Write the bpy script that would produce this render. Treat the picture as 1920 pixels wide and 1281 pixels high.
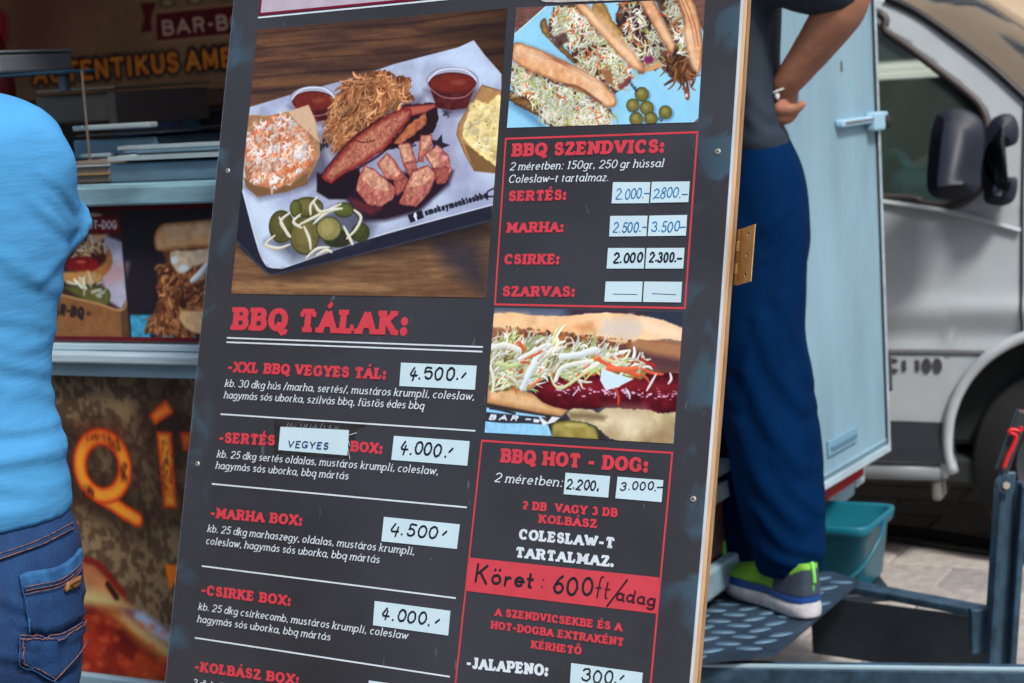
import bpy, bmesh, math, random
import numpy as np
from mathutils import Vector, Matrix, noise as mnoise
S = bpy.context.scene
COL = S.collection
for o in list(bpy.data.objects): bpy.data.objects.remove(o)
# ------------------------------------------------------------------ camera
F = 3497.5; EYE = 1.52
PITCH, ROLL = 0.13942, -0.06148
def cam_axes():
    c, s = math.cos(PITCH), math.sin(PITCH)
    r = np.array([1., 0, 0]); u = np.array([0, s, c]); b = np.array([0, -c, s])
    cr, sr = math.cos(ROLL), math.sin(ROLL)
    return np.stack([cr*r+sr*u, -sr*r+cr*u, b], 1)
RC = cam_axes()
cam = bpy.data.cameras.new('camera'); camo = bpy.data.objects.new('camera', cam); COL.objects.link(camo)
m = Matrix([list(RC[0])+[0], list(RC[1])+[0], list(RC[2])+[EYE], [0, 0, 0, 1]])
camo.matrix_world = m
cam.sensor_width = 36; cam.lens = F/1920*36; cam.clip_start = .05; cam.clip_end = 500
cam.dof.use_dof = True; cam.dof.focus_distance = 2.42; cam.dof.aperture_fstop = 8.0
S.camera = camo
# ------------------------------------------------------------------ light
W = bpy.data.worlds.new('World'); S.world = W; W.use_nodes = True
nt = W.node_tree; bg = nt.nodes['Background']
sky = nt.nodes.new('ShaderNodeTexSky'); sky.sky_type = 'NISHITA'; sky.sun_disc = False
SUN_EL, SUN_AZ = math.radians(50), math.radians(152)     # azimuth measured clockwise from +Y
sky.sun_elevation = SUN_EL; sky.sun_rotation = SUN_AZ
nt.links.new(sky.outputs[0], bg.inputs[0]); bg.inputs[1].default_value = 0.115; sky.dust_density = 3.5; sky.ozone_density = 2.0
sl = bpy.data.lights.new('sun', 'SUN'); sl.energy = 2.6; sl.angle = math.radians(10); sl.color = (1, .95, .88)
so = bpy.data.objects.new('sun', sl); COL.objects.link(so)
d = Vector((math.sin(SUN_AZ)*math.cos(SUN_EL), math.cos(SUN_AZ)*math.cos(SUN_EL), math.sin(SUN_EL)))
so.rotation_euler = d.to_track_quat('Z', 'Y').to_euler(); so.location = (0, 0, 8)
S.view_settings.view_transform = 'Standard'; S.view_settings.look = 'None'
S.view_settings.exposure = 0.45; S.view_settings.gamma = 1; S.view_settings.use_curve_mapping = False
S.render.engine = 'CYCLES'; S.cycles.use_denoising = True; S.cycles.max_bounces = 6
# ------------------------------------------------------------------ measuring helpers
C0 = np.array([0, 0, EYE])
def ray(px, py): return RC @ np.array([(px-960)/F, -(py-640.5)/F, -1.])
def at(px, py, Y):
    r = ray(px, py); return C0 + r*(Y/r[1])
def onplane(px, py, p0, n):
    r = ray(px, py); return C0 + r*(np.dot(np.array(p0)-C0, n)/np.dot(r, n))
class Frame:                       # a local frame: o + x*ex + y*ey + z*ez
    def __init__(s, o, ex, ey, ez): s.o, s.e = np.array(o, float), np.stack([ex, ey, ez], 1)
    def loc(s, p): return s.e.T @ (np.array(p)-s.o)
    def mat(s):
        m = Matrix([list(s.e[i])+[s.o[i]] for i in range(3)]+[[0, 0, 0, 1]]); return m
def lin(c):
    return tuple((x/12.92 if x <= .04045 else ((x+.055)/1.055)**2.4) for x in c)
def rgb(r, g, b): return lin((r/255, g/255, b/255))
rnd = random.Random(7)
# ------------------------------------------------------------------ object helpers
def link(o, parent=None):
    COL.objects.link(o)
    if parent is not None: o.parent = parent
    return o
def tag(o, label=None, cat=None, group=None, kind=None):
    if label: o['label'] = label
    if cat: o['category'] = cat
    if group: o['group'] = group
    if kind: o['kind'] = kind
    return o
def thing(name, label, cat, frame=None, loc=(0, 0, 0), group=None):
    o = bpy.data.objects.new(name, None); o.empty_display_size = .1
    if frame is not None: o.matrix_world = frame.mat()
    else: o.location = loc
    COL.objects.link(o); return tag(o, label, cat, group)
def obj(name, me, mat, parent=None, smooth=False, matrix=None):
    if isinstance(me, bmesh.types.BMesh):
        b = me; me = bpy.data.meshes.new(name); b.to_mesh(me); b.free()
    for mm in (mat if isinstance(mat, (list, tuple)) else [mat]): me.materials.append(mm)
    if smooth: me.polygons.foreach_set('use_smooth', [True]*len(me.polygons))
    o = bpy.data.objects.new(name, me); link(o, parent)
    if matrix is not None: o.matrix_local = matrix
    return o
def box(bm, lo, hi, bev=0.0, M=None, seg=2):
    r = bmesh.ops.create_cube(bm, size=1)
    vs = r['verts']; lo = Vector(lo); hi = Vector(hi)
    for v in vs: v.co = Vector(((v.co.x+.5)*(hi.x-lo.x)+lo.x, (v.co.y+.5)*(hi.y-lo.y)+lo.y, (v.co.z+.5)*(hi.z-lo.z)+lo.z))
    if bev > 0:
        es = list({e for v in vs for e in v.link_edges})
        r = bmesh.ops.bevel(bm, geom=es, offset=bev, segments=seg, affect='EDGES', profile=.5)
        vs = list({v for f in r['faces'] for v in f.verts} | {v for v in vs if v.is_valid})
    if M is not None: bmesh.ops.transform(bm, matrix=M, verts=vs)
    return bm
def B(lo, hi, bev=0.0, M=None): return box(bmesh.new(), lo, hi, bev, M)
def beam(bm, a, b, w, h, bev=.002, up=(0, 0, 1)):      # box along a->b
    a = Vector(a); b = Vector(b); z = (b-a); L = z.length; z.normalize()
    x = Vector(up).cross(z); x = x.normalized() if x.length > 1e-4 else Vector((1, 0, 0)); y = z.cross(x)
    M = Matrix([[x[i], y[i], z[i], a[i]] for i in range(3)]+[[0, 0, 0, 1]])
    return box(bm, (-w/2, -h/2, 0), (w/2, h/2, L), bev, M)
def grid(P, closed_u=False, cap=False):                # P: (n,m,3)
    n, k = P.shape[:2]; V = P.reshape(-1, 3); Fc = []
    ku = k if closed_u else k-1
    for i in range(n-1):
        for j in range(ku):
            a, b = i*k+j, i*k+(j+1) % k; Fc.append((a, b, b+k, a+k))
    if cap: Fc.append(tuple(range(k))[::-1]); Fc.append(tuple((n-1)*k+j for j in range(k)))
    me = bpy.data.meshes.new('m'); me.from_pydata(V.tolist(), [], Fc); me.update(); return me
def into(bm, me):
    bm.from_mesh(me); bpy.data.meshes.remove(me); return bm
def spline(pts, n):
    P = np.array(pts, float); k = len(P); t = np.linspace(0, k-1, n); i = np.clip(t.astype(int), 0, k-2); f = (t-i)[:, None]
    p0, p1, p2, p3 = P[np.maximum(i-1, 0)], P[i], P[i+1], P[np.minimum(i+2, k-1)]
    return .5*((2*p1)+(p2-p0)*f+(2*p0-5*p1+4*p2-p3)*f**2+(3*p1-p0-3*p2+p3)*f**3)
def tube(pts, r, n=10, sub=0, cap=True, closed=False):
    P = spline(pts, sub) if sub else np.array(pts, float)
    rr = np.interp(np.linspace(0, 1, len(P)), np.linspace(0, 1, len(r)), r) if np.ndim(r) else np.full(len(P), r)
    T = np.gradient(P, axis=0); T /= np.linalg.norm(T, axis=1)[:, None]+1e-12
    up = np.array([0, 0, 1.]) if abs(T[0][2]) < .9 else np.array([1., 0, 0]); out = []
    for p, t, q in zip(P, T, rr):
        x = np.cross(up, t); x /= np.linalg.norm(x)+1e-12; y = np.cross(t, x); up = y
        a = np.arange(n)/n*2*math.pi; out.append(p+q*(np.cos(a)[:, None]*x+np.sin(a)[:, None]*y))
    return grid(np.array(out), True, cap)
def tub(pts, r, **k): return into(bmesh.new(), tube(pts, r, **k))
def prism(bm, pts, d0, d1, M=None, bev=0):             # outline in xy, extruded along z
    vs = [bm.verts.new((x, y, d0)) for x, y in pts]; f = bm.faces.new(vs)
    r = bmesh.ops.extrude_face_region(bm, geom=[f]); tv = [g for g in r['geom'] if isinstance(g, bmesh.types.BMVert)]
    for v in tv: v.co.z = d1
    av = vs+tv
    bmesh.ops.recalc_face_normals(bm, faces=list({f for v in av for f in v.link_faces}))
    if bev:
        es = [e for e in {e for v in av for e in v.link_edges} if abs(e.verts[0].co.z-e.verts[1].co.z) < 1e-6]
        r = bmesh.ops.bevel(bm, geom=es, offset=bev, segments=2, affect='EDGES')
        av = list({v for f in r['faces'] for v in f.verts} | {v for v in av if v.is_valid})
    if M is not None: bmesh.ops.transform(bm, matrix=M, verts=av)
    return bm
def fuse(bm, voxel=.008, smooth=6, fn=None, post=0):           # union of overlapping volumes -> one continuous mesh
    me = bpy.data.meshes.new('t'); bm.to_mesh(me); bm.free()
    o = bpy.data.objects.new('t', me); COL.objects.link(o)
    r = o.modifiers.new('r', 'REMESH'); r.mode = 'VOXEL'; r.voxel_size = voxel
    s = o.modifiers.new('s', 'SMOOTH'); s.factor = .5; s.iterations = smooth
    dg = bpy.context.evaluated_depsgraph_get(); out = bpy.data.meshes.new_from_object(o.evaluated_get(dg))
    bpy.data.objects.remove(o); bpy.data.meshes.remove(me)
    if fn is not None:
        n = len(out.vertices); co = np.empty(n*3); out.vertices.foreach_get('co', co); co = co.reshape(-1, 3)
        no = np.empty(n*3); out.vertices.foreach_get('normal', no); no = no.reshape(-1, 3)
        co = co+no*fn(co)[:, None]; ed = np.empty(len(out.edges)*2, np.int64); out.edges.foreach_get('vertices', ed); ed = ed.reshape(-1, 2)
        deg = np.bincount(ed.ravel(), minlength=n)[:, None]
        for _ in range(post):
            s_ = np.stack([np.bincount(ed[:, 0], co[ed[:, 1], k], n)+np.bincount(ed[:, 1], co[ed[:, 0], k], n) for k in range(3)], 1)
            co = .5*co+.5*s_/np.maximum(deg, 1)
        out.vertices.foreach_set('co', co.ravel()); out.update()
    return out
# ------------------------------------------------------------------ materials
def mat(name, col, rough=.6, metal=0., var=0., scale=8., col2=None, bump=0., bscale=60., stretch=(1, 1, 1), spec=.5, ramp=(.35, .65), detail=5, coat=0, sheen=0):
    M = bpy.data.materials.new(name); M.use_nodes = True; t = M.node_tree; p = t.nodes['Principled BSDF']
    p.inputs['Base Color'].default_value = (*col, 1); p.inputs['Roughness'].default_value = rough; p.inputs['Metallic'].default_value = metal
    p.inputs['Specular IOR Level'].default_value = spec; p.inputs['Coat Weight'].default_value = coat; p.inputs['Sheen Weight'].default_value = sheen
    tc = t.nodes.new('ShaderNodeTexCoord'); mp = t.nodes.new('ShaderNodeMapping'); mp.inputs['Scale'].default_value = stretch
    t.links.new(tc.outputs['Object'], mp.inputs[0])
    if var or col2:
        n = t.nodes.new('ShaderNodeTexNoise'); n.inputs['Scale'].default_value = scale; n.inputs['Detail'].default_value = detail; n.inputs['Roughness'].default_value = .6
        t.links.new(mp.outputs[0], n.inputs[0]); cr = t.nodes.new('ShaderNodeValToRGB'); t.links.new(n.outputs[0], cr.inputs[0])
        c2 = col2 if col2 else tuple(x*(1-var) for x in col)
        cr.color_ramp.elements[0].position = ramp[0]; cr.color_ramp.elements[1].position = ramp[1]
        cr.color_ramp.elements[0].color = (*c2, 1); cr.color_ramp.elements[1].color = (*col, 1)
        t.links.new(cr.outputs[0], p.inputs['Base Color'])
    if bump:
        n = t.nodes.new('ShaderNodeTexNoise'); n.inputs['Scale'].default_value = bscale; n.inputs['Detail'].default_value = 6
        t.links.new(mp.outputs[0], n.inputs[0]); b = t.nodes.new('ShaderNodeBump'); b.inputs['Strength'].default_value = bump; b.inputs['Distance'].default_value = .004
        t.links.new(n.outputs[0], b.inputs['Height']); t.links.new(b.outputs[0], p.inputs['Normal'])
    return M
def flat(name, col, rough=.6, spec=.2):
    return mat(name, col, rough, spec=spec, var=.12, scale=40)
def vnoise(x, y, seed=0):
    xi = np.floor(x).astype(np.int64); yi = np.floor(y).astype(np.int64); fx = x-xi; fy = y-yi
    fx = fx*fx*(3-2*fx); fy = fy*fy*(3-2*fy)
    def h(a, b):
        v = (a*374761393+b*668265263+seed*974634777) & 0xffffffff; v = ((v ^ (v >> 13))*1274126177) & 0xffffffff
        return ((v ^ (v >> 16)) & 0xffff)/65535.
    return (h(xi, yi)*(1-fx)+h(xi+1, yi)*fx)*(1-fy)+(h(xi, yi+1)*(1-fx)+h(xi+1, yi+1)*fx)*fy
def fbm(x, y, seed=0, o=4):
    s = 0; a = .5
    for i in range(o): s = s+a*vnoise(x*2**i+17.3*i, y*2**i+5.1*i, seed+i); a *= .5
    return s/(1-.5**o)
# ------------------------------------------------------------------ lettering: stroke skeletons
def A_(cx, cy, rx, ry, a0, a1, n=9):
    n = int(n*1.6)+1
    return [(cx+rx*math.cos(math.radians(a)), cy+ry*math.sin(math.radians(a))) for a in np.linspace(a0, a1, n)]
O_ = A_(.5, .5, .5, .5, 90, 450, 25)
G = {}   # char: (width, strokes, serifs[(x, y, left, right)])
G['A'] = (.86, [[(0, 0), (.5, 1)], [(1, 0), (.5, 1)], [(.2, .33), (.8, .33)]], [(0, 0, 1, .7), (1, 0, .7, 1)])
G['B'] = (.78, [[(.1, 0), (.1, 1)], [(.1, 1), (.62, 1)]+A_(.62, .77, .3, .23, 80, -90)+[(.1, .54)], [(.6, .54)]+A_(.64, .27, .36, .27, 80, -90)+[(.1, 0)]], [(.1, 0, 1, 0), (.1, 1, 1, 0)])
G['C'] = (.73, [A_(.52, .5, .52, .5, 38, 322, 20)], [('v', .92, .62, 1.)])
G['D'] = (.82, [[(.1, 0), (.1, 1)], [(.1, 1), (.45, 1)]+A_(.45, .5, .55, .5, 85, -85, 13)+[(.1, 0)]], [(.1, 0, 1, 0), (.1, 1, 1, 0)])
G['E'] = (.74, [[(.1, 0), (.1, 1)], [(.1, 1), (.95, 1)], [(.1, .52), (.72, .52)], [(.1, 0), (1, 0)]], [(.1, 0, 1, 0), (.1, 1, 1, 0), ('v', .95, .74, 1), ('v', 1, 0, .28), ('v', .72, .4, .64)])
G['F'] = (.7, [[(.1, 0), (.1, 1)], [(.1, 1), (.95, 1)], [(.1, .5), (.75, .5)]], [(.1, 0, 1, 1), (.1, 1, 1, 0), ('v', .95, .74, 1)])
G['G'] = (.82, [A_(.5, .5, .5, .5, 40, 335, 20), [(.62, .42), (1.02, .42)], [(.9, .42), (.9, .06)]], [('v', .88, .64, 1.)])
G['H'] = (.88, [[(.08, 0), (.08, 1)], [(.92, 0), (.92, 1)], [(.08, .5), (.92, .5)]], [(.08, 0, 1, .8), (.08, 1, 1, .8), (.92, 0, .8, 1), (.92, 1, .8, 1)])
G['I'] = (.42, [[(.5, 0), (.5, 1)]], [(.5, 0, 1, 1), (.5, 1, 1, 1)])
G['J'] = (.6, [[(.75, 1), (.75, .3)]+A_(.4, .28, .35, .28, 0, -170)], [(.75, 1, 1, .8)])
G['K'] = (.86, [[(.08, 0), (.08, 1)], [(.12, .42), (.85, 1)], [(.38, .58), (.92, 0)]], [(.08, 0, 1, .7), (.08, 1, 1, .7), (.85, 1, .8, .7), (.92, 0, .7, .8)])
G['L'] = (.7, [[(.1, 0), (.1, 1)], [(.1, 0), (1, 0)]], [(.1, 0, 1, 0), (.1, 1, 1, 1), ('v', 1, 0, .34)])
G['M'] = (1.02, [[(.1, 0), (.1, 1)], [(.9, 0), (.9, 1)], [(.1, 1), (.5, .2)], [(.9, 1), (.5, .2)]], [(.1, 0, 1, .7), (.9, 0, .7, 1), (.1, 1, 1, 0), (.9, 1, 0, 1)])
G['N'] = (.88, [[(.1, 0), (.1, 1)], [(.9, 0), (.9, 1)], [(.1, 1), (.9, 0)]], [(.1, 0, 1, .8), (.1, 1, 1, 0), (.9, 1, .8, 1)])
G['O'] = (.8, [O_], [])
G['P'] = (.76, [[(.1, 0), (.1, 1)], [(.1, 1), (.62, 1)]+A_(.62, .72, .38, .28, 80, -80)+[(.1, .44)]], [(.1, 0, 1, 1), (.1, 1, 1, 0)])
G['Q'] = (.8, [O_, [(.42, .26), (.62, .2), (.72, -.04), (.86, -.2), (1.02, -.12), (1.04, .0)]], [])
G['R'] = (.84, [[(.1, 0), (.1, 1)], [(.1, 1), (.58, 1)]+A_(.58, .75, .3, .25, 80, -80)+[(.1, .5)], [(.5, .5), (.7, .4), (.82, .0)]], [(.1, 0, 1, .8), (.1, 1, 1, 0), (.84, 0, .2, 1)])
G['S'] = (.7, [A_(.5, .74, .42, .26, 30, 180, 9)+A_(.5, .76, .42, .24, 200, 262, 4)+A_(.5, .27, .46, .26, 78, -10, 6)+A_(.5, .27, .46, .27, -20, -150, 8)], [('v', .9, .68, 1), ('v', .04, 0, .34)])
G['T'] = (.8, [[(.5, 0), (.5, 1)], [(0, 1), (1, 1)]], [(.5, 0, 1, 1), ('v', 0, .7, 1), ('v', 1, .7, 1)])
G['U'] = (.84, [[(.08, 1), (.08, .4)]+A_(.5, .38, .42, .38, 180, 360, 12)+[(.92, 1)]], [(.08, 1, 1, .8), (.92, 1, .8, 1)])
G['V'] = (.86, [[(0, 1), (.5, 0)], [(1, 1), (.5, 0)]], [(0, 1, .8, .9), (1, 1, .9, .8)])
G['W'] = (1.2, [[(0, 1), (.27, 0)], [(.27, 0), (.5, .85)], [(.5, .85), (.73, 0)], [(.73, 0), (1, 1)]], [(0, 1, .7, .7), (1, 1, .7, .7)])
G['X'] = (.86, [[(.05, 0), (.95, 1)], [(.05, 1), (.95, 0)]], [(.05, 0, .8, .7), (.95, 0, .7, .8), (.05, 1, .8, .7), (.95, 1, .7, .8)])
G['Y'] = (.84, [[(.5, 0), (.5, .45)], [(.5, .42), (.02, 1)], [(.5, .42), (.98, 1)]], [(.5, 0, 1, 1), (.02, 1, .8, .7), (.98, 1, .7, .8)])
G['Z'] = (.74, [[(-.15, 1), (1, 1)], [(.95, 1), (.05, 0)], [(-.2, 0), (1.2, 0)]], [('v', -.08, .76, 1), ('v', 1.12, 0, .26)])
# lower case: y 0..1 is the x-height, 2 the ascender, -1 the descender
bowl = A_(.5, .5, .5, .5, 90, 450, 17)
G['a'] = (.52, [bowl, [(1, 1), (1, .12), (1.1, 0), (1.2, 0)]], [])
G['b'] = (.52, [bowl, [(0, 2), (0, 0)]], [(0, 2, 1, 0)])
G['c'] = (.47, [A_(.55, .5, .55, .5, 50, 310, 14)], [])
G['d'] = (.52, [bowl, [(1, 2), (1, .12), (1.1, 0), (1.2, 0)]], [(1, 2, 1, 0)])
G['e'] = (.48, [[(.03, .52), (1, .52)]+A_(.5, .5, .5, .5, 5, 315, 16)], [])
G['f'] = (.34, [[(.4, 0), (.4, 1.6)]+A_(.8, 1.6, .4, .38, 180, 70, 6), [(0, 1), (.9, 1)]], [(.4, 0, 1, 1)])
G['g'] = (.52, [bowl, [(1, 1), (1, -.5)]+A_(.5, -.55, .5, .45, 0, -150, 8)], [])
G['h'] = (.52, [[(.05, 0), (.05, 2)], [(.05, .62)]+A_(.5, .6, .45, .4, 150, 10, 8)+[(.95, 0)]], [(.05, 2, 1, 0), (.05, 0, .8, .8), (.95, 0, .8, .8)])
G['i'] = (.22, [[(.5, 0), (.5, 1)]], [(.5, 1, 1, 0), (.5, 0, .9, .9), ('dot', .5, 1.62)])
G['k'] = (.5, [[(.05, 0), (.05, 2)], [(.08, .42), (.85, 1)], [(.4, .62), (.9, 0)]], [(.05, 2, 1, 0), (.05, 0, .8, .8), (.9, 0, .6, .8), (.85, 1, .6, .6)])
G['l'] = (.22, [[(.5, 2), (.5, 0)]], [(.5, 2, 1, 0), (.5, 0, .9, .9)])
G['m'] = (.82, [[(.03, 0), (.03, 1)], [(.03, .6)]+A_(.27, .6, .23, .4, 150, 10, 7)+[(.5, 0)], [(.5, .6)]+A_(.74, .6, .23, .4, 150, 10, 7)+[(.97, 0)]], [(.03, 1, 1, 0), (.03, 0, .8, .7), (.5, 0, .6, .6), (.97, 0, .7, .8)])
G['n'] = (.52, [[(.05, 0), (.05, 1)], [(.05, .6)]+A_(.5, .6, .45, .4, 150, 10, 8)+[(.95, 0)]], [(.05, 1, 1, 0), (.05, 0, .8, .8), (.95, 0, .8, .8)])
G['o'] = (.5, [bowl], [])
G['p'] = (.52, [bowl, [(0, 1), (0, -1)]], [(0, 1, 1, 0), (0, -1, .9, .9)])
G['q'] = (.52, [bowl, [(1, 1), (1, -1)]], [(1, -1, .9, .9)])
G['r'] = (.35, [[(.15, 0), (.15, 1)], [(.15, .55)]+A_(.68, .55, .5, .43, 165, 60, 6)], [(.15, 1, 1, 0), (.15, 0, .9, 1)])
G['s'] = (.42, [A_(.5, .74, .42, .26, 30, 180, 8)+A_(.5, .76, .42, .24, 200, 262, 4)+A_(.5, .27, .46, .26, 78, -10, 5)+A_(.5, .27, .46, .27, -20, -150, 7)], [])
G['t'] = (.34, [[(.4, 1.5), (.4, .35)]+A_(.72, .33, .32, .33, 190, 290, 6), [(0, 1), (.95, 1)]], [])
G['u'] = (.52, [[(.05, 1), (.05, .4)]+A_(.5, .4, .45, .4, 190, 350, 8)+[(.95, .4)], [(.95, 1), (.95, 0)]], [(.05, 1, 1, 0), (.95, 1, .9, 0), (.95, 0, 0, .9)])
G['v'] = (.5, [[(.03, 1), (.5, 0)], [(.97, 1), (.5, 0)]], [(.03, 1, .7, .6), (.97, 1, .6, .7)])
G['w'] = (.76, [[(.02, 1), (.27, 0)], [(.27, 0), (.5, .95)], [(.5, .95), (.73, 0)], [(.73, 0), (.98, 1)]], [(.02, 1, .7, .6), (.98, 1, .6, .7)])
G['y'] = (.5, [[(.03, 1), (.5, 0)], [(.97, 1), (.45, -.3), (.25, -.75), (0, -.85)]], [(.03, 1, .7, .6), (.97, 1, .6, .7)])
G['z'] = (.46, [[(.05, 1), (.95, 1)], [(.95, 1), (.05, 0)], [(.05, 0), (1, 0)]], [])
LOW = set('abcdefghiklmnopqrstuvwyz')
G['0'] = (.62, [O_], [])
G['1'] = (.4, [[(.55, 0), (.55, 1)], [(.55, 1), (.1, .78)]], [(.55, 0, 1, 1)])
G['2'] = (.66, [A_(.5, .7, .46, .3, 165, -25, 11)+[(.05, 0)], [(.05, 0), (1, 0)]], [])
G['3'] = (.66, [A_(.48, .76, .42, .24, 160, -80, 10), A_(.48, .27, .5, .27, 85, -160, 12)], [])
G['4'] = (.62, [[(.45, 1), (.02, .38), (1, .34)], [(.72, .68), (.6, -.1)]], [])
G['5'] = (.58, [[(.95, 1), (.2, 1), (.12, .55)], [(.12, .55)]+A_(.48, .31, .5, .31, 110, -155, 12)], [])
G['6'] = (.6, [[(.8, 1), (.35, .75), (.04, .35)]+A_(.5, .29, .46, .29, 180, 520, 18)], [])
G['8'] = (.58, [A_(.5, .76, .4, .24, -90, 270, 14), A_(.5, .27, .5, .27, 90, 450, 16)], [])
G['.'] = (.19, [], [('dot', .5, 0.02)])
G[','] = (.2, [[(.6, .1), (.35, -.14)]], [('dot', .55, 0.06)])
G[':'] = (.28, [], [('dot', .5, .02), ('dot', .5, .6)])
G['-'] = (.5, [[(-.25, .38), (1.25, .38)]], [])
G['·'] = (.3, [[(.0, .45), (1., .45)]], [])
G['/'] = (.34, [[(0, -.1), (1, 1.05)]], [])
G["'"] = (.36, [[(.1, .3), (.9, .62)]], [])
G[' '] = (.2, [], [])
G['?'] = (.5, [], [])
ACC = {'á': 'a', 'é': 'e', 'í': 'i', 'ó': 'o', 'ú': 'u', 'ö': 'o', 'ü': 'u', 'Á': 'A', 'É': 'E', 'Ő': 'O', 'Í': 'I'}
def layout(text, tv, th, xh=.68, serif=.12, track=.1, sl=0.):
    """-> list of (polyline, kind) in cap-height units, and the total width. kind: 'p' pen stroke, 's' slab bar, 'd' dot"""
    out = []; x = 0
    for ch in text:
        base = ACC.get(ch, ch); w, strokes, ser = G[base]; w = w+(.16 if ch == ' ' and serif > .06 else 0); low = base in LOW
        top = xh if low else 1.
        def Y(y):
            if not low: return th+y*(1-2*th)
            if y > 1: return xh-th+(y-1)*(1-xh)
            if y < 0: return th+y*.3
            return th+y*(xh-2*th)
        w_ = w+(2*tv if low or base in "OCGQ" else tv)*.6
        def X(xx): return x+tv+xx*(w_-2*tv)
        for s in strokes: out.append(([(X(a)+sl*Y(b), Y(b)) for a, b in s], 'p'))
        for s in ser:
            if s[0] == 'v':
                if serif > 0: out.append(([(X(s[1])+sl*Y(s[2]), Y(s[2])), (X(s[1])+sl*Y(s[3]), Y(s[3]))], 'v'))
            elif s[0] == 'dot': out.append(([(X(s[1])+sl*Y(s[2]), max(Y(s[2]), tv*1.05) if base != 'i' else Y(s[2]))], 'd'))
            elif serif > 0:
                yy = Y(s[1]); out.append(([(X(s[0])-s[2]*(tv+serif) + sl*yy, yy), (X(s[0])+s[3]*(tv+serif)+sl*yy, yy)], 's'))
        if ch != base:
            t = top if base != 'i' else xh*.95; cx = x+w_/2
            if ch in 'öü':
                for q in (-.13, .13): out.append(([(cx+q+sl*t, t+.2)], 'd'))
                out[-1][0][0] = (cx+.13+sl*t, t+.2)
            elif ch == 'Ő':
                for q in (-.1, .12): out.append(([(cx+q-.05, t+.08), (cx+q+.06, t+.3)], 'v'))
            else: out.append(([(cx-.03+sl*t, t+.07), (cx+.14+sl*t, t+.27)], 'v'))
            if base == 'i': out = [o for o in out if not (o[1] == 'd' and abs(o[0][0][0]-cx) < .15)]
        x += w_+track+(serif*.35 if base not in ' .,:' else 0)
    return out, x-track
def ribbon(V, Fc, pts, hv, hh, z, cap=0.):
    P = np.array(pts, float)
    if len(P) > 1:
        keep = [0]+[i for i in range(1, len(P)) if np.hypot(*(P[i]-P[i-1])) > 1e-6]; P = P[keep]
    if len(P) < 2: return
    if cap:
        for _ in (0, 1):
            d_ = P[0]-P[1]; P = np.vstack([P[0]+d_/np.hypot(*d_)*cap, P]); P = P[::-1]
    T = np.diff(P, axis=0); T /= np.hypot(T[:, 0], T[:, 1])[:, None]
    N = np.zeros_like(P); N[0] = T[0]; N[-1] = T[-1]
    if len(P) > 2: N[1:-1] = T[:-1]+T[1:]
    N /= np.hypot(N[:, 0], N[:, 1])[:, None]+1e-9
    mit = np.ones(len(P))
    if len(P) > 2: mit[1:-1] = 1/np.maximum(np.sum(N[1:-1]*T[1:], 1), .5)
    if len(P) > 4 and np.hypot(*(P[0]-P[-1])) < .02*(np.ptp(P[:, 0])+np.ptp(P[:, 1])):
        n_ = T[0]+T[-1]; n_ /= np.hypot(*n_); N[0] = N[-1] = n_; P[-1] = P[0]
    hw = np.sqrt((hv*N[:, 1])**2+(hh*N[:, 0])**2)*mit
    perp = np.stack([-N[:, 1], N[:, 0]], 1)*hw[:, None]; b = len(V)
    for p, q in zip(P, perp): V.append((p[0]-q[0], p[1]-q[1], z)); V.append((p[0]+q[0], p[1]+q[1], z))
    for i in range(len(P)-1): Fc.append((b+2*i, b+2*i+2, b+2*i+3, b+2*i+1))
def disc(V, Fc, c, rx, ry, z, n=14):
    b = len(V)
    for i in range(n): V.append((c[0]+rx*math.cos(i*6.2832/n), c[1]+ry*math.sin(i*6.2832/n), z))
    Fc.append(tuple(range(b, b+n)))
def lettermesh(text, p0, p1, h, tv=.12, th=.1, z=.0004, xh=.68, serif=.12, track=.08, sl=0., round_=False, jit=0., seed=0, tail=None):
    """p0, p1: baseline ends (local metres), h: cap height"""
    st, wd = layout(text, tv, th, xh, serif, track, sl)
    if tail: st += tail; 
    p0 = np.array(p0[:2]); p1 = np.array(p1[:2]); L = np.hypot(*(p1-p0)); ex = (p1-p0)/L; ey = np.array([-ex[1], ex[0]]); sx = L/wd
    V, Fc = [], []; k = 0; r = random.Random(seed)
    kx = sx/h
    for pts, kind in st:
        k += 1; zz = z+(k % 40)*1.5e-5
        if jit:
            dx, dy = r.uniform(-jit, jit), r.uniform(-jit, jit); pts = [(a+dx+r.uniform(-jit, jit)*.3, b+dy+r.uniform(-jit, jit)*.3) for a, b in pts]
            if len(pts) > 2: pts = [tuple(q) for q in spline(pts, len(pts)*2)]
        Q = [(a*kx, b) for a, b in pts]
        if kind == 'p':
            ribbon(V, Fc, Q, tv*(kx**.5 if not round_ else 1), th, zz, cap=0 if round_ else 0)
            if round_:
                for q in (Q[0], Q[-1]): disc(V, Fc, q, tv, tv, zz+4e-6, 8)
            elif len(Q) > 2 or abs(Q[0][0]-Q[-1][0]) > .02: pass
        elif kind == 's': ribbon(V, Fc, Q, th, th*.95, zz)
        elif kind == 'v': ribbon(V, Fc, Q, tv*.62 if not round_ else tv*.9, tv*.55 if not round_ else tv*.9, zz)
        elif kind == 'd': disc(V, Fc, Q[0], tv*1.15, tv*1.15, zz)
    V = [(*(p0+ex*x*h+ey*y*h), zz) for x, y, zz in V]
    me = bpy.data.meshes.new('lettering'); me.from_pydata(V, [], Fc); me.update(); return me
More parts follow.
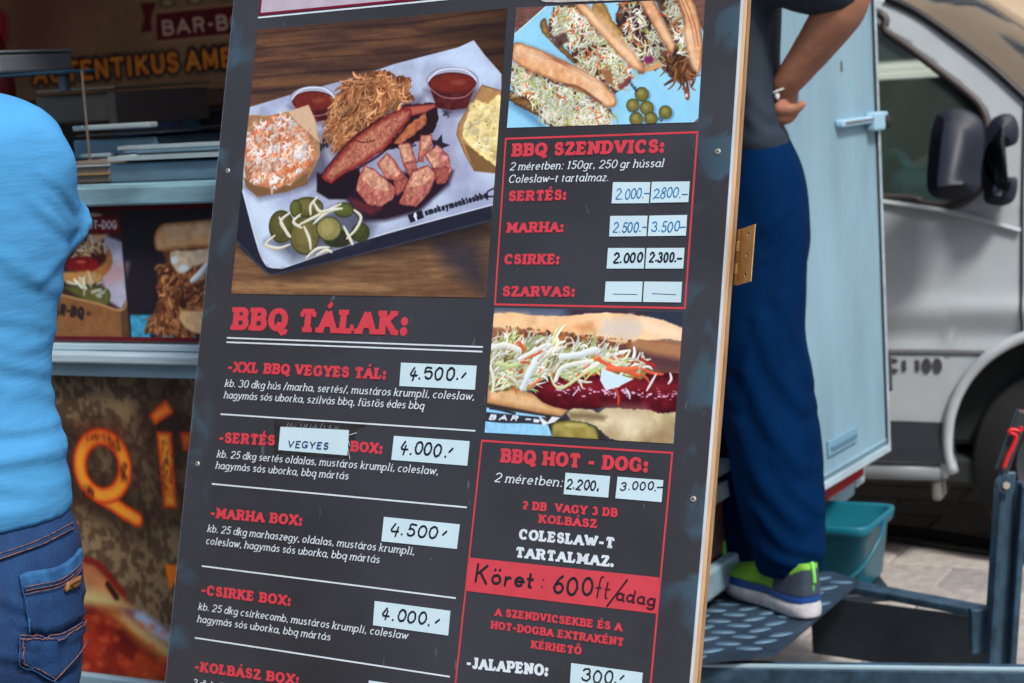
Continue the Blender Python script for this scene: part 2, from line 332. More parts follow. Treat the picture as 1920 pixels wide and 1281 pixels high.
# ------------------------------------------------------------------ printed pictures: a small painter working on a pixel canvas
class Canvas:
    """P maps a measured point to canvas pixels (x right, y down)."""
    def __init__(s, w, h, P, col):
        s.w, s.h, s.P = w, h, P; s.a = np.empty((h, w, 3)); s.a[:] = np.array(col)/255.; s.yy, s.xx = np.mgrid[0:h, 0:w]+.5
        s.n = np.random.RandomState(5); s.mask = None
    def C(s, pts): return np.array([s.P(*p) for p in pts], float)
    def win(s, x0, y0, x1, y1):
        x0 = max(int(x0), 0); y0 = max(int(y0), 0); x1 = min(int(x1)+2, s.w); y1 = min(int(y1)+2, s.h)
        return None if x1 <= x0 or y1 <= y0 else (slice(y0, y1), slice(x0, x1))
    def sdf(s, Q, X, Y):
        d = np.full(X.shape, 1e9); ins = np.zeros(X.shape, bool)
        for i in range(len(Q)):
            a = Q[i]; b = Q[(i+1) % len(Q)]; e = b-a; L = e@e+1e-9
            t = np.clip(((X-a[0])*e[0]+(Y-a[1])*e[1])/L, 0, 1)
            d = np.minimum(d, np.hypot(X-a[0]-t*e[0], Y-a[1]-t*e[1]))
            c = (a[1] > Y) != (b[1] > Y)
            ins ^= c & (X < (b[0]-a[0])*(Y-a[1])/(b[1]-a[1]+1e-12)+a[0])
        return np.where(ins, -d, d)
    def setmask(s, pts, soft=1.5):
        s.mask = None if pts is None else np.clip(.5-s.sdf(s.C(pts), s.xx, s.yy)/soft, 0, 1)
    def put(s, W_, col, al):
        if s.mask is not None: al = al*s.mask[W_]
        s.a[W_] = s.a[W_]*(1-al[..., None])+col*al[..., None]
    def poly(s, pts, col, soft=1., al=1., curve=False, tex=0, ts=.08, col2=None, edge=None, ew=6, raw=False, rough=0, seed=1, aniso=(1, 1)):
        Q = np.array(pts, float) if raw else s.C(pts)
        if curve: Q = spline(np.vstack([Q, Q[:1]]), len(Q)*5)[:-1]
        m = soft+2+rough; W_ = s.win(Q[:, 0].min()-m, Q[:, 1].min()-m, Q[:, 0].max()+m, Q[:, 1].max()+m)
        if W_ is None: return
        X, Y = s.xx[W_], s.yy[W_]; D = s.sdf(Q, X, Y)
        if rough: D = D+(fbm(X*.12, Y*.12, seed+9)-.5)*2*rough
        al_ = np.clip(.5-D/soft, 0, 1)*al; c = np.array(col)/255.*np.ones(X.shape+(3,))
        if col2 is not None:
            t = np.clip((fbm(X*ts*aniso[0], Y*ts*aniso[1], seed+3)-.3)/.4, 0, 1)[..., None]; c = c*(1-t)+np.array(col2)/255.*t
        if edge is not None:
            t = np.clip(1+D/ew, 0, 1)[..., None]; c = c*(1-t)+np.array(edge)/255.*t
        if tex: c = c*(1+tex*(fbm(X*ts*1.7*aniso[0], Y*ts*1.7*aniso[1], seed)[..., None]-.5)*2)
        s.put(W_, c, al_)
    def ell(s, c, rx, ry, col, rot=0, **k):
        a = np.linspace(0, 2*math.pi, 26)[:-1]; ca, sa = math.cos(rot), math.sin(rot)
        s.poly([(c[0]+rx*math.cos(t)*ca-ry*math.sin(t)*sa, c[1]+rx*math.cos(t)*sa+ry*math.sin(t)*ca) for t in a], col, **k)
    def strand(s, pts, w, col, hi=None, lo=None, al=1., soft=1.2, raw=False, taper=False, smooth=True, shade=True):
        Q = np.array(pts, float) if raw else s.C(pts)
        if smooth and len(Q) > 2: Q = spline(Q, len(Q)*4)
        m = w+2; W_ = s.win(Q[:, 0].min()-m, Q[:, 1].min()-m, Q[:, 0].max()+m, Q[:, 1].max()+m)
        if W_ is None: return
        X, Y = s.xx[W_], s.yy[W_]; D = np.full(X.shape, 1e9); SG = np.zeros(X.shape); n = len(Q)-1
        for i in range(n):
            a = Q[i]; b = Q[i+1]; e = b-a; L = e@e+1e-9; t = np.clip(((X-a[0])*e[0]+(Y-a[1])*e[1])/L, 0, 1)
            dx, dy = X-a[0]-t*e[0], Y-a[1]-t*e[1]; ww = w*(1 if not taper else (.5+.5*math.sin(math.pi*(i+.5)/n)))
            d = np.hypot(dx, dy)/ww; q = d < D; D = np.where(q, d, D); SG = np.where(q, (-dx*.4-dy*.9)/ww, SG)
        al_ = np.clip((1-D)*w/soft+.5, 0, 1)*al; c = np.array(col)/255.*np.ones(X.shape+(3,))
        if shade:
            hi_ = np.array(hi if hi is not None else np.minimum(np.array(col)*1.25+15, 255))/255.; lo_ = np.array(lo if lo is not None else np.array(col)*.5)/255.
            t = np.clip(SG, 0, 1)[..., None]; c = c*(1-t)+hi_*t; t = np.clip(-SG, 0, 1)[..., None]; c = c*(1-t)+lo_*t
        s.put(W_, c, al_)
    def text(s, txt, p0, p1, h, col, tv=.13, th=.11, serif=0, sl=0, al=1., halo=None, grow=1.):
        st, wd = layout(txt, tv, th, .72, serif, .1, sl); p0 = np.array(p0, float); p1 = np.array(p1, float); e = p1-p0; L = np.hypot(*e)
        ex = e/wd; n_ = np.array([e[1], -e[0]])/L*h
        f = lambda x, y: tuple(p0+ex*x+n_*y)
        sc = np.hypot(*(s.P(*f(0, 1))-s.P(*f(0, 0))))
        for pas in ((halo,) if halo else ())+(None,):
            for pts, k in st:
                Q = [f(x, y) for x, y in pts]
                if len(Q) == 1: Q = Q*2; Q[1] = (Q[1][0]+.01, Q[1][1])
                if pas: s.strand(Q, tv*sc*pas[1], pas[0], al=pas[2], soft=tv*sc*pas[1]*.9, shade=False, smooth=False)
                else: s.strand(Q, tv*sc*(.6 if k in 'v' else 1)*grow, col, shade=False, smooth=False, al=al)
    def scatter(s, region, n, lens, ws, cols, ang=None, angv=3.14, curl=1., al=1., field=.6, con=.62, fs=.022):
        Q = s.C(region); lo, hi_ = Q.min(0), Q.max(0); X = s.n.uniform(lo[0], hi_[0], n*6); Y = s.n.uniform(lo[1], hi_[1], n*6)
        D = s.sdf(Q, X, Y); ok = np.where(D < 0)[0][:n]; fa = fbm(X*fs, Y*fs, 77, 2)*2-1; fb = fbm(X*fs*1.6, Y*fs*1.6, 91, 2)
        for i in ok:
            a = (ang if ang is not None else 0)+(1-field)*s.n.uniform(-angv, angv)+field*angv*fa[i]*2.2; L = s.n.uniform(*lens); w = s.n.uniform(*ws); c = cols[s.n.randint(len(cols))]
            cu = s.n.uniform(-curl, curl); P_ = []; x, y = X[i], Y[i]
            for k in range(5): P_.append((x, y)); x += math.cos(a)*L/4; y += math.sin(a)*L/4; a += cu*.45
            sh = s.n.uniform(.82, 1.06)*(.72+.5*fb[i]); cc = np.clip(np.array(c)*sh, 0, 255); s.strand(P_, w*s.n.uniform(.6, 1.15), cc, hi=np.clip(cc*1.12+6, 0, 255), lo=cc*con, al=al, raw=True, taper=True)
    def finish(s, k=.06, con=1.08, sc=1.):
        # print grain, local tone and a little contrast, so that shapes sit in one exposure
        X, Y = s.xx, s.yy; g = fbm(X*.35*sc, Y*.35*sc, 41, 3)-.5; g2 = fbm(X*.05*sc, Y*.05*sc, 47, 4)-.5
        g3 = s.n.normal(0, .012, X.shape); m = s.a.mean(2, keepdims=True)
        s.a = s.a*(1+(k*2.2*g+k*1.6*g2)*np.clip(1.25-1.2*m[..., 0], .15, 1))[..., None]+g3[..., None]; s.a = (s.a-.42)*con+.42
        s.a = m*(1-1.06)+s.a*1.06
        b = s.a.copy()                      # soft sub-pixel blur joins the strokes
        for ax in (0, 1): b = (np.roll(b, 1, ax)+2*b+np.roll(b, -1, ax))/4
        s.a = b
    def image(s, name, sat=1.):
        a = np.clip(s.a, 0, 1); im = bpy.data.images.new(name, s.w, s.h)
        rg = np.ones((s.h, s.w, 4), np.float32); rg[..., :3] = a[::-1]; im.pixels.foreach_set(rg.ravel()); im.update(); im.pack(); return im
def print_mat(name, im, rough=.55, gain=1., spec=.2):
    M = bpy.data.materials.new(name); M.use_nodes = True; t = M.node_tree; p = t.nodes['Principled BSDF']
    ti = t.nodes.new('ShaderNodeTexImage'); ti.image = im; ti.extension = 'EXTEND'; uv = t.nodes.new('ShaderNodeUVMap')
    t.links.new(uv.outputs[0], ti.inputs[0])
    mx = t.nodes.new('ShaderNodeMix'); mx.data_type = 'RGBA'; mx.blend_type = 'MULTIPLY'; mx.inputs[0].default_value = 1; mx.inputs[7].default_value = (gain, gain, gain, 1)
    n = t.nodes.new('ShaderNodeTexNoise'); n.inputs['Scale'].default_value = 300
    t.links.new(ti.outputs[0], mx.inputs[6]); t.links.new(mx.outputs[2], p.inputs['Base Color'])
    p.inputs['Roughness'].default_value = rough; p.inputs['Specular IOR Level'].default_value = spec
    return M
def sheet(corners, uvf, z0, z1):         # corners TL,TR,BR,BL (local x,y); uvf(x,y)->(u,v)
    bm = bmesh.new(); t = [bm.verts.new((x, y, z1)) for x, y in corners]; b = [bm.verts.new((x, y, z0)) for x, y in corners]
    bm.faces.new(t[::-1]); [bm.faces.new((t[i], t[(i+1) % 4], b[(i+1) % 4], b[i])) for i in range(4)]
    uv = bm.loops.layers.uv.new('UVMap')
    for f in bm.faces:
        for l in f.loops: l[uv].uv = uvf(l.vert.co.x, l.vert.co.y)
    bmesh.ops.recalc_face_normals(bm, faces=bm.faces); return bm
def picture(name, quad, loc2, ppm, paint, base, parent, z0, z1, label=None, **mk):
    """quad: measured corners, loc2(px,py)->(x,y) in the surface's own metres; paint(canvas)"""
    Q = np.array([loc2(*q) for q in quad]); x0, y0 = Q.min(0); x1, y1 = Q.max(0); w = int((x1-x0)*ppm); h = int((y1-y0)*ppm)
    P = lambda px, py: (lambda q: np.array([(q[0]-x0)*ppm, (y1-q[1])*ppm]))(loc2(px, py))
    c = Canvas(w, h, P, base); paint(c); c.finish()
    o = obj(name, sheet([tuple(q) for q in Q], lambda x, y: ((x-x0)/(x1-x0), (y-y0)/(y1-y0)), z0, z1), print_mat(name, c.image(name), **mk), parent)
    if label: o['label'] = label
    return o
def cv(ox, oy, s): return lambda *p: [(ox+x*s, oy+y*s) for x, y in p]
# ---- picture 1: the tray
def paint_tray(c):
    a = cv(420, 0, .28125); b = cv(420, 200, .28125)
    X, Y = c.xx, c.yy; g = fbm(X*.006+fbm(X*.01, Y*.05, 3)*1.2, Y*.055, 11, 5); g2 = fbm(X*.02, Y*.25, 21, 3)
    t = np.clip((g-.35)/.35, 0, 1)[..., None]; top = np.array([74, 54, 48])*(1-t)+np.array([108, 78, 58])*t
    top = top*(.86+.28*g2[..., None]); yy = (Y/c.h)[..., None]; k = np.clip((yy-.55)*4, 0, 1)
    bot = (np.array([112, 84, 64])*(1-t)+np.array([150, 118, 86])*t)*(.82+.32*g2[..., None])
    w = top*(1-k)+bot*k; w = w*(1-.42*np.clip((X/c.w-.6)*2.2, 0, 1)[..., None]*(1-yy)**.6)
    c.a = w/255.
    for i in range(5):
        y = 60+i*27; c.strand([(470, y+6), (600, y-6), (760, y-16), (960, y-46)], 1.6, (38, 27, 28), al=.5, soft=4, shade=False)
    c.poly(b((1380, 850), (1700, 900), (1760, 1260), (1600, 1150), (1450, 1040)), (48, 48, 62), soft=45, al=.75)
    c.poly(b((60, 900), (380, 1150), (1780, 840), (1780, 740), (100, 500)), (30, 26, 30), soft=40, al=.75)
    c.poly(b((85, 880), (125, 960), (270, 1095), (330, 1118), (420, 1110), (1785, 765), (1785, 600), (120, 500)), (40, 42, 55), soft=3)
    c.strand(b((85, 890), (270, 1085), (380, 1108), (1000, 960), (1785, 755)), 1.4, (66, 70, 86), shade=False, soft=3)
    # paper
    c.strand(b((125, 560), (225, 930), (275, 1050)), 2.5, (60, 64, 80), shade=False, soft=3)
    pap = a((175, 715), (420, 640), (900, 510), (1130, 430), (1350, 372), (1560, 318), (1665, 270), (1740, 370), (1850, 495), (1850, 1280))+b((1790, 655), (1000, 870), (450, 1058), (370, 1075), (310, 1070), (275, 1045), (225, 930), (125, 560), (140, 300))
    c.poly(pap, (186, 200, 222), soft=1.5, tex=.06, ts=.02, col2=(160, 168, 196))
    c.setmask(pap)
    c.poly(b((60, 520), (300, 600), (700, 1000), (370, 1085), (250, 1050)), (206, 226, 246), soft=60, al=.8)
    c.poly(a((1300, 400), (1665, 280), (1845, 500), (1700, 560), (1500, 430)), (200, 222, 246), soft=40, al=.8)
    c.poly(a((640, 820), (1000, 640), (1500, 720), (1560, 1100), (1300, 1280), (640, 1280)), (140, 140, 164), soft=80, al=.6)
    c.setmask(None)
    c.strand(b((125, 560), (225, 930), (275, 1045), (310, 1070), (370, 1075), (450, 1058), (1000, 870), (1790, 655)), 1.1, (226, 236, 250), shade=False)
    c.text('SMO', *a((585, 1045), (775, 935)), 17, (38, 38, 50), tv=.15)
    c.text('E', *a((1250, 985), (1285, 970)), 12, (60, 60, 70), tv=.13)
    def star(x, y, r, col, rot=0):
        c.poly([(x+r*(1 if i % 2 == 0 else .42)*math.sin(rot+i*math.pi/5), y-r*(1 if i % 2 == 0 else .42)*math.cos(rot+i*math.pi/5)) for i in range(10)], col)
    star(*a((1485, 752))[0], 11, (45, 45, 58), .2); star(*a((1430, 970))[0], 22, (40, 40, 52), .3)
    # cups
    def cup(cx, cy, rx, ry, dep, sh):
        c.poly([(cx-rx*1.2, cy+dep*.3), (cx-rx*.2, cy+dep*1.3), (cx+rx*1.25, cy+dep*1.1), (cx+rx, cy)], (95, 88, 108), soft=16, al=.75)
        c.poly([(cx-rx, cy+4), (cx-rx*.62, cy+dep), (cx, cy+dep+4), (cx+rx*.62, cy+dep), (cx+rx, cy+4)], (96, 42, 42), soft=2, col2=(70, 28, 32))
        c.ell((cx, cy-2), rx*1.09, ry*1.25, (170, 176, 196), soft=2, edge=(120, 118, 140), ew=3)
        c.ell((cx, cy+3), rx, ry, (112, 46, 38), soft=2, edge=(74, 26, 28), ew=5, tex=.12)
        c.strand([(cx-rx, cy), (cx-rx*.5, cy-ry*1.05), (cx+rx*.5, cy-ry*1.1), (cx+rx, cy-2)], 1.3, (226, 236, 250), shade=False)
        c.strand([(cx-rx*1.05, cy+8), (cx-rx*.4, cy+ry+9), (cx+rx*.5, cy+ry+9), (cx+rx*1.03, cy+7)], 1.2, (176, 140, 150), shade=False, al=.8)
        c.ell((cx+rx*.25, cy+2), rx*.3, ry*.25, (150, 84, 70), soft=8, al=.6)
    cup(588, 187, 40, 19, 38, 0); cup(848, 153, 45, 20, 50, 0)
    # mac salad
    c.poly(a((1720, 565), (1850, 605), (1850, 1160), (1665, 1140), (1600, 1020), (1550, 900), (1560, 830)), (172, 134, 92), soft=1.5, tex=.1, edge=(118, 88, 58), ew=4)
    c.poly(a((1600, 960), (1850, 1080), (1850, 1160), (1670, 1142)), (124, 96, 62), soft=2)
    mass = a((1680, 665), (1760, 690), (1850, 655), (1850, 1100), (1780, 1080), (1700, 1030), (1600, 930), (1595, 850), (1625, 760))
    c.poly(mass, (242, 226, 170), curve=True, soft=2, rough=3, tex=.1, ts=.06, col2=(226, 204, 138))
    c.scatter(mass, 90, (8, 20), (3, 7), [(248, 236, 190), (238, 220, 160), (250, 240, 200), (224, 204, 140)], curl=1.5, con=.9, al=.6)
    for _ in range(9): x, y = c.n.uniform(885, 932), c.n.uniform(200, 300); c.ell((x, y), 2, 1, (96, 110, 56), soft=1)
    # coleslaw tub
    c.poly(a((130, 1240), (240, 1330), (560, 1250), (700, 1130), (660, 950)), (70, 66, 84), soft=22, al=.7)
    c.poly(a((100, 765), (300, 772), (440, 742), (565, 700), (605, 790), (640, 920), (640, 1040), (600, 1130), (540, 1230), (400, 1280), (225, 1312), (150, 1220)), (178, 142, 108), soft=1.5, tex=.08, col2=(150, 112, 80))
    c.poly(a((430, 745), (565, 700), (610, 800), (640, 950), (560, 880), (500, 830)), (206, 178, 152), soft=3)
    c.poly(a((130, 1180), (200, 1235), (330, 1262), (450, 1225), (560, 1150), (560, 1230), (420, 1280), (225, 1312), (150, 1250)), (124, 94, 66), soft=2)
    slaw = a((150, 905), (230, 830), (300, 790), (340, 768), (400, 765), (460, 820), (520, 860), (580, 940), (610, 1040), (540, 1140), (430, 1210), (330, 1245), (200, 1220), (140, 1100))
    c.poly(slaw, (214, 150, 116), curve=True, soft=2, rough=4, col2=(176, 110, 80))
    c.scatter(slaw, 420, (8, 24), (2., 5.), [(232, 230, 236), (244, 240, 240), (222, 150, 106), (236, 206, 186), (228, 220, 224), (206, 120, 78), (240, 236, 240), (236, 206, 186), (232, 184, 152)], curl=1.9, con=.84, al=.85)
    c.scatter(slaw, 60, (10, 30), (1., 2.), [(250, 250, 252), (226, 140, 96)], curl=2.4, con=.9)
    # pulled pork
    pork = a((700, 850), (720, 750), (740, 650), (800, 590), (840, 540), (940, 495), (1080, 470), (1130, 500), (1180, 510), (1250, 525), (1230, 600), (1280, 670), (1180, 690), (1060, 780), (960, 840), (860, 950), (800, 975), (710, 930))
    c.poly(a((640, 900), (760, 1050), (1300, 760), (1330, 640)), (60, 48, 60), soft=26, al=.6)
    c.poly(pork, (92, 54, 38), curve=True, soft=2, rough=5, col2=(120, 72, 46))
    c.scatter(pork, 520, (16, 40), (1.4, 3.4), [(190, 134, 94), (170, 114, 76), (208, 154, 112), (150, 98, 66), (198, 142, 100)], ang=2.1, angv=1.2, curl=1.1, field=.7, con=.42, fs=.03)
    c.scatter(pork, 90, (14, 34), (1.2, 2.6), [(216, 160, 116), (226, 176, 132), (176, 112, 74)], ang=1.6, angv=1.6, curl=1.4, field=.7)
    # brisket
    c.poly(a((620, 1150), (700, 1180), (900, 1120), (930, 1240), (860, 1330), (700, 1330), (620, 1280)), (34, 26, 36), soft=5)
    c.poly(a((1190, 700), (1420, 684), (1430, 790), (1400, 880), (1320, 930), (1180, 985), (1060, 1010), (1150, 860)), (44, 28, 34), soft=3, rough=3)
    c.poly(a((1120, 950), (1180, 860), (1290, 790), (1350, 745), (1350, 830), (1290, 880), (1180, 960)), (150, 84, 64), soft=3, rough=4, col2=(186, 120, 84), ts=.15)
    c.poly(a((1195, 712), (1405, 692), (1415, 715), (1340, 755), (1250, 775)), (172, 96, 82), soft=2, edge=(120, 44, 46), ew=5)
    sl_ = a((655, 1180), (700, 1110), (760, 1040), (860, 930), (960, 850), (1080, 775), (1200, 718), (1250, 735), (1235, 800), (1150, 900), (1080, 985), (1000, 1045), (900, 1110), (780, 1175), (722, 1222), (680, 1210))
    c.poly(sl_, (188, 128, 106), curve=True, soft=2, rough=2.5, edge=(116, 34, 36), ew=15, tex=.22, ts=.14, col2=(168, 106, 88))
    c.strand(a((640, 1180), (760, 1030), (860, 925), (1060, 780)), 2.5, (60, 22, 30), al=.8, soft=3, shade=False)
    c.strand(a((730, 1225), (900, 1120), (1080, 1000), (1240, 810)), 3, (54, 20, 30), al=.85, soft=3, shade=False)
    for _ in range(70):
        t = c.n.uniform(0, 1); x = 700+t*500+c.n.uniform(-60, 60); y = 1150-t*390+c.n.uniform(-45, 60); c.ell(a((x, y))[0], c.n.uniform(.6, 1.6), c.n.uniform(.6, 2), (96, 44, 42), soft=1, al=.85)
    c.strand(a((870, 935), (930, 950), (1000, 940)), 1, (80, 32, 36), shade=False)
    # burnt ends
    c.poly(b((820, 620), (880, 520), (1200, 440), (1440, 400), (1530, 430), (1500, 520), (1300, 700), (1080, 760), (920, 770), (860, 700)), (44, 30, 42), soft=12)
    def chunk(f, s1=(190, 128, 114), s2=(128, 62, 60), top=None):
        c.poly(b(*f), s1, soft=1.6, rough=2, tex=.25, ts=.12, edge=s2, ew=4, col2=(158, 92, 84))
        if top: c.poly(b(*top), (218, 172, 148), soft=3, tex=.2, ts=.14, rough=2, col2=(182, 130, 108))
    chunk([(1310, 190), (1390, 185), (1390, 260), (1340, 320), (1330, 370), (1290, 370)], top=[(1320, 200), (1380, 196), (1375, 240), (1318, 300)])
    chunk([(1160, 250), (1240, 240), (1285, 370), (1240, 470), (1190, 380)], top=[(1170, 262), (1232, 252), (1262, 360), (1200, 372)])
    chunk([(1200, 375), (1280, 365), (1290, 420), (1240, 475)])
    chunk([(1020, 380), (1090, 305), (1140, 360), (1215, 470), (1170, 505), (1080, 480)], top=[(1040, 380), (1090, 322), (1180, 450), (1130, 470)])
    chunk([(1335, 320), (1420, 252), (1500, 320), (1520, 430), (1480, 510), (1420, 525), (1395, 420)], s1=(206, 148, 140), top=[(1350, 325), (1420, 268), (1440, 380), (1400, 410)])
    chunk([(1400, 410), (1500, 400), (1500, 490), (1420, 525)], s1=(160, 84, 80))
    chunk([(935, 390), (1000, 415), (1090, 490), (1150, 540), (1135, 610), (1050, 670), (960, 660), (880, 560), (890, 500)], top=[(940, 402), (1000, 428), (1085, 500), (1100, 560), (1000, 550), (920, 490)])
    chunk([(1250, 430), (1360, 388), (1418, 450), (1380, 560), (1280, 672), (1165, 650)], top=[(1262, 440), (1360, 400), (1400, 450), (1340, 520), (1230, 540)])
    chunk([(1130, 500), (1230, 470), (1200, 560), (1150, 600)], s1=(170, 96, 88))
    c.poly(b((830, 600), (960, 650), (1060, 680), (980, 720), (880, 700)), (92, 44, 52), soft=8, rough=4)
    # pickles
    c.poly(b((280, 900), (460, 1030), (700, 980), (960, 900), (1000, 800), (820, 640)), (60, 60, 76), soft=30, al=.7)
    for (x, y, rx, ry, col) in ((385, 800, 85, 110, (84, 82, 50)), (560, 670, 105, 68, (100, 94, 56)), (480, 680, 40, 60, (88, 92, 50)), (800, 690, 68, 52, (84, 92, 48)), (910, 840, 62, 66, (66, 72, 42)), (760, 880, 100, 60, (50, 52, 40)), (540, 860, 98, 130, (104, 98, 60)), (700, 815, 84, 84, (140, 134, 88))):
        c.ell(b((x, y))[0], rx*.281, ry*.281, col, soft=2, edge=(50, 60, 30), ew=5, tex=.14, ts=.1, curve=False)
        c.ell(b((x-8, y-10))[0], rx*.16, ry*.15, np.minimum(np.array(col)*1.22, 255), soft=9, al=.6)
    for st in ([(580, 720), (580, 660), (625, 605)], [(500, 790), (620, 730), (780, 650)], [(600, 780), (700, 700), (790, 680)], [(440, 710), (380, 770), (440, 860)], [(370, 740), (420, 840), (445, 870)], [(510, 720), (465, 770), (520, 810)], [(535, 800), (570, 880), (580, 950)], [(870, 690), (915, 740), (880, 820), (820, 880)], [(340, 860), (280, 920), (360, 945), (440, 920)], [(550, 1010), (620, 950), (700, 940)], [(620, 990), (680, 960), (720, 970)], [(800, 800), (840, 880), (860, 920)], [(600, 640), (640, 700), (700, 690)]):
        c.strand(b(*st), 4., (218, 216, 200), hi=(238, 238, 228), lo=(150, 150, 118), taper=True)
    # lettering on the paper
    c.poly(b((1225, 722), (1318, 690), (1335, 740), (1245, 775), (1228, 735)), (36, 36, 48), soft=1)
    c.text('f', *b((1272, 765), (1300, 756)), 15, (220, 228, 240), tv=.14)
    c.text('smokeymonkiesbbq', *b((1345, 728), (1758, 608)), 12.5, (34, 34, 44), tv=.13, th=.1)
    c.strand(b((1760, 600), (1755, 570), (1800, 545)), 1.6, (34, 34, 44), shade=False)
    c.strand(b((1760, 600), (1800, 600)), 1.6, (34, 34, 44), shade=False)
SLAW = [(226, 230, 200), (240, 244, 232), (236, 242, 232), (244, 246, 238), (206, 216, 164), (214, 224, 176), (236, 232, 210), (216, 116, 74), (232, 238, 228), (180, 196, 120)]
# ---- picture 2: sandwiches
def paint_sandwiches(c):
    a = cv(940, 0, .20833)
    c.a[:] = np.array([150, 208, 238])/255.; c.a *= (.93+.14*fbm(c.xx*.02, c.yy*.02, 4))[..., None]
    for tri in (((120, 60), (420, 40), (125, 310)), ((1640, -60), (1860, -60), (1830, 300), (1790, 230), (1690, -10))):
        c.poly(a(*tri), (112, 82, 74), tex=.25, ts=.1, aniso=(.4, 1.6))
    c.poly(a((1735, 1100), (1790, 1050), (1790, 1120)), (112, 82, 74))
    c.strand(a((120, 310), (430, 38)), 1, (232, 244, 250), shade=False)
    def slaw(reg, n, l=(8, 28), dark=(70, 44, 38)):
        c.poly(a(*reg), dark, curve=True, soft=3, rough=5, col2=(112, 74, 52), ts=.1)
        c.scatter(a(*reg), n, l, (.8, 2.5), SLAW, curl=1.3, con=.75)
    def bun(reg, col=(232, 190, 150), edge=(140, 92, 60), lines=None, hl=(238, 206, 172)):
        c.poly(a(*reg), (60, 60, 80), curve=True, soft=14, al=.4)
        c.poly(a(*reg), col, curve=True, soft=2, rough=2, tex=.12, ts=.06, edge=edge, ew=7, col2=(212, 160, 118))
        for l in (lines or []): c.strand(a(*l), 1., (150, 96, 74), al=.85, shade=False)
    def glow(p, rx, ry, rot, col=(244, 214, 180)): c.ell(a(p)[0], rx, ry, col, rot=rot, soft=18, al=.7)
    # fourth
    c.poly(a((1360, -40), (1600, -40), (1700, 400), (1760, 640), (1700, 720), (1560, 720), (1440, 600), (1540, 480), (1450, 150)), (58, 42, 44), curve=True, soft=4, rough=4, col2=(110, 76, 50), ts=.12)
    c.scatter(a((1460, 540), (1700, 560), (1700, 700), (1560, 700)), 60, (14, 36), (2, 3.4), [(120, 80, 54), (84, 54, 40), (150, 104, 66)])
    c.scatter(a((1440, 40), (1560, 30), (1650, 300), (1660, 500), (1530, 500), (1570, 380)), 120, (12, 34), (.8, 2.5), SLAW, curl=1.3, con=.75)
    bun([(1560, -60), (1700, -40), (1785, 190), (1812, 450), (1780, 655), (1715, 600), (1650, 330), (1640, 180)], lines=[[(1620, 0), (1700, 200), (1745, 420)], [(1660, 0), (1740, 220), (1775, 420)], [(1590, 0), (1660, 160)]])
    glow((1700, 420), 7, 38, -.2)
    # third
    c.poly(a((830, -20), (900, -20), (1010, 190), (1130, 320), (1300, 600), (1240, 660), (1160, 470), (980, 330), (830, 130)), (176, 138, 86), curve=True, soft=3, rough=3, tex=.2, edge=(120, 84, 50))
    slaw([(1040, -30), (1220, -30), (1400, 280), (1500, 500), (1440, 600), (1300, 620), (1190, 470), (1110, 330), (1030, 180), (1060, 60)], 200, dark=(48, 36, 46))
    c.ell(a((1330, 540))[0], 9, 7, (130, 48, 92), soft=4)
    bun([(1215, -30), (1350, -30), (1470, 210), (1555, 380), (1560, 440), (1520, 475), (1400, 290), (1300, 120)], col=(222, 176, 140)); glow((1480, 300), 6, 30, -.5)
    c.poly(a((1200, 620), (1320, 610), (1420, 560), (1460, 600), (1320, 650)), (206, 156, 112), soft=3)
    # second
    c.poly(a((350, 205), (400, 175), (450, 330), (560, 420), (680, 560), (640, 560), (500, 430), (370, 290)), (150, 118, 70), curve=True, soft=3, tex=.2, edge=(96, 66, 44), rough=2)
    slaw([(470, 60), (650, 45), (790, 200), (950, 370), (1110, 570), (1180, 700), (1040, 830), (900, 740), (690, 590), (600, 430), (450, 330), (440, 180)], 760)
    c.poly(a((900, 640), (1000, 620), (1010, 780), (940, 740)), (150, 108, 78), soft=4, rough=3)
    c.poly(a((1040, 800), (1150, 690), (1190, 700), (1090, 810)), (132, 70, 72), soft=3, rough=3)
    c.poly(a((450, 330), (580, 300), (620, 380), (520, 430)), (74, 46, 44), soft=6, rough=5, al=.8)
    bun([(650, 12), (740, 12), (880, 180), (1000, 310), (1150, 440), (1245, 560), (1290, 640), (1200, 620), (1080, 520), (950, 370), (800, 200), (690, 90)], edge=(150, 92, 50)); glow((900, 230), 10, 46, -.75); glow((1150, 480), 10, 36, -.7)
    # first
    c.poly(a((60, 860), (200, 900), (420, 1160), (380, 1180), (70, 950)), (70, 110, 150), soft=14, al=.6)
    c.poly(a((75, 815), (180, 860), (330, 960), (420, 1100), (300, 1030), (75, 905)), (120, 92, 56), curve=True, soft=3, tex=.3, edge=(70, 52, 40), rough=3)
    slaw([(95, 560), (300, 650), (560, 760), (880, 930), (1000, 1000), (960, 1120), (720, 1160), (430, 1140), (330, 980), (200, 870), (80, 760)], 950, l=(10, 36))
    bun([(112, 390), (180, 390), (420, 480), (650, 590), (850, 700), (960, 790), (1030, 880), (1030, 945), (970, 970), (880, 925), (720, 830), (560, 760), (380, 690), (108, 550)], lines=[[(300, 470), (600, 600), (860, 740)], [(380, 480), (640, 620), (820, 730)], [(470, 520), (740, 640)], [(220, 460), (420, 540)]], edge=(158, 108, 72))
    glow((300, 500), 34, 7, .42); glow((760, 690), 34, 7, .5); glow((900, 880), 14, 8, .5)
    c.strand(a((560, 760), (700, 790), (900, 930)), 2.5, (90, 52, 36), al=.7, shade=False, soft=4)
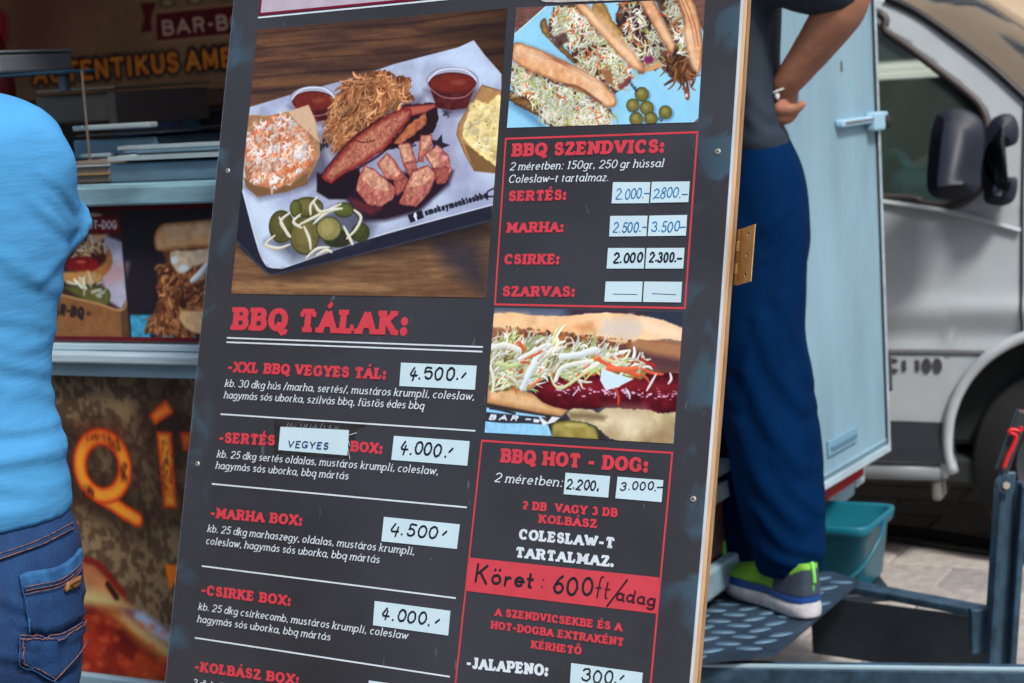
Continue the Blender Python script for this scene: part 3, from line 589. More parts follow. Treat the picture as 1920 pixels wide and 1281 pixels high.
    # pickles and crumbs
    for x, y, r in ((1265, 850, 64), (1185, 950, 60), (1310, 972, 62), (1478, 1012, 60), (1215, 1072, 62), (1345, 1068, 60)):
        c.ell(a((x+14, y+16))[0], r*.2083, r*.2083, (70, 100, 140), soft=8, al=.6)
        c.ell(a((x, y))[0], r*.2083, r*.215, (120, 112, 60), soft=1.6, edge=(62, 70, 38), ew=4, tex=.12, ts=.1); c.ell(a((x-8, y-12))[0], 5, 5, (160, 158, 96), soft=5, al=.7)
    c.ell(a((1672, 842))[0], 5.5, 13, (130, 72, 56), rot=-.15, soft=2, rough=1.5); c.ell(a((1668, 860))[0], 3, 4, (220, 200, 190), soft=1)
    c.text('kiesbb', *a((1140, 738), (1212, 832)), 7, (40, 50, 74), tv=.12); c.text('OK', *a((1405, 1070), (1445, 1105)), 6, (40, 50, 74))
    c.strand(a((1600, 730), (1620, 775)), 1, (90, 70, 70), shade=False); c.strand(a((1750, 650), (1745, 720), (1722, 775)), 1, (90, 60, 60), shade=False)
# ---- picture 3: hot dog
def paint_hotdog(c):
    a = cv(900, 560, .2186)
    X, Y = c.xx, c.yy; c.a[:] = np.array([54, 60, 76])/255.
    c.poly(a((120, 70), (700, 70), (760, 200), (120, 200)), (120, 134, 156), soft=40, al=.8); c.poly(a((800, 80), (1400, 80), (1400, 200), (800, 200)), (78, 48, 58), soft=30, al=.7)
    c.poly(a((90, 240), (900, 260), (1760, 380), (1760, 700), (90, 640)), (112, 70, 54), soft=5, tex=.2, ts=.03, col2=(150, 104, 76))
    c.poly(a((1180, 400), (1740, 380), (1740, 660), (1300, 600), (1150, 500)), (92, 62, 66), soft=30)
    c.poly(a((1280, 330), (1740, 380), (1740, 520), (1500, 480), (1280, 420)), (170, 126, 92), soft=14)
    top = a((90, 130), (280, 120), (440, 140), (620, 152), (780, 148), (900, 130), (1080, 120), (1250, 130), (1400, 150), (1560, 180), (1760, 268), (1760, 372), (1600, 345), (1480, 360), (1350, 350), (1260, 400), (1080, 360), (900, 330), (700, 300), (500, 300), (300, 262), (90, 240))
    c.poly(top, (232, 186, 140), soft=2, rough=2, tex=.1, ts=.02, col2=(244, 210, 170))
    c.poly(a((90, 140), (400, 150), (340, 240), (90, 230)), (246, 208, 160), soft=25, al=.8)
    c.poly(a((1000, 300), (1080, 180), (1300, 150), (1420, 240), (1330, 350), (1180, 350)), (214, 206, 196), soft=16, rough=8, al=.85); c.poly(a((1400, 170), (1740, 280), (1740, 350), (1440, 320)), (244, 224, 196), soft=18, al=.8)
    c.poly(a((820, 240), (960, 200), (990, 290), (880, 290)), (196, 130, 84), soft=14, al=.6)
    for i in range(150):
        t = c.n.uniform(0, 1); x = 240+t*1050; y = 255+t*120+c.n.uniform(-18, 26); k = c.n.randint(3)
        c.ell(a((x, y))[0], c.n.uniform(1.5, 6), c.n.uniform(.8, 2.6), [(84, 52, 40), (196, 142, 98), (136, 90, 60)][k], soft=1.5, al=.85, rough=1.5)
    # bottom bun
    c.poly(a((60, 900), (400, 960), (620, 1000), (800, 1060), (1010, 1110), (1100, 1230), (600, 1230), (60, 1230)), (60, 50, 46), soft=8)
    c.poly(a((60, 740), (300, 770), (480, 820), (600, 900), (760, 960), (700, 1010), (560, 990), (300, 940), (60, 895)), (222, 184, 138), soft=4, tex=.1, ts=.03, edge=(176, 128, 84), ew=12)
    # sausage
    sau = a((440, 800), (480, 740), (560, 700), (700, 668), (900, 655), (1100, 650), (1400, 640), (1760, 640), (1760, 970), (1500, 985), (1300, 960), (1150, 930), (1000, 945), (880, 940), (760, 950), (640, 930), (540, 890))
    c.poly(sau, (100, 24, 34), soft=3, tex=.25, ts=.03, col2=(70, 14, 26), edge=(66, 12, 22), ew=12)
    c.poly(a((560, 730), (900, 700), (1740, 720), (1740, 800), (900, 790), (560, 800)), (146, 44, 52), soft=22, al=.7)
    for i in range(120):
        t = c.n.uniform(0, 1); x = 620+t*1100; y = 770+60*t+c.n.normal(0, 26); c.ell(a((x, y))[0], c.n.uniform(.8, 4), c.n.uniform(.6, 2), (226, 196, 226), soft=1.4, al=.9, rough=1.2)
    # lower bun front
    c.poly(a((740, 985), (800, 940), (960, 960), (1020, 975), (1080, 935), (1200, 940), (1330, 950), (1460, 960), (1540, 985), (1760, 960), (1760, 1260), (1200, 1225), (1080, 1180), (1010, 1100), (900, 1060), (780, 1040)), (206, 192, 158), soft=2, rough=3, tex=.14, ts=.03, col2=(176, 156, 120))
    c.poly(a((1080, 960), (1400, 960), (1500, 1100), (1250, 1180), (1080, 1060)), (236, 226, 200), soft=40, al=.7); c.poly(a((1500, 1150), (1760, 1040), (1760, 1260), (1300, 1260)), (132, 110, 84), soft=40, al=.6)
    c.poly(a((760, 975), (1000, 985), (1090, 1010), (1060, 1050), (900, 1030), (770, 1030)), (120, 104, 78), soft=8, al=.8)
    # slaw
    sl_ = a((60, 350), (250, 360), (500, 370), (700, 420), (960, 420), (1060, 470), (1280, 560), (1420, 600), (1360, 690), (1100, 640), (900, 640), (760, 700), (600, 640), (500, 700), (400, 790), (300, 780), (120, 800), (60, 720))
    c.poly(sl_, (150, 146, 84), curve=True, soft=4, rough=5, col2=(104, 96, 56), ts=.08)
    c.scatter(sl_, 560, (14, 50), (.8, 3.8), SLAW, ang=-.7, angv=1., curl=1., con=.74)
    for st, w, col in (([(380, 770), (420, 620), (560, 430), (600, 400)], 8, (234, 240, 236)), ([(600, 640), (640, 740), (720, 760), (900, 640), (1010, 580)], 5.5, (214, 224, 170)), ([(340, 520), (450, 460), (560, 400)], 7, (240, 244, 240)), ([(360, 770), (420, 660), (480, 560)], 9, (224, 236, 240)), ([(700, 500), (860, 480), (990, 440)], 11, (230, 240, 240)), ([(650, 700), (700, 600), (820, 560), (960, 540)], 8, (236, 242, 232)), ([(890, 710), (960, 640), (1040, 600)], 4, (196, 214, 130)), ([(90, 580), (120, 700), (110, 800)], 6, (230, 236, 220)), ([(110, 420), (220, 400), (330, 440)], 10, (238, 240, 232)), ([(160, 560), (260, 580), (330, 560)], 8, (206, 220, 160)), ([(390, 520), (480, 480), (540, 450)], 4, (220, 106, 62)), ([(340, 380), (380, 440)], 6, (222, 100, 66)), ([(430, 760), (520, 690)], 5, (228, 136, 90)), ([(1010, 520), (1150, 590), (1300, 640), (1360, 660)], 6, (226, 106, 72)), ([(1100, 600), (1260, 610), (1340, 600)], 9, (230, 122, 84)), ([(1380, 600), (1480, 640), (1570, 650)], 5, (224, 104, 74)), ([(1380, 520), (1500, 580)], 4, (184, 50, 48)), ([(1430, 790), (1470, 720), (1510, 650)], 4.6, (236, 232, 236)), ([(1615, 730), (1640, 690), (1630, 640)], 4.6, (240, 236, 238)), ([(1170, 770), (1190, 860), (1185, 910)], 4, (206, 84, 48)), ([(1250, 770), (1280, 820), (1285, 860)], 4, (214, 220, 236)), ([(1040, 500), (1140, 540), (1260, 560)], 5, (222, 226, 180)), ([(1150, 480), (1200, 570)], 5, (232, 224, 214)), ([(800, 830), (850, 770)], 2.6, (224, 212, 236))):
        c.strand(a(*st), w*.62, np.array(col)*.96, hi=np.minimum(np.array(col)*1.05, 255), lo=np.array(col)*.78, taper=w < 6)
    c.poly(a((1045, 600), (1150, 640), (1318, 690), (1180, 760), (1080, 785), (1030, 700)), (206, 230, 246), soft=1.5, edge=(232, 244, 250), ew=3)
    # paper, lettering, pickle
    c.poly(a((30, 930), (300, 970), (560, 1010), (620, 1180), (30, 1150)), (150, 206, 238), soft=1.5, tex=.08)
    c.poly(a((30, 970), (330, 1000), (560, 1020), (600, 1085), (420, 1070), (200, 1068), (30, 1050)), (56, 56, 68), soft=1.5)
    c.text('BAR - ', *a((62, 1038), (470, 1056)), 10, (226, 240, 250), tv=.15, sl=.2)
    c.strand(a((90, 940), (160, 950), (300, 985)), 2.5, (52, 54, 70), shade=False)
    c.poly(a((500, 1000), (580, 1060), (620, 1010), (690, 1020), (640, 1060), (540, 1090)), (222, 230, 236), soft=2); c.poly(a((460, 1030), (520, 1040), (500, 1065), (460, 1060)), (220, 234, 244), soft=2)
    c.poly(a((612, 1190), (615, 1090), (640, 1060), (760, 1045), (880, 1060), (990, 1100), (1015, 1160), (1020, 1220)), (142, 130, 68), soft=2, tex=.12, ts=.04, edge=(92, 92, 48), ew=6, col2=(166, 154, 92))
    c.ell(a((820, 1085))[0], 22, 4, (196, 184, 116), soft=6, al=.7)
# ================================================================== SETTING: ground
def zplane(px, py, z): return onplane(px, py, (0, 0, z), np.array([0, 0, 1.]))
M_ground = mat('ground_dark', rgb(96, 92, 92), .9, var=.35, scale=3, bump=.4, bscale=90)
M_joint = mat('joint_sand', rgb(88, 84, 82), .95, var=.4, scale=20)
M_paver = [mat('concrete_paver', rgb(*c), .9, var=.35, scale=22, bump=.6, bscale=260, detail=9) for c in ((170, 164, 160), (156, 152, 150), (182, 176, 170))]
bm = bmesh.new(); bmesh.ops.create_grid(bm, x_segments=2, y_segments=2, size=60); bmesh.ops.translate(bm, vec=(0, 30, -.06), verts=bm.verts)
tag(obj('ground', bm, M_ground), kind='structure')
# block paving between the drawbar and the van, laid parallel to the trailer
TA = math.radians(28.165)
tx = np.array([math.cos(TA), -math.sin(TA), 0]); ty = np.array([math.sin(TA), math.cos(TA), 0])
pav = bpy.data.objects.new('pavement', None); COL.objects.link(pav); tag(pav, kind='structure')
PF = Frame((1.3, 4.6, 0), tx, ty, (0, 0, 1)); pav.matrix_world = PF.mat()
pm = []
for k in range(6):
    b_ = box(bmesh.new(), (-.198, -.098, -.06), (.198, .098, rnd.uniform(-.002, .002)), .006); me = bpy.data.meshes.new('paver'); b_.to_mesh(me); b_.free(); me.materials.append(M_paver[k % 3]); pm.append(me)
for i in range(-5, 7):
    for j in range(-8, 12):
        o = bpy.data.objects.new('paver', pm[rnd.randrange(6)]); COL.objects.link(o); o.parent = pav
        o.location = (i*.402+(j % 2)*.2, j*.202, rnd.uniform(-.0015, .0015))
# ================================================================== MENU BOARD
BA, BL = 0.59014717, 0.26999975
bh = np.array([math.cos(BA), -math.sin(BA), 0]); bn0 = np.array([-math.sin(BA), -math.cos(BA), 0])
bv = math.cos(BL)*np.array([0, 0, 1.])-math.sin(BL)*bn0; bn = np.cross(bh, bv)
p_ref = at(1340, 640, 2.30)
vbot = (p_ref[2]-.05)/bv[2]
BF = Frame(p_ref-bv*vbot, bh, bv, bn)             # x right along the board, y up the board, z out of it
def bl(px, py):
    q = BF.loc(onplane(px, py, BF.o, bn)); return np.array([q[0], q[1]])
board = thing('menu_board', 'tall leaning black barbecue menu board with food pictures and red and white lettering', 'menu board', BF)
# panel outline; the right edge bows slightly
vt = bl(900, 0)[1]+.17
Lp = [bl(439, 0), bl(310, 1281)]; dirL = (Lp[1]-Lp[0])/(Lp[1]-Lp[0])[1]
def left_x(v): return Lp[0][0]+dirL[0]*(v-Lp[0][1])
Rp = np.array([bl(*q) for q in ((1388.7, 0), (1375.5, 200), (1361.6, 400), (1347.6, 600), (1333, 800), (1324.6, 900), (1313, 1050), (1291.3, 1281))])
cR = np.polyfit(Rp[:, 1], Rp[:, 0], 2)
def right_x(v): return float(np.polyval(cR, min(max(v, Rp[-1][1]-.1), Rp[0][1]+.1)))
vs = np.linspace(0.0, vt, 26)
def outline(dx0, dx1): return [(left_x(v)+dx0, v) for v in vs]+[(right_x(v)+dx1, v) for v in vs[::-1]]
# black laminated face with weathered bluish patches near the margins
Mb = bpy.data.materials.new('black_laminate'); Mb.use_nodes = True; t = Mb.node_tree; p = t.nodes['Principled BSDF']
tc = t.nodes.new('ShaderNodeTexCoord')
def noise_(sc, det=6, dist=0., co='Object', st=(1, 1, 1)):
    mp = t.nodes.new('ShaderNodeMapping'); mp.inputs['Scale'].default_value = st; t.links.new(tc.outputs[co], mp.inputs[0])
    n = t.nodes.new('ShaderNodeTexNoise'); n.inputs['Scale'].default_value = sc; n.inputs['Detail'].default_value = det; n.inputs['Distortion'].default_value = dist
    t.links.new(mp.outputs[0], n.inputs[0]); return n.outputs[0]
def ramp_(src, a, b, ca=(0, 0, 0, 1), cb=(1, 1, 1, 1)):
    r = t.nodes.new('ShaderNodeValToRGB'); r.color_ramp.elements[0].position = a; r.color_ramp.elements[1].position = b
    r.color_ramp.elements[0].color = ca; r.color_ramp.elements[1].color = cb; t.links.new(src, r.inputs[0]); return r.outputs[0]
def math_(op, a, b):
    m_ = t.nodes.new('ShaderNodeMath'); m_.operation = op; m_.use_clamp = True
    for i, v in enumerate((a, b)):
        if isinstance(v, (int, float)): m_.inputs[i].default_value = v
        else: t.links.new(v, m_.inputs[i])
    return m_.outputs[0]
sp = t.nodes.new('ShaderNodeSeparateXYZ'); t.links.new(tc.outputs['Generated'], sp.inputs[0])
mg = math_('MAXIMUM', ramp_(sp.outputs[0], .0, .07, (1, 1, 1, 1), (0, 0, 0, 1)), ramp_(sp.outputs[0], .92, 1.0))
pt = math_('MULTIPLY', mg, ramp_(noise_(11, 7, .5), .52, .60)); pt = math_('MULTIPLY', pt, .8)
c1 = ramp_(noise_(3.2, 5), .35, .65, (.030, .029, .033, 1), (.046, .047, .058, 1))
mx = t.nodes.new('ShaderNodeMix'); mx.data_type = 'RGBA'; t.links.new(pt, mx.inputs[0]); t.links.new(c1, mx.inputs[6]); mx.inputs[7].default_value = (.05, .115, .165, 1)
sc_ = ramp_(noise_(26, 2, 3., st=(1, .2, 1)), .735, .75)
mx2 = t.nodes.new('ShaderNodeMix'); mx2.data_type = 'RGBA'; t.links.new(math_('MULTIPLY', sc_, .35), mx2.inputs[0]); t.links.new(mx.outputs[2], mx2.inputs[6]); mx2.inputs[7].default_value = (.2, .22, .25, 1)
dd = t.nodes.new('ShaderNodeTexVoronoi'); dd.inputs['Scale'].default_value = 34; t.links.new(tc.outputs['Object'], dd.inputs[0])
dm = math_('MULTIPLY', ramp_(dd.outputs['Distance'], .035, .05, (1, 1, 1, 1), (0, 0, 0, 1)), ramp_(noise_(5), .56, .6))
mx3 = t.nodes.new('ShaderNodeMix'); mx3.data_type = 'RGBA'; t.links.new(math_('MULTIPLY', dm, .7), mx3.inputs[0]); t.links.new(mx2.outputs[2], mx3.inputs[6]); mx3.inputs[7].default_value = (.006, .006, .008, 1)
t.links.new(mx3.outputs[2], p.inputs['Base Color']); t.links.new(ramp_(noise_(14), .3, .7, (.36, .36, .36, 1), (.56, .56, .56, 1)), p.inputs['Roughness'])
p.inputs['Specular IOR Level'].default_value = .5
bp = t.nodes.new('ShaderNodeBump'); bp.inputs['Strength'].default_value = .12; bp.inputs['Distance'].default_value = .002; t.links.new(noise_(45, 3), bp.inputs['Height']); t.links.new(bp.outputs[0], p.inputs['Normal'])
M_white = mat('white_core', rgb(205, 218, 232), .6, var=.3, scale=30, stretch=(1, .3, 1))
M_pine = mat('pine_wood', rgb(214, 178, 138), .65, var=.28, scale=10, stretch=(14, 1.2, 14), bump=.3, bscale=20)
M_pine2 = mat('darker_pine', rgb(168, 132, 92), .75, var=.4, scale=9, stretch=(14, 1.5, 14), bump=.4, bscale=20)  # darker pine tone for the rear battens, crossbars and strut
M_ply = mat('plywood_back', rgb(150, 120, 88), .8, var=.3, scale=6, stretch=(1, 8, 1))
obj('face', prism(bmesh.new(), outline(0.0, 0), -.0008, 0), Mb, board)
core = []
for v in vs: pass
obj('core', prism(bmesh.new(), outline(-.0012, .0012), -.0066, -.0009), M_white, board)
for (x_in, z0, z1, mm, dx) in ((.045, -.0225, -.0067, M_pine, -.0005), (.04, -.034, -.0226, M_pine2, -.0012)):
    pts = [(right_x(v)+dx+rnd.uniform(-.0004, .0004), v) for v in vs]+[(right_x(v)-x_in, v) for v in vs[::-1]]
    obj('batten', prism(bmesh.new(), pts, z0, z1, bev=.0016), mm, board)
    pts = [(left_x(v)+x_in, v) for v in vs]+[(left_x(v)+.003, v) for v in vs[::-1]]
    obj('batten', prism(bmesh.new(), pts, z0, z1, bev=.0012), mm, board)
for v in (.03, vt-.05): obj('crossbar', B((left_x(v)+.05, v, -.034), (right_x(v)-.05, v+.045, -.0067), .002), M_pine2, board)
# prop strut behind
bw = bmesh.new(); wl = lambda p: BF.loc(p)
topS = np.array([.0, vt*.72, -.03]); wtop = BF.o+BF.e@(topS+np.array([-.25, 0, 0]))
gnd = wtop+np.array([bn0[0], bn0[1], 0])*-.22; gnd[2] = .012
beam(bw, wl(wtop), wl(gnd), .045, .022); obj('strut', bw, M_pine2, board)
# prints -------------------------------------------------------------
c5 = cv(410, 550, .265625); c6 = cv(370, 770, .27604); c7 = cv(350, 1040, .27604); c8 = cv(920, 240, .27322)
r1 = cv(850, 820, .25); r2 = cv(850, 1040, .25)
picture('tray_photo', [(483, 56), (951.4, 15.5), (911, 558.6), (434, 551)], bl, 1500, paint_tray, (80, 60, 50), board, .0002, .0007, 'printed picture of a meat tray with pickles, sauces and slaw')
picture('sandwich_photo', [(969, 15), (1322.5, -3.5), (1309, 229.3), (951, 240)], bl, 1500, paint_sandwiches, (130, 190, 225), board, .0002, .0007, 'printed picture of four filled baguettes on blue paper')
picture('hot_dog_photo', [(927.3, 577.5), (1281.6, 584), (1262.8, 832), (909.2, 811.5)], bl, 1500, paint_hotdog, (60, 60, 70), board, .0002, .0007, 'printed picture of a hot dog with slaw')
M_red = flat('print_red', rgb(216, 70, 84), .5); M_wht = flat('print_white', rgb(222, 236, 246), .5)
M_mar = flat('print_maroon', rgb(122, 20, 44), .5)
def quadmesh(q, z0, z1, bev=0): return prism(bmesh.new(), [tuple(bl(*p_)) for p_ in q][::-1], z0, z1)
def strip(name, a, b, w, mm, z=.00058):
    a = bl(*a); b = bl(*b); V, Fc = [], []; ribbon(V, Fc, [a, b], w, w, z); me = bpy.data.meshes.new(name); me.from_pydata(V, [], Fc); return obj(name, me, mm, board)
UN = .00069/2.
def L(text, p0, p1, h, mm=M_red, kind='slab', name='lettering', z=.0005, parent=board, **k):
    p0 = p0[0] if isinstance(p0, list) else p0; p1 = p1[0] if isinstance(p1, list) else p1
    a, b = bl(*p0), bl(*p1); top = bl(p0[0], p0[1]-h); hh = abs(top[1]-a[1])
    st = dict(slab=dict(tv=.16, th=.112, serif=.07, track=.005), text=dict(tv=.066, th=.05, serif=.05, sl=.19, track=.06, xh=.68))[kind]; st = {**st, **k}
    return obj(name, lettermesh(text, a, b, hh, z=z, seed=len(text), **st), mm, parent)
# header: white panel with maroon border, white rule
hq = [(484, -60), (905, -110), (905, -8), (485.5, 28)]
a0, a1 = bl(485.5, 29), bl(1140, -33)
hx = lambda x, y: tuple(np.array(a0)+(np.array(a1)-a0)*x+np.array([-(a1-a0)[1], (a1-a0)[0]])/np.hypot(*(a1-a0))*y)
top_y = vt-.03-a0[1]
obj('header_border', prism(bmesh.new(), [hx(0, 0), hx(1.25, 0), hx(1.25, top_y), hx(0, top_y)][::1], .0002, .0005), M_mar, board)
obj('header_panel', prism(bmesh.new(), [hx(.006, .0035), hx(1.244, .0035), hx(1.244, top_y-.004), hx(.006, top_y-.004)], .0004, .0008), flat('header_white', rgb(196, 184, 200), .4), board)
obj('header_banner', prism(bmesh.new(), [hx(.255, .0195), hx(1.0, .0195), hx(1.0, .07), hx(.255, .07)], .0008, .0011), M_mar, board)
strip('rule', (484.1, 33.5), (960, -13), .0012, M_wht)
# torn white paper scrap near the top edge
obj('torn_tape', prism(bmesh.new(), [tuple(bl(*q)) for q in ((1008, -6), (1230, -16), (1216, -3), (1180, 1), (1100, 3), (1050, 5), (1018, 4))], .0008, .0012), mat('dirty_white', rgb(214, 208, 206), .8, var=.5, scale=80), board)
# left column
L('BBQ TÁLAK:', c5((86, 259)), c5((1334, 300)), 43)
strip('rule', (425.9, 633.7), (905.9, 650.9), .0011, M_wht); strip('rule', (425.2, 641.8), (905, 659.6), .0011, M_wht)
L('-XXL BBQ VEGYES TÁL:', c5((60, 557)), c5((1182, 611)), 20.5)
L('kb. 30 dkg hús /marha, sertés/, mustáros krumpli, coleslaw,', c5((42, 660)), c5((1806, 757)), 14.5, M_wht, 'text')
L('hagymás sós uborka, szilvás bbq, füstös édes bbq', c5((35, 742)), c5((1450, 822)), 14.5, M_wht, 'text')
for q0, q1 in (((414, 776.7), (891.7, 808.1)), ((397.6, 907.5), (875.7, 951.6)), ((379, 1061.5), (855.1, 1121.7)), ((366, 1196), (844, 1269.1))): strip('rule', q0, q1, .0011, M_wht)
L('-SERTÉS', c6((143, 219)), c6((531, 241)), 20.5); L('BOX:', c6((1037, 277)), c6((1258, 297)), 20.5)
L('kb. 25 dkg sertés oldalas, mustáros krumpli, coleslaw,', c6((132, 318)), c6((1636, 438)), 14.5, M_wht, 'text')
L('hagymás sós uborka, bbq mártás', c6((122, 395)), c6((1026, 470)), 14.5, M_wht, 'text')
L('-MARHA BOX:', c6((85, 728)), c6((713, 785)), 20)
L('kb. 25 dkg marhaszegy, oldalas, mustáros krumpli,', c6((67, 824)), c6((1475, 982)), 14.5, M_wht, 'text')
L('coleslaw, hagymás sós uborka, bbq mártás', c6((57, 907)), c6((1238, 1038)), 14.5, M_wht, 'text')
L('-CSIRKE BOX:', c7((95, 272)), c7((708, 352)), 19.5)
L('kb. 25 dkg csirkecomb, mustáros krumpli, coleslaw', c7((78, 375)), c7((1502, 577)), 14.3, M_wht, 'text')
L('hagymás sós uborka, bbq mártás', c7((70, 458)), c7((976, 585)), 14.3, M_wht, 'text')
L('-KOLBÁSZ BOX:', c7((50, 792)), c7((764, 888)), 19.5)
L('3 db kolbász, mustáros krumpli,', c7((38, 893)), c7((840, 1010)), 14.3, M_wht, 'text')
# sandwich box
def frame4(q, w, name):
    q = [bl(*x) for x in q]
    V, Fc = [], []
    for i in range(4): a, b = q[i], q[(i+1) % 4]; e = (b-a)/np.hypot(*(b-a))*w; ribbon(V, Fc, [a-e, b+e], w, w, .0003+i*2e-5)
    me = bpy.data.meshes.new(name); me.from_pydata(V, [], Fc); obj(name, me, M_red, board)
frame4([(948.7, 260.5), (1308, 248.2), (1284.2, 578), (928.2, 571)], .0013, 'box_outline')
L('BBQ SZENDVICS:', c8((142, 199)), c8((1192, 172)), 25)
L('2 méretben: 150gr, 250 gr hússal', c8((127, 293)), c8((1188, 270)), 15.5, M_wht, 'text'); L('Coleslaw-t tartalmaz.', c8((121, 379)), c8((810, 366)), 15.5, M_wht, 'text')
for s_, a_, b_ in (('SERTÉS:', (120, 505), (521, 497)), ('MARHA:', (106, 721), (503, 717)), ('CSIRKE:', (92, 938), (473, 938)), ('SZARVAS:', (78, 1158), (580, 1161))): L(s_, c8(a_), c8(b_), 20)
# hot dog box
frame4([(903.8, 826.6), (1260.8, 849.5), (1211, 1380), (848, 1340)], .0013, 'box_outline')
L('BBQ HOT - DOG:', r1((351, 189)), r1((1462, 268)), 27)
L('2 méretben:', r1((303, 335)), r1((822, 374)), 18, M_wht, 'text')
L('2 DB  VAGY 3 DB', r1((515, 541)), r1((1236, 601)), 16.5); L('KOLBÁSZ', r1((637, 643)), r1((1084, 683)), 16.5)
L('COLESLAW-T', r1((490, 766)), r1((1212, 836)), 20.5, M_wht); L('TARTALMAZ.', r1((463, 901)), r2((1203, 95)), 20.5, M_wht)
obj('red_band', quadmesh(r2((118, 22), (1546, 172), (1528, 444), (92, 272)), .0003, .0006), flat('band_red', rgb(214, 74, 86), .5), board)
L('A SZENDVICSEKBE ÉS A', r2((311, 459)), r2((1269, 577)), 15.5); L('HOT-DOGBA EXTRAKÉNT', r2((280, 556)), r2((1282, 689)), 15.5); L('KÉRHETŐ', r2((582, 703)), r2((964, 754)), 15.5)
L('-JALAPENO:', r2((94, 852)), r2((713, 915)), 22, M_wht)
# price labels with handwriting
M_ink = mat('black_marker', (.012, .014, .02), .4); M_ink2 = mat('faded_blue_marker', rgb(34, 132, 190), .5, var=.3, scale=60); M_ink3 = mat('blue_marker', rgb(20, 66, 124), .45, var=.3, scale=50)
M_paper = mat('label_paper', rgb(206, 234, 245), .5, var=.07, scale=14)
M_inkf = mat('worn_marker', rgb(78, 26, 40), .5, var=.6, scale=50)
def label(q, words, lab=None, ink=M_ink, tv=.078, jit=.07, **kw):
    o = obj('price_label', quadmesh(q, .0006, .0010), M_paper, board)
    if lab: o['label'] = lab
    for w_, a_, b_, h_ in words:
        a, b = bl(*a_[0]), bl(*b_[0]); hh = abs(bl(a_[0][0], a_[0][1]-h_)[1]-a[1])
        obj('handwriting', lettermesh(w_, a, b, hh, tv=tv, th=tv, z=.0012, serif=0, track=.12, sl=kw.get('sl', .12), round_=True, jit=jit, seed=hash(w_+str(int(a_[0][0])+int(a_[0][1]))) % 97 if False else (len(w_)*7+int(a_[0][0])+int(a_[0][1])) % 97), ink, o)
label(c5((1290, 490), (1823, 512), (1810, 682), (1278, 655)), [("4.500.'", c5((1335, 612)), c5((1745, 622)), 26)], 'white price label reading 4.500')
label(c6((1338, 172), (1852, 208), (1835, 375), (1320, 335)), [("4.000.'", c6((1370, 298)), c6((1740, 322)), 26)], 'white price label reading 4.000, upper')
label(c6((1270, 722), (1785, 773), (1765, 940), (1253, 888)), [("4.500'", c6((1305, 848)), c6((1690, 880)), 25)], 'white price label reading 4.500 beside the third heading')
label(c7((1280, 315), (1793, 382), (1778, 550), (1268, 480)), [("4.000.'", c7((1315, 438)), c7((1715, 492)), 25)], 'white price label reading 4.000, lower')
label(c7((1240, 855), (1750, 925), (1740, 1090), (1225, 1020)), [])
o = label(c6((568, 110), (1032, 133), (1020, 305), (553, 268)), [("VEGYES", c6((612, 252)), c6((892, 268)), 14)], 'white correction sticker reading VEGYES', ink=M_ink3, tv=.1, jit=.03)
M_tape = mat('dark_tape', (.036, .031, .03), .4, var=.5, scale=40, bump=.5, bscale=90)
obj('tape', quadmesh(c6((525, 40), (560, 40), (1150, 75), (1140, 110), (1090, 118), (1070, 200), (1034, 210), (1036, 325), (520, 290)), .0002, .0005), M_tape, board)
for k in range(16):
    x = 600+k*24+rnd.uniform(-8, 8); a_ = c6((x, 112+k*1.1))[0]; b_ = c6((x+rnd.uniform(-12, 24), 112+k*1.1-rnd.uniform(10, 34)))[0]
    V, Fc = [], []; ribbon(V, Fc, [bl(*a_), bl(*b_)], .00018, .00018, .0006); me = bpy.data.meshes.new('f'); me.from_pydata(V, [], Fc); obj('tape_fibre', me, M_wht, board)
for a_, b_ in (((1032, 166), (1085, 150)), ((1028, 205), (1036, 240)), ((1024, 250), (1038, 330))):
    V, Fc = [], []; ribbon(V, Fc, [bl(*c6(a_)[0]), bl(*c6(b_)[0])], .0004, .0004, .0006); me = bpy.data.meshes.new('f'); me.from_pydata(V, [], Fc); obj('tape_fibre', me, M_wht, board)
for q, w_, a_, b_, ink, tv in (
    ([(842, 373), (1097, 373), (1087, 517), (832, 519)], "2.000.-", (856, 486), (1096, 474), M_ink2, .055),
    ([(1108, 371), (1368, 368), (1358, 510), (1098, 515)], "2800.-", (1116, 480), (1352, 474), M_ink2, .055),
    ([(823, 605), (1078, 603), (1070, 743), (816, 746)], "2.500.-", (838, 712), (1076, 704), M_ink2, .06),
    ([(1092, 603), (1350, 598), (1341, 740), (1080, 743)], "3.500-", (1104, 708), (1340, 704), M_ink2, .06),
    ([(808, 825), (1060, 825), (1052, 966), (798, 966)], "2.000", (838, 922), (1046, 920), M_ink, .09),
    ([(1073, 825), (1332, 824), (1323, 966), (1063, 966)], "2.300.-", (1088, 918), (1312, 914), M_ink, .09),
    ([(792, 1055), (1045, 1055), (1037, 1195), (783, 1193)], "-", (840, 1168), (972, 1168), M_ink3, .03),
    ([(1056, 1055), (1315, 1057), (1307, 1198), (1048, 1195)], "-", (1136, 1160), (1260, 1162), M_ink3, .03)):
    label(c8(*q), [(w_, c8((a_[0], a_[1]+7)), c8((b_[0]-4, b_[1]+9)), 20)], None, ink=ink, tv=tv)
label(r1((845, 266), (1178, 292), (1163, 453), (830, 427)), [("2.200,", r1((842, 384)), r1((1095, 406)), 20)], 'white price label reading 2.200', tv=.08)
label(r1((1235, 296), (1577, 322), (1563, 487), (1218, 458)), [("3.000.-", r1((1250, 400)), r1((1576, 404)), 17)], 'white price label reading 3.000', tv=.08)
label(r2((887, 813), (1422, 886), (1410, 1060), (876, 990)), [("300.'", r2((960, 956)), r2((1290, 978)), 26)], 'white price label reading 300', tv=.07)
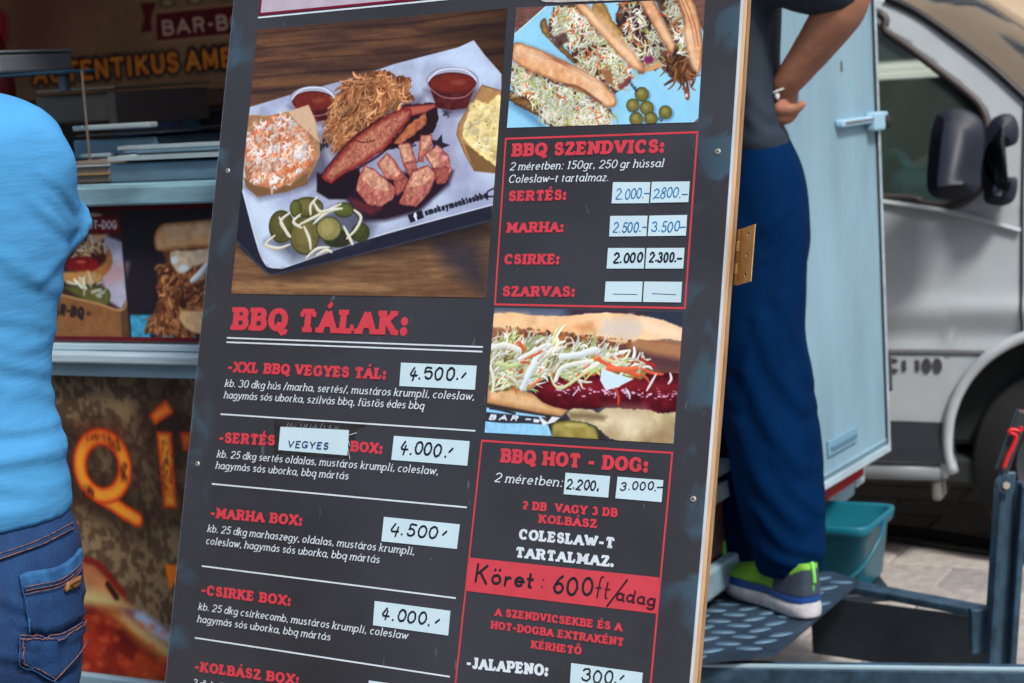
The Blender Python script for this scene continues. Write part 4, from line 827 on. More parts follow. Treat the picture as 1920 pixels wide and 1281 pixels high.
def hand(w_, a_, b_, h_, ink, tv=.05, jit=.02, sl=.08, xh=.6):
    a, b = bl(*a_[0]), bl(*b_[0]); hh = abs(bl(a_[0][0], a_[0][1]-h_)[1]-a[1])
    obj('handwriting', lettermesh(w_, a, b, hh, tv=tv, th=tv, z=.0009, xh=xh, serif=0, track=.14, sl=sl, round_=True, jit=jit, seed=5), ink, board)
hand('Köret', r2((150, 214)), r2((600, 262)), 38, M_ink, tv=.068, jit=.035, xh=.54)
hand(':', r2((640, 248)), r2((690, 254)), 26, M_ink, tv=.06); hand('600', r2((742, 296)), r2((1048, 318)), 36, M_ink, tv=.072, jit=.04)
hand('ft', r2((1058, 330)), r2((1165, 340)), 44, M_inkf, tv=.04, xh=.5, sl=.2); hand('/', r2((1140, 378)), r2((1275, 392)), 50, M_inkf, tv=.04)
hand('adag', r2((1215, 345)), r2((1512, 392)), 25, M_inkf, tv=.085, xh=.66)
# printed lettering leaf ends, screws, hinge
M_steel = mat('zinc_screw', rgb(214, 208, 190), .35, metal=.6); M_dark = mat('dark_recess', (.01, .01, .012), .7)
def screw(px, py):
    x, y = bl(px, py); bm = bmesh.new(); bmesh.ops.create_cone(bm, cap_ends=True, segments=20, radius1=.0039, radius2=.0031, depth=.0014, matrix=Matrix.Translation((x, y, .0007)))
    o = obj('screw', bm, M_steel, board)
    bm = bmesh.new()
    for r_ in (.4, .4+math.pi/2):
        box(bm, (-.0019, -.00055, 0), (.0019, .00055, .0002), M=Matrix.Translation((x, y, .00142+r_*1e-5)) @ Matrix.Rotation(r_, 4, 'Z'))
    obj('slot', bm, M_dark, o)
for q in ((427.5, 320.5), (370.5, 870), (1346, 284.5), (1300, 936)): screw(*q)
M_brass = mat('brass', rgb(206, 166, 104), .42, metal=.6, var=.25, scale=40, bump=.1, bscale=60)
hx0 = right_x(bl(1393, 475)[1])
hy0, hy1 = bl(1378, 528)[1], bl(1393, 421)[1]
hc = BF.o+BF.e@np.array([hx0+.0015, 0, -.036]); hd = np.array([.204, -.979, 0])
lx = BF.e.T @ hd; lx = np.array([lx[0], 0, lx[2]]); lx /= np.linalg.norm(lx); lz = np.cross(lx, (0, 1, 0))
HM = Matrix([[lx[0], 0, lz[0], hx0+.0015], [lx[1], 1, lz[1], hy0], [lx[2], 0, lz[2], -.036], [0, 0, 0, 1]])
H_ = hy1-hy0; hb = bmesh.new(); lw = .055
xs = [0.004, lw*.42, lw*.66, lw]
# leaf with three holes cut out: built as a grid minus discs approximated by ring quads
holes = [(lw*.62, H_*f, .0026) for f in (.14, .5, .86)]; holes = [(a_, b_, .0034) for a_, b_, c_ in holes]
cells = [0]+[v for h in holes for v in (h[1]-.006, h[1]+.006)]+[H_]
for i in range(len(cells)-1):
    y0, y1 = cells[i], cells[i+1]
    if i % 2 == 0: box(hb, (.004, y0, -.0006), (lw, y1, .0006), M=HM)
    else:
        cx_, cy_, r_ = holes[i//2]
        for (xa, xb) in ((.004, cx_-.006), (cx_+.006, lw)): box(hb, (xa, y0, -.0006), (xb, y1, .0006), M=HM)
        n = 24; ring = []
        for k in range(n):
            a = k*2*math.pi/n; ca, sa = math.cos(a), math.sin(a); s_ = .006/max(abs(ca), abs(sa))
            ring.append([hb.verts.new(HM @ Vector((cx_+ca*q_, cy_+sa*q_, z_))) for q_, z_ in ((r_, .0006), (s_, .0006), (s_, -.0006), (r_, -.0006))])
        for k in range(n):
            A, B2 = ring[k], ring[(k+1) % n]
            for u_, v_ in ((0, 1), (2, 3), (3, 0)): hb.faces.new((A[u_], A[v_], B2[v_], B2[u_]))
hinge = obj('hinge', hb, M_brass, board)
for k in range(5):
    kb = bmesh.new(); bmesh.ops.create_cone(kb, cap_ends=True, segments=16, radius1=.0032, radius2=.0032, depth=H_/5-.0008, matrix=HM @ Matrix.Translation((.001, H_*(k+.5)/5, 0)) @ Matrix.Rotation(math.pi/2, 4, 'X'))
    obj('knuckle', kb, M_brass if k % 2 else mat('brass_dark', rgb(150, 108, 52), .45, metal=.7), hinge, smooth=False)
# ================================================================== FOOD TRAILER
TC = np.array([-.094, 3.05, 0.])                   # the corner hidden behind the board
TF = Frame(TC, tx, ty, (0, 0, 1)); trailer = thing('food_trailer', 'brown food trailer with open serving hatch, poster strip and large orange lettering', 'food trailer', TF)
def tf(px, py, y=0.):                               # measured point -> (x, z) on the plane y of the trailer frame
    q = TF.loc(onplane(px, py, TC+ty*y, ty)); return np.array([q[0], q[2]])
def te_(px, py):                                    # on the end wall x=0 -> (y, z)
    q = TF.loc(onplane(px, py, TC, tx)); return np.array([q[1], q[2]])
LEN = 4.2; DEP = 2.05; ZB = .42; ZT = 2.45
M_alu = mat('painted_aluminium', rgb(150, 184, 200), .4, metal=.25, var=.3, scale=7, stretch=(.4, 3, 3), bump=.1, bscale=30)
M_alu2 = mat('trim_aluminium', rgb(196, 220, 232), .35, metal=.3, var=.35, scale=12, stretch=(.3, 2, 6))
M_brown = mat('brown_wall', rgb(136, 100, 76), .7, var=.3, scale=5)
M_int = mat('interior_panel', rgb(188, 178, 166), .7, var=.3, scale=4)
z_up1, z_up0 = tf(250, 346)[1], tf(250, 382)[1]     # ledge above the posters
z_lo1, z_lo0 = tf(250, 644)[1], tf(250, 701)[1]     # ledge under the posters
obj('floor_panel', B((-LEN, 0.02, ZB), (-.02, DEP, ZB+.05), .004), M_int, trailer)
obj('roof', B((-LEN-.03, -.03, ZT), (.03, DEP+.03, ZT+.07), .02), M_alu, trailer)
obj('back_wall', B((-LEN, DEP-.03, ZB+.05), (-.035, DEP, ZT), 0), M_brown, trailer)
obj('side_wall', B((-LEN, .02, ZB+.05), (-LEN+.03, DEP-.03, ZT), 0), M_int, trailer)
obj('end_wall', B((-.03, .03, ZB+.05), (0, .8, ZT), 0), M_int, trailer)
obj('end_wall', B((-.03, 1.7, ZB+.05), (0, DEP-.045, ZT), 0), M_int, trailer); obj('end_wall', B((-.03, .802, 2.15), (0, 1.698, ZT), 0), M_int, trailer)
obj('front_wall', B((-LEN, .004, ZB), (-.03, .03, z_up0), 0), M_int, trailer)
obj('header_wall', B((-LEN, .0, 2.2), (-.03, .03, ZT), .004), M_alu, trailer)
obj('corner_post', B((-.05, -.012, ZB-.02), (.006, .05, ZT), .006), M_alu2, trailer)
# upper ledge: board plus rails
obj('ledge', B((-LEN, -.05, z_up0), (-.055, .06, z_up1), .004), mat('worn_ledge', rgb(128, 168, 182), .5, var=.45, scale=6, ramp=(.3, .5), stretch=(.6, 2, 2), bump=.2, bscale=40), trailer)
zz = [tf(230, y)[1] for y in (650, 656, 676, 702)]
obj('rail', B((-LEN, -.012, zz[1]), (-.055, .003, zz[0]+.006), .002), M_alu2, trailer)
obj('rail', B((-LEN, -.045, zz[2]), (-.055, .003, zz[1]-.001), .004), M_alu2, trailer)
obj('rail', B((-LEN, -.03, zz[3]), (-.055, .003, zz[2]-.001), .002), M_alu, trailer)
def tl(px, py): q = tf(px, py, 0); return q
# posters
def paint_strip(c):
    b = cv(0, 330, .25765)
    c.a[:] = np.array([66, 34, 38])/255.
    c.poly(b((560, 240), (1700, 190), (1700, 1230), (300, 1230)), (40, 36, 46), soft=1)
    c.poly(b((560, 240), (872, 245), (945, 1200), (300, 1200)), (60, 40, 38), soft=1, tex=.2, ts=.03)
    c.poly(b((640, 240), (880, 250), (905, 500), (640, 480)), (64, 44, 44), soft=3); c.poly(b((760, 430), (890, 480), (925, 900), (885, 970), (780, 900), (740, 700)), (176, 176, 198), soft=5, tex=.1)
    c.poly(b((740, 640), (930, 640), (900, 760), (740, 800)), (176, 150, 158), soft=14)
    c.poly(b((300, 285), (870, 290), (882, 415), (300, 425)), (112, 26, 34), soft=1); c.text('BBQ HOT-DOG', *b((480, 385), (850, 388)), 17, (226, 214, 220), tv=.12)
    c.ell(b((660, 283))[0], 22, 4, (196, 170, 150), soft=2)
    c.ell(b((680, 610))[0], 36, 36, (150, 106, 66), soft=2, tex=.15); c.ell(b((660, 580))[0], 30, 24, (70, 36, 34), soft=3)
    c.poly(b((640, 425), (790, 425), (740, 470), (640, 490)), (206, 166, 130), soft=3)
    c.scatter(b((500, 490), (760, 490), (780, 570), (520, 600)), 90, (6, 14), (.8, 1.9), [(214, 196, 160), (180, 150, 110), (228, 222, 210), (120, 80, 56)])
    c.poly(b((500, 600), (600, 585), (690, 600), (720, 660), (660, 690), (500, 680)), (116, 30, 30), curve=True, soft=2, tex=.2); c.ell(b((590, 625))[0], 10, 3, (188, 92, 80), soft=3)
    c.poly(b((420, 700), (690, 700), (740, 740), (680, 785), (500, 790)), (178, 136, 82), curve=True, soft=3, tex=.12)
    c.poly(b((440, 800), (600, 790), (780, 820), (800, 900), (760, 950), (600, 900)), (96, 96, 54), curve=True, soft=2, tex=.15, edge=(50, 54, 34), ew=4)
    c.scatter(b((560, 790), (720, 720), (740, 870), (600, 880)), 16, (9, 20), (1.4, 2.4), [(212, 216, 196), (226, 228, 212)])
    c.poly(b((440, 860), (700, 920), (880, 975), (890, 1180), (860, 1195), (390, 1190)), (132, 94, 62), soft=2, tex=.12); c.poly(b((885, 970), (930, 890), (945, 1190), (890, 1185)), (92, 66, 46), soft=1)
    c.strand(b((440, 862), (700, 925), (882, 975), (930, 890)), 1.2, (186, 146, 104), shade=False)
    c.text('BAR·BQ', *b((330, 990), (605, 1035)), 20, (52, 40, 40), tv=.16)
    c.poly([(b((645, 1000))[0][0]+6*(1 if i % 2 == 0 else .4)*math.sin(i*math.pi/5), b((645, 1000))[0][1]-6*(1 if i % 2 == 0 else .4)*math.cos(i*math.pi/5)) for i in range(10)], (52, 40, 40))
    # second poster: pulled pork sandwich
    c.poly(b((945, 1010), (1120, 1010), (1500, 1100), (1700, 1205), (950, 1205)), (70, 150, 186), soft=3, tex=.25, ts=.1)
    for _ in range(16): x = c.n.uniform(1080, 1600); c.poly(b((x, 1150), (x+40, 1150), (x+60, 1185), (x+10, 1185)), (34, 46, 62), soft=2) if c.n.rand() < .6 else None
    c.poly(b((1180, 540), (1740, 520), (1740, 1150), (1480, 1150), (1120, 1150), (1060, 1090), (1160, 900), (1150, 760), (1200, 640)), (86, 54, 40), curve=True, soft=3, rough=4, col2=(120, 80, 54), ts=.1)
    c.scatter(b((1180, 640), (1640, 640), (1700, 1120), (1300, 1150), (1070, 1110), (1170, 900)), 520, (6, 17), (1.5, 3.4), [(146, 94, 62), (120, 74, 50), (176, 120, 80), (96, 58, 42), (196, 142, 98)], ang=1.9, angv=1.2)
    c.poly(b((1240, 550), (1740, 520), (1740, 660), (1450, 640), (1320, 710), (1250, 640)), (216, 196, 168), curve=True, soft=3, rough=3, tex=.15, ts=.1); c.ell(b((1335, 670))[0], 9, 7, (216, 236, 246), soft=3); c.ell(b((1270, 610))[0], 7, 7, (216, 236, 246), soft=3)
    c.strand(b((1395, 765), (1450, 720), (1500, 650)), 5, (222, 236, 246), taper=True)
    c.poly(b((1120, 480), (1130, 410), (1180, 350), (1300, 335), (1740, 320), (1740, 530), (1500, 520), (1300, 535), (1150, 545)), (222, 172, 122), curve=True, soft=2, tex=.12, ts=.06, col2=(232, 196, 156), edge=(164, 112, 70), ew=6)
    c.poly(b((1320, 980), (1740, 1000), (1740, 1150), (1420, 1140), (1310, 1050)), (222, 184, 140), curve=True, soft=3, tex=.1, ts=.08)
    c.strand(b((872, 240), (955, 1205)), 1.2, (30, 26, 34), shade=False)
def strip_quad(x0, x1, z0, z1, y=-.001): return [(x0, z1), (x1, z1), (x1, z0), (x0, z0)]
def tpicture(name, x0, x1, z0, z1, ppm, paint, base, yf, yb, gain=1., rough=.5, par=trailer, plane_y=0.):
    w, h = int((x1-x0)*ppm), int((z1-z0)*ppm)
    def P(px, py): q = tf(px, py, plane_y); return np.array([(q[0]-x0)*ppm, (z1-q[1])*ppm])
    c = Canvas(w, h, P, base); paint(c); c.finish(sc=1.5)
    bm = sheet([(x0, z1), (x1, z1), (x1, z0), (x0, z0)], lambda x, y: ((x-x0)/(x1-x0), (y-z0)/(z1-z0)), 0, yb-yf)
    bmesh.ops.transform(bm, matrix=Matrix(((1, 0, 0, 0), (0, 0, -1, yb), (0, 1, 0, 0), (0, 0, 0, 1))), verts=bm.verts)
    bmesh.ops.recalc_face_normals(bm, faces=bm.faces)
    return obj(name, bm, print_mat(name, c.image(name), gain=gain, rough=rough), par)
xL = tf(-260, 600)[0]
o = tpicture('poster', xL, -.055, z_lo1+.004, z_up0-.001, 700, paint_strip, (66, 34, 38), -.001, .003)
o['label'] = 'long poster with a boxed hot dog and a pork sandwich'
def maroon_strip(z0, z1): obj('poster_border', B((-LEN, -.004, z0), (-.055, -.0015, z1)), flat('border_maroon', rgb(92, 20, 34)), trailer)
maroon_strip(z_up0-.012, z_up0-.0005); maroon_strip(z_lo1+.0045, z_lo1+.012)
# lower panel: mottled brown with flaming letters and sausage
def paint_lower(c):
    b = cv(0, 640, .25765); d_ = cv(0, 950, .25834)
    X, Y = c.xx, c.yy; g = fbm(X*.24+1.5*fbm(X*.1, Y*.1, 5), Y*.16, 3, 3)
    t = np.clip((g-.47)/.06, 0, 1)[..., None]; c.a = (np.array([92, 74, 58])*(1-t)+np.array([134, 114, 88])*t)/255.
    c.a *= (.88+.25*fbm(X*.02, Y*.02, 8))[..., None]
    Qo = b(*[(750+a_, 900+q_) for a_, q_ in [(0, 0)]])
    oc = b((752, 905))[0]
    import math as m_
    ringc = [(oc[0]+42*m_.cos(t_)+4*m_.sin(t_), oc[1]+55*m_.sin(t_)*1.0) for t_ in np.linspace(0, 2*m_.pi, 30)]
    tail = b((740, 1130), (830, 1180), (900, 1230), (1000, 1290))
    istem = b((1195, 660), (1215, 940), (1245, 1200)); acc = b((1120, 560), (1235, 475)); nx = b((1350, 660), (1390, 780)); bl_ = b((330, 640), (400, 700), (430, 760), (400, 850), (470, 960), (430, 1080))
    for st, w in ((ringc, 34), (tail, 34), (istem, 34), (acc, 36), (nx, 30), (bl_, 30)):
        for k, al in ((1.5, .15), (1.1, .25), (.9, .35)): c.strand(st, w*k*.55, (44, 32, 26), al=al, soft=18, shade=False)
    def fire(st, w, sm=True):
        w *= .43
        c.strand(st, w+.7, (160, 44, 26), shade=False, soft=2, smooth=sm); c.strand(st, w*.9, (214, 96, 40), shade=False, soft=4, smooth=sm)
        c.strand(st, w*.6, (222, 150, 56), shade=False, soft=4, smooth=sm)
    s_ = 700*.0009
    fire(tail, 15); fire(ringc, 16); fire(bl_, 16)
    for q_ in (((1140, 650), (1255, 655), (1300, 1215), (1195, 1210)), ((1212, 410), (1275, 515), (1130, 612), (1088, 535)), ((1310, 655), (1400, 658), (1395, 800), (1335, 795))):
        c.poly(b(*q_), (208, 112, 46), soft=1.2, edge=(158, 50, 30), ew=5, col2=(222, 152, 60), ts=.06, tex=.1)
    for cen in ((700, 660, 130, 60), (835, 740, 60, 80), (905, 930, 30, 90), (1220, 900, 50, 260), (650, 1080, 50, 60)):
        for _ in range(46):
            x = cen[0]+c.n.uniform(-.8, .8)*cen[2]; y = cen[1]+c.n.uniform(-.7, .7)*cen[3]
            rr = np.hypot((x-752)/1.0, (y-905)/1.35)
            if cen[0] < 1000 and not (135 < rr < 195): continue
            c.strand(b((x, y), (x+c.n.uniform(-3, 3), y+c.n.uniform(8, 40))), c.n.uniform(.2, .6), (80, 26, 22), al=.75, shade=False)
    c.poly(b((600, 640), (860, 640), (900, 760), (780, 730), (640, 740)), (150, 50, 34), soft=20, al=.45)
    # sausage picture at the bottom
    c.poly(d_((300, 360), (640, 380), (740, 430), (900, 620), (980, 740), (1240, 900), (1320, 1400), (200, 1400)), (84, 24, 22), soft=6, tex=.35, ts=.02)
    c.poly(d_((560, 380), (680, 400), (760, 480), (890, 610), (960, 735), (600, 690), (500, 500)), (172, 110, 72), soft=8, tex=.3, ts=.03, col2=(150, 130, 92))
    c.poly(d_((420, 590), (720, 610), (960, 730), (620, 700)), (186, 172, 120), soft=12); c.strand(d_((790, 560), (850, 650)), 3, (60, 30, 26), shade=False)
    c.poly(d_((975, 745), (1050, 760), (1250, 910), (1250, 1010), (1100, 920), (970, 800)), (164, 178, 206), soft=6); c.poly(d_((860, 740), (980, 760), (960, 820)), (120, 82, 104), soft=8)
    c.poly(d_((740, 740), (880, 760), (1250, 1020), (1250, 1160), (1050, 1010), (860, 850)), (204, 148, 84), soft=16); c.poly(d_((900, 790), (1250, 1030), (1250, 1080), (1000, 890)), (206, 206, 170), soft=10, al=.8)
    c.poly(d_((500, 720), (760, 760), (980, 960), (1240, 1180), (1320, 1400), (400, 1400)), (116, 32, 24), soft=14, tex=.45, ts=.03, col2=(150, 60, 34))
    for _ in range(30): c.ell(d_((c.n.uniform(600, 1200), c.n.uniform(800, 1350)))[0], c.n.uniform(2, 9), c.n.uniform(2, 6), (196, 96, 56), soft=6, al=.7, rough=2)
    c.strand(d_((640, 380), (740, 430), (900, 620)), 3, (120, 34, 26), soft=4, shade=False)
    c.poly(d_((1205, 415), (1420, 415), (1420, 480), (1330, 480), (1245, 590), (1235, 580), (1212, 480)), (228, 126, 40), soft=1)
o = tpicture('lower_panel', xL, -.055, ZB+.03, zz[3], 460, paint_lower, (90, 80, 64), -.004, .003)
obj('skirt_rail', B((-LEN, -.018, ZB-.02), (-.05, .003, ZB+.0295), .004), M_alu, trailer)
# interior back-wall sign
YB = DEP-.032
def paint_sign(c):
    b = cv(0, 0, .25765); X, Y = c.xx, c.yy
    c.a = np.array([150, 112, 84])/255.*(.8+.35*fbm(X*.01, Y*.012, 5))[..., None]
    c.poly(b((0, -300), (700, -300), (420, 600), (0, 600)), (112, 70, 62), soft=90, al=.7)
    c.poly(b((1145, 95), (1705, 35), (2300, -30), (2300, 200), (1680, 250), (1150, 305)), (96, 26, 32), soft=2)
    c.strand(b((1155, 303), (1680, 252), (2300, 196)), 1.6, (170, 130, 104), shade=False); c.strand(b((1145, 92), (1700, 34)), 1.2, (170, 130, 104), shade=False)
    c.poly(b((1030, 25), (1145, 15), (1105, 130), (1112, 225), (1030, 232), (1060, 130)), (92, 24, 32), soft=2)
    c.text('BAR·BQ', *b((1185, 262), (1790, 205)), 30, (206, 170, 150), tv=.1)
    for x, y in ((1225, 20), (1425, 0), (1640, -20)): c.ell(b((x, y))[0], 17, 9, (104, 84, 66), soft=3); c.ell(b((x, y))[0], 9, 5, (164, 134, 104), soft=3)
    for h_ in (((30, 26, 26), 2.3, .75), None):
        c.text('AUTENTIKUS AMERIKAI', *b((255, 612), (2190, 438)), 37, (204, 92, 36), tv=.12, th=.1, halo=h_)
        if h_ is None: c.text('AUTENTIKUS AMERIKAI', *b((255, 608), (2190, 434)), 35, (232, 146, 62), tv=.06, th=.05)
    c.poly(b((0, 300), (60, 300), (60, 120), (0, 60)), (150, 30, 40), soft=12)
x0s = tf(-200, 100, YB)[0]; zs1 = tf(250, -70, YB)[1]; zs0 = tf(250, 176, YB)[1]
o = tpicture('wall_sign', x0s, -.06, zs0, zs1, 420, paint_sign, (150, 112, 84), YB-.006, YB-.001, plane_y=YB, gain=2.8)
obj('wall_shelf', B((-LEN+.04, YB-.05, zs0-.05), (-.06, YB, zs0-.004), .003), M_brown, trailer)
obj('wall_base', B((-LEN+.04, YB-.004, ZB+.06), (-.06, YB, zs0-.052)), mat('umber_panel', rgb(104, 72, 58), .7), trailer)
# end wall covering, seen between the board and the man's leg
yr0, zr0 = te_(1335, 1093); yr1, zr1 = te_(1412, 1033)
M_wrap = mat('brown_wrap', rgb(92, 66, 50), .55, var=.45, scale=7)
z_a = .5*(zr0+zr1); 
obj('end_panel', B((.0015, .06, z_a+.05), (.004, DEP-.05, z_a+.17)), mat('flame_wrap', rgb(150, 52, 28), .5, col2=rgb(60, 36, 30), scale=9, ramp=(.45, .62)), trailer)
obj('skirt_rail', B((.001, .055, z_a-.02), (.03, DEP-.045, z_a+.045), .008), M_alu, trailer)
obj('rail', B((.001, .055, z_a+.175), (.022, DEP-.045, z_a+.215), .004), M_alu2, trailer)
obj('rail', B((.001, .055, z_a+.235), (.03, DEP-.045, z_a+.265), .004), M_alu, trailer)
obj('corner_post', B((-.02, DEP-.04, ZB-.02), (.034, DEP+.03, ZT), .006), M_alu2, trailer)
obj('end_panel', B((.0015, .06, z_a+.27), (.004, DEP-.05, 1.05)), mat('grey_wrap', rgb(96, 100, 104), .6, var=.3, scale=5), trailer)
yl, zl = te_(1570, 915)
obj('tail_lamp', B((.034, DEP-.38, z_a+.03), (.052, DEP-.03, z_a+.13), .008), mat('red_lens', rgb(170, 24, 28), .3, var=.2, scale=20), trailer)
# equipment on the counter inside
obj('counter', B((-LEN+.05, .065, z_up1-.03), (-.06, .62, z_up1-.004), .004), mat('counter_steel', rgb(96, 116, 128), .35, metal=.5, var=.3, scale=5), trailer)
M_st = mat('brushed_steel', rgb(120, 150, 170), .35, metal=.55, var=.35, scale=10, stretch=(.5, 3, 3))
M_st2 = mat('grey_cabinet', rgb(122, 108, 96), .5, metal=.2, var=.2, scale=8)
M_st3 = mat('pale_steel', rgb(176, 190, 194), .35, metal=.4, var=.2, scale=12)
def ibox(px0, py0, px1, py1, y, dep, bev=.004, rise=0):
    a_ = tf(px0, py1, y); b_ = tf(px1, py0, y); return B((a_[0], y, a_[1]), (b_[0], y+dep, b_[1]), bev)
def item(name, label, cat, *parts, group=None):
    pos = parts[0][1]; root = thing(name, label, cat, TF, group=group)
    for nm, bm_, mm in parts: obj(nm, bm_, mm, root)
    return root
zc = z_up1-.004
item('steel_cabinet', 'wide low steel cabinet standing on the trailer counter nearest the board', 'cabinet', ('cabinet_body', ibox(207, 296, 470, 345, .09, .25), M_st), ('cabinet_lid', ibox(203, 289, 470, 296.5, .08, .28, .002), M_st3), ('lid_rail', ibox(222, 268, 470, 277, .2, .03, .002), M_st3), ('upper_box', ibox(230, 273, 470, 290, .16, .18, .003), M_st))
item('griddle', 'low dark griddle with a pale front strip behind the man in blue', 'griddle', ('griddle_body', ibox(140, 256, 290, 300, .30, .3), M_st), ('front_strip', ibox(136, 229, 278, 247, .26, .03, .003), M_st3), ('drawer', ibox(150, 287, 205, 297, .28, .02, .002), M_st3), ('griddle_plate', ibox(140, 247, 305, 256, .3, .35, .002), mat('blackened_plate', (.03, .035, .04), .4)))
item('drawer_stack', 'small grey drawer stack at the left end of the steel cabinet', 'drawers', ('drawer_case', ibox(142, 300, 204, 345, .12, .2), M_st2), ('drawer_front', ibox(143, 309, 203, 314, .115, .01, .001), M_st3), ('drawer_front', ibox(143, 325, 203, 330, .115, .01, .001), mat('ochre_tin', rgb(140, 108, 60), .5)))
item('warming_cabinet', 'grey warming cabinet with pale rim behind the glass screen', 'cabinet', ('cabinet_body', ibox(70, 172, 206, 236, .55, .3, .006), M_st2), ('rim', ibox(68, 163, 214, 173, .53, .34, .003), mat('warm_rim', rgb(150, 128, 108), .4, metal=.3)), ('side_rim', ibox(205, 172, 214, 236, .53, .33, .003), mat('side_rim', rgb(104, 98, 98), .4, metal=.3)))
item('blue_crate', 'deep blue crate behind the steel cabinet in the trailer', 'crate', ('crate_body', ibox(214, 208, 366, 268, .95, .3, .01), mat('deep_blue_plastic', rgb(20, 58, 110), .5, var=.2)), ('crate_edge', ibox(345, 206, 366, 268, .94, .02, .003), mat('cyan_plastic', rgb(30, 110, 150), .5)))
item('maroon_box', 'dark maroon box beside the deep blue crate', 'box', ('box_body', ibox(367, 205, 450, 270, .96, .28, .006), mat('dark_maroon', rgb(58, 24, 38), .6)))
M_glass = bpy.data.materials.new('clear_glass'); M_glass.use_nodes = True; g_ = M_glass.node_tree.nodes['Principled BSDF']; g_.inputs['Transmission Weight'].default_value = 1; g_.inputs['Roughness'].default_value = .02; g_.inputs['IOR'].default_value = 1.1; g_.inputs['Base Color'].default_value = (.8, .9, .95, 1)
gx0, gz0 = tf(-120, 235, .25); gx1, gz1 = tf(152, 136, .25)
item('glass_screen', 'glass sneeze screen with a thin dark top plate over the counter', 'glass screen', ('glass_pane', B((gx0, .25, zc), (gx1, .256, gz1), .001), M_glass), ('top_plate', B((gx0, .2, gz1), (gx1-.003, .3, gz1+.006), .002), mat('plate_dark_blue', rgb(24, 52, 72), .3)),
     ('post', B((gx1-.0015, .25, zc), (gx1+.002, .2535, gz1+.004), .0005), M_st2), ('bracket', ibox(110, 140, 120, 172, .24, .02, .003), mat('bracket_grey', rgb(96, 104, 116), .4, metal=.4)))
item('grey_box', 'grey lidded box standing on the glass screen top', 'box', ('box_body', B((tf(-40, 130, .3)[0], .2, gz1+.008), (tf(64, 130, .3)[0], .42, tf(30, 102, .3)[1]), .006), mat('grey_plastic', rgb(92, 98, 106), .5)), ('lid', B((tf(-42, 130, .3)[0], .19, tf(30, 102, .3)[1]+.001), (tf(66, 130, .3)[0], .43, tf(30, 98, .3)[1]+.002), .003), mat('grey_lid', rgb(110, 118, 124), .5)))
item('red_bottle', 'red sauce bottle partly cut off at the photo left edge', 'bottle', ('bottle_body', tub([(tf(-3, 160, .8)[0], .8, zc), (tf(-3, 130, .8)[0], .8, tf(0, 70, .8)[1])], [.04, .04, .038, .016], n=20, sub=14), mat('red_plastic', rgb(150, 20, 36), .4)), ('cap', tub([(tf(-3, 130, .8)[0], .8, tf(0, 70, .8)[1]), (tf(-3, 130, .8)[0], .8, tf(0, 52, .8)[1])], [.016, .006], n=16), mat('red_cap', rgb(120, 16, 28), .4)))
# the open white door on the end of the trailer
DA = math.radians(31); dx_ = np.array([math.sin(DA), math.cos(DA), 0]); dn = np.array([math.cos(DA), -math.sin(DA), 0])
dR = at(1653, 500, 4.72); DF = Frame((dR[0], dR[1], 0), dx_, np.array([0, 0, 1.]), dn)   # x along the door (away = +), y up, z towards camera side
def dl(px, py): q = DF.loc(onplane(px, py, DF.o, dn)); return q[0], q[1]
door = thing('trailer_door', 'open white trailer door with latch, vent grille and aluminium edge behind the standing man', 'door', DF)
zb_ = dl(1640, 862)[1]; DW = .78
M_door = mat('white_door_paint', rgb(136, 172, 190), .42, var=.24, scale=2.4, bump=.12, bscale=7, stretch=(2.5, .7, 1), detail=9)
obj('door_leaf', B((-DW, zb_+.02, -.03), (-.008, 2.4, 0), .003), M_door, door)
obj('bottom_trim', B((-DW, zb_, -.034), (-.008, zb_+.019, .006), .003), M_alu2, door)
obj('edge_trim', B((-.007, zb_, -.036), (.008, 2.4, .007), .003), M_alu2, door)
obj('edge_seal', B((-.014, zb_+.025, .0005), (-.0075, 2.4, .006), .001), mat('black_rubber', (.02, .02, .022), .7), door)
zi = dl(1590, 868)[1]
for (n_, a_, b_, zz_) in (('inner_rail', (-DW, zi, .0005), (-.02, zi+.008, .006), 0), ): obj(n_, B(a_, b_, .002), M_door, door)
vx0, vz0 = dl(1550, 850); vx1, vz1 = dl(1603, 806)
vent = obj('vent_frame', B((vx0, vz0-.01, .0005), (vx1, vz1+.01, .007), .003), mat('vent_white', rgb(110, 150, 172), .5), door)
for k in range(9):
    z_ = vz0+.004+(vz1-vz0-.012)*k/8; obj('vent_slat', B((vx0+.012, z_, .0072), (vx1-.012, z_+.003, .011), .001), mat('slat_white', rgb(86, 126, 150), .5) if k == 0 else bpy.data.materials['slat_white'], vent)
hx_, hz_ = dl(1565, 240); hx1_, hz1_ = dl(1624, 222)
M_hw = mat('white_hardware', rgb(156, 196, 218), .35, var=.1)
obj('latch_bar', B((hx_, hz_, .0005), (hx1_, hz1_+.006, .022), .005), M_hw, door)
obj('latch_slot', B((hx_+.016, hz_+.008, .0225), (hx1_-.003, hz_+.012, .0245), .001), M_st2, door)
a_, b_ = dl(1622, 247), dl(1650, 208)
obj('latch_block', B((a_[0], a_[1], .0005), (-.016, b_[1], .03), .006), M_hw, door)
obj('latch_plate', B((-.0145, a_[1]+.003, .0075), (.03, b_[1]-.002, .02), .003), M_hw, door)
bmk = bmesh.new(); bmesh.ops.create_uvsphere(bmk, u_segments=14, v_segments=10, radius=.012, matrix=Matrix.Translation((.006, (a_[1]+b_[1])/2-.004, .026)) @ Matrix.Diagonal((1, 1.5, .8, 1))); obj('latch_knob', bmk, M_dark, door, smooth=True)
kx, kz = dl(1577, 124); obj('keyhole', B((kx-.005, kz-.012, .0004), (kx+.005, kz+.012, .003), .002), M_st2, door)
hz0 = dl(1662, 735)[1]; hz1 = dl(1662, 668)[1]
obj('door_hinge', B((.0085, hz0, -.03), (.022, hz1, .012), .004), mat('hinge_grey', rgb(70, 76, 84), .45, metal=.4), door)
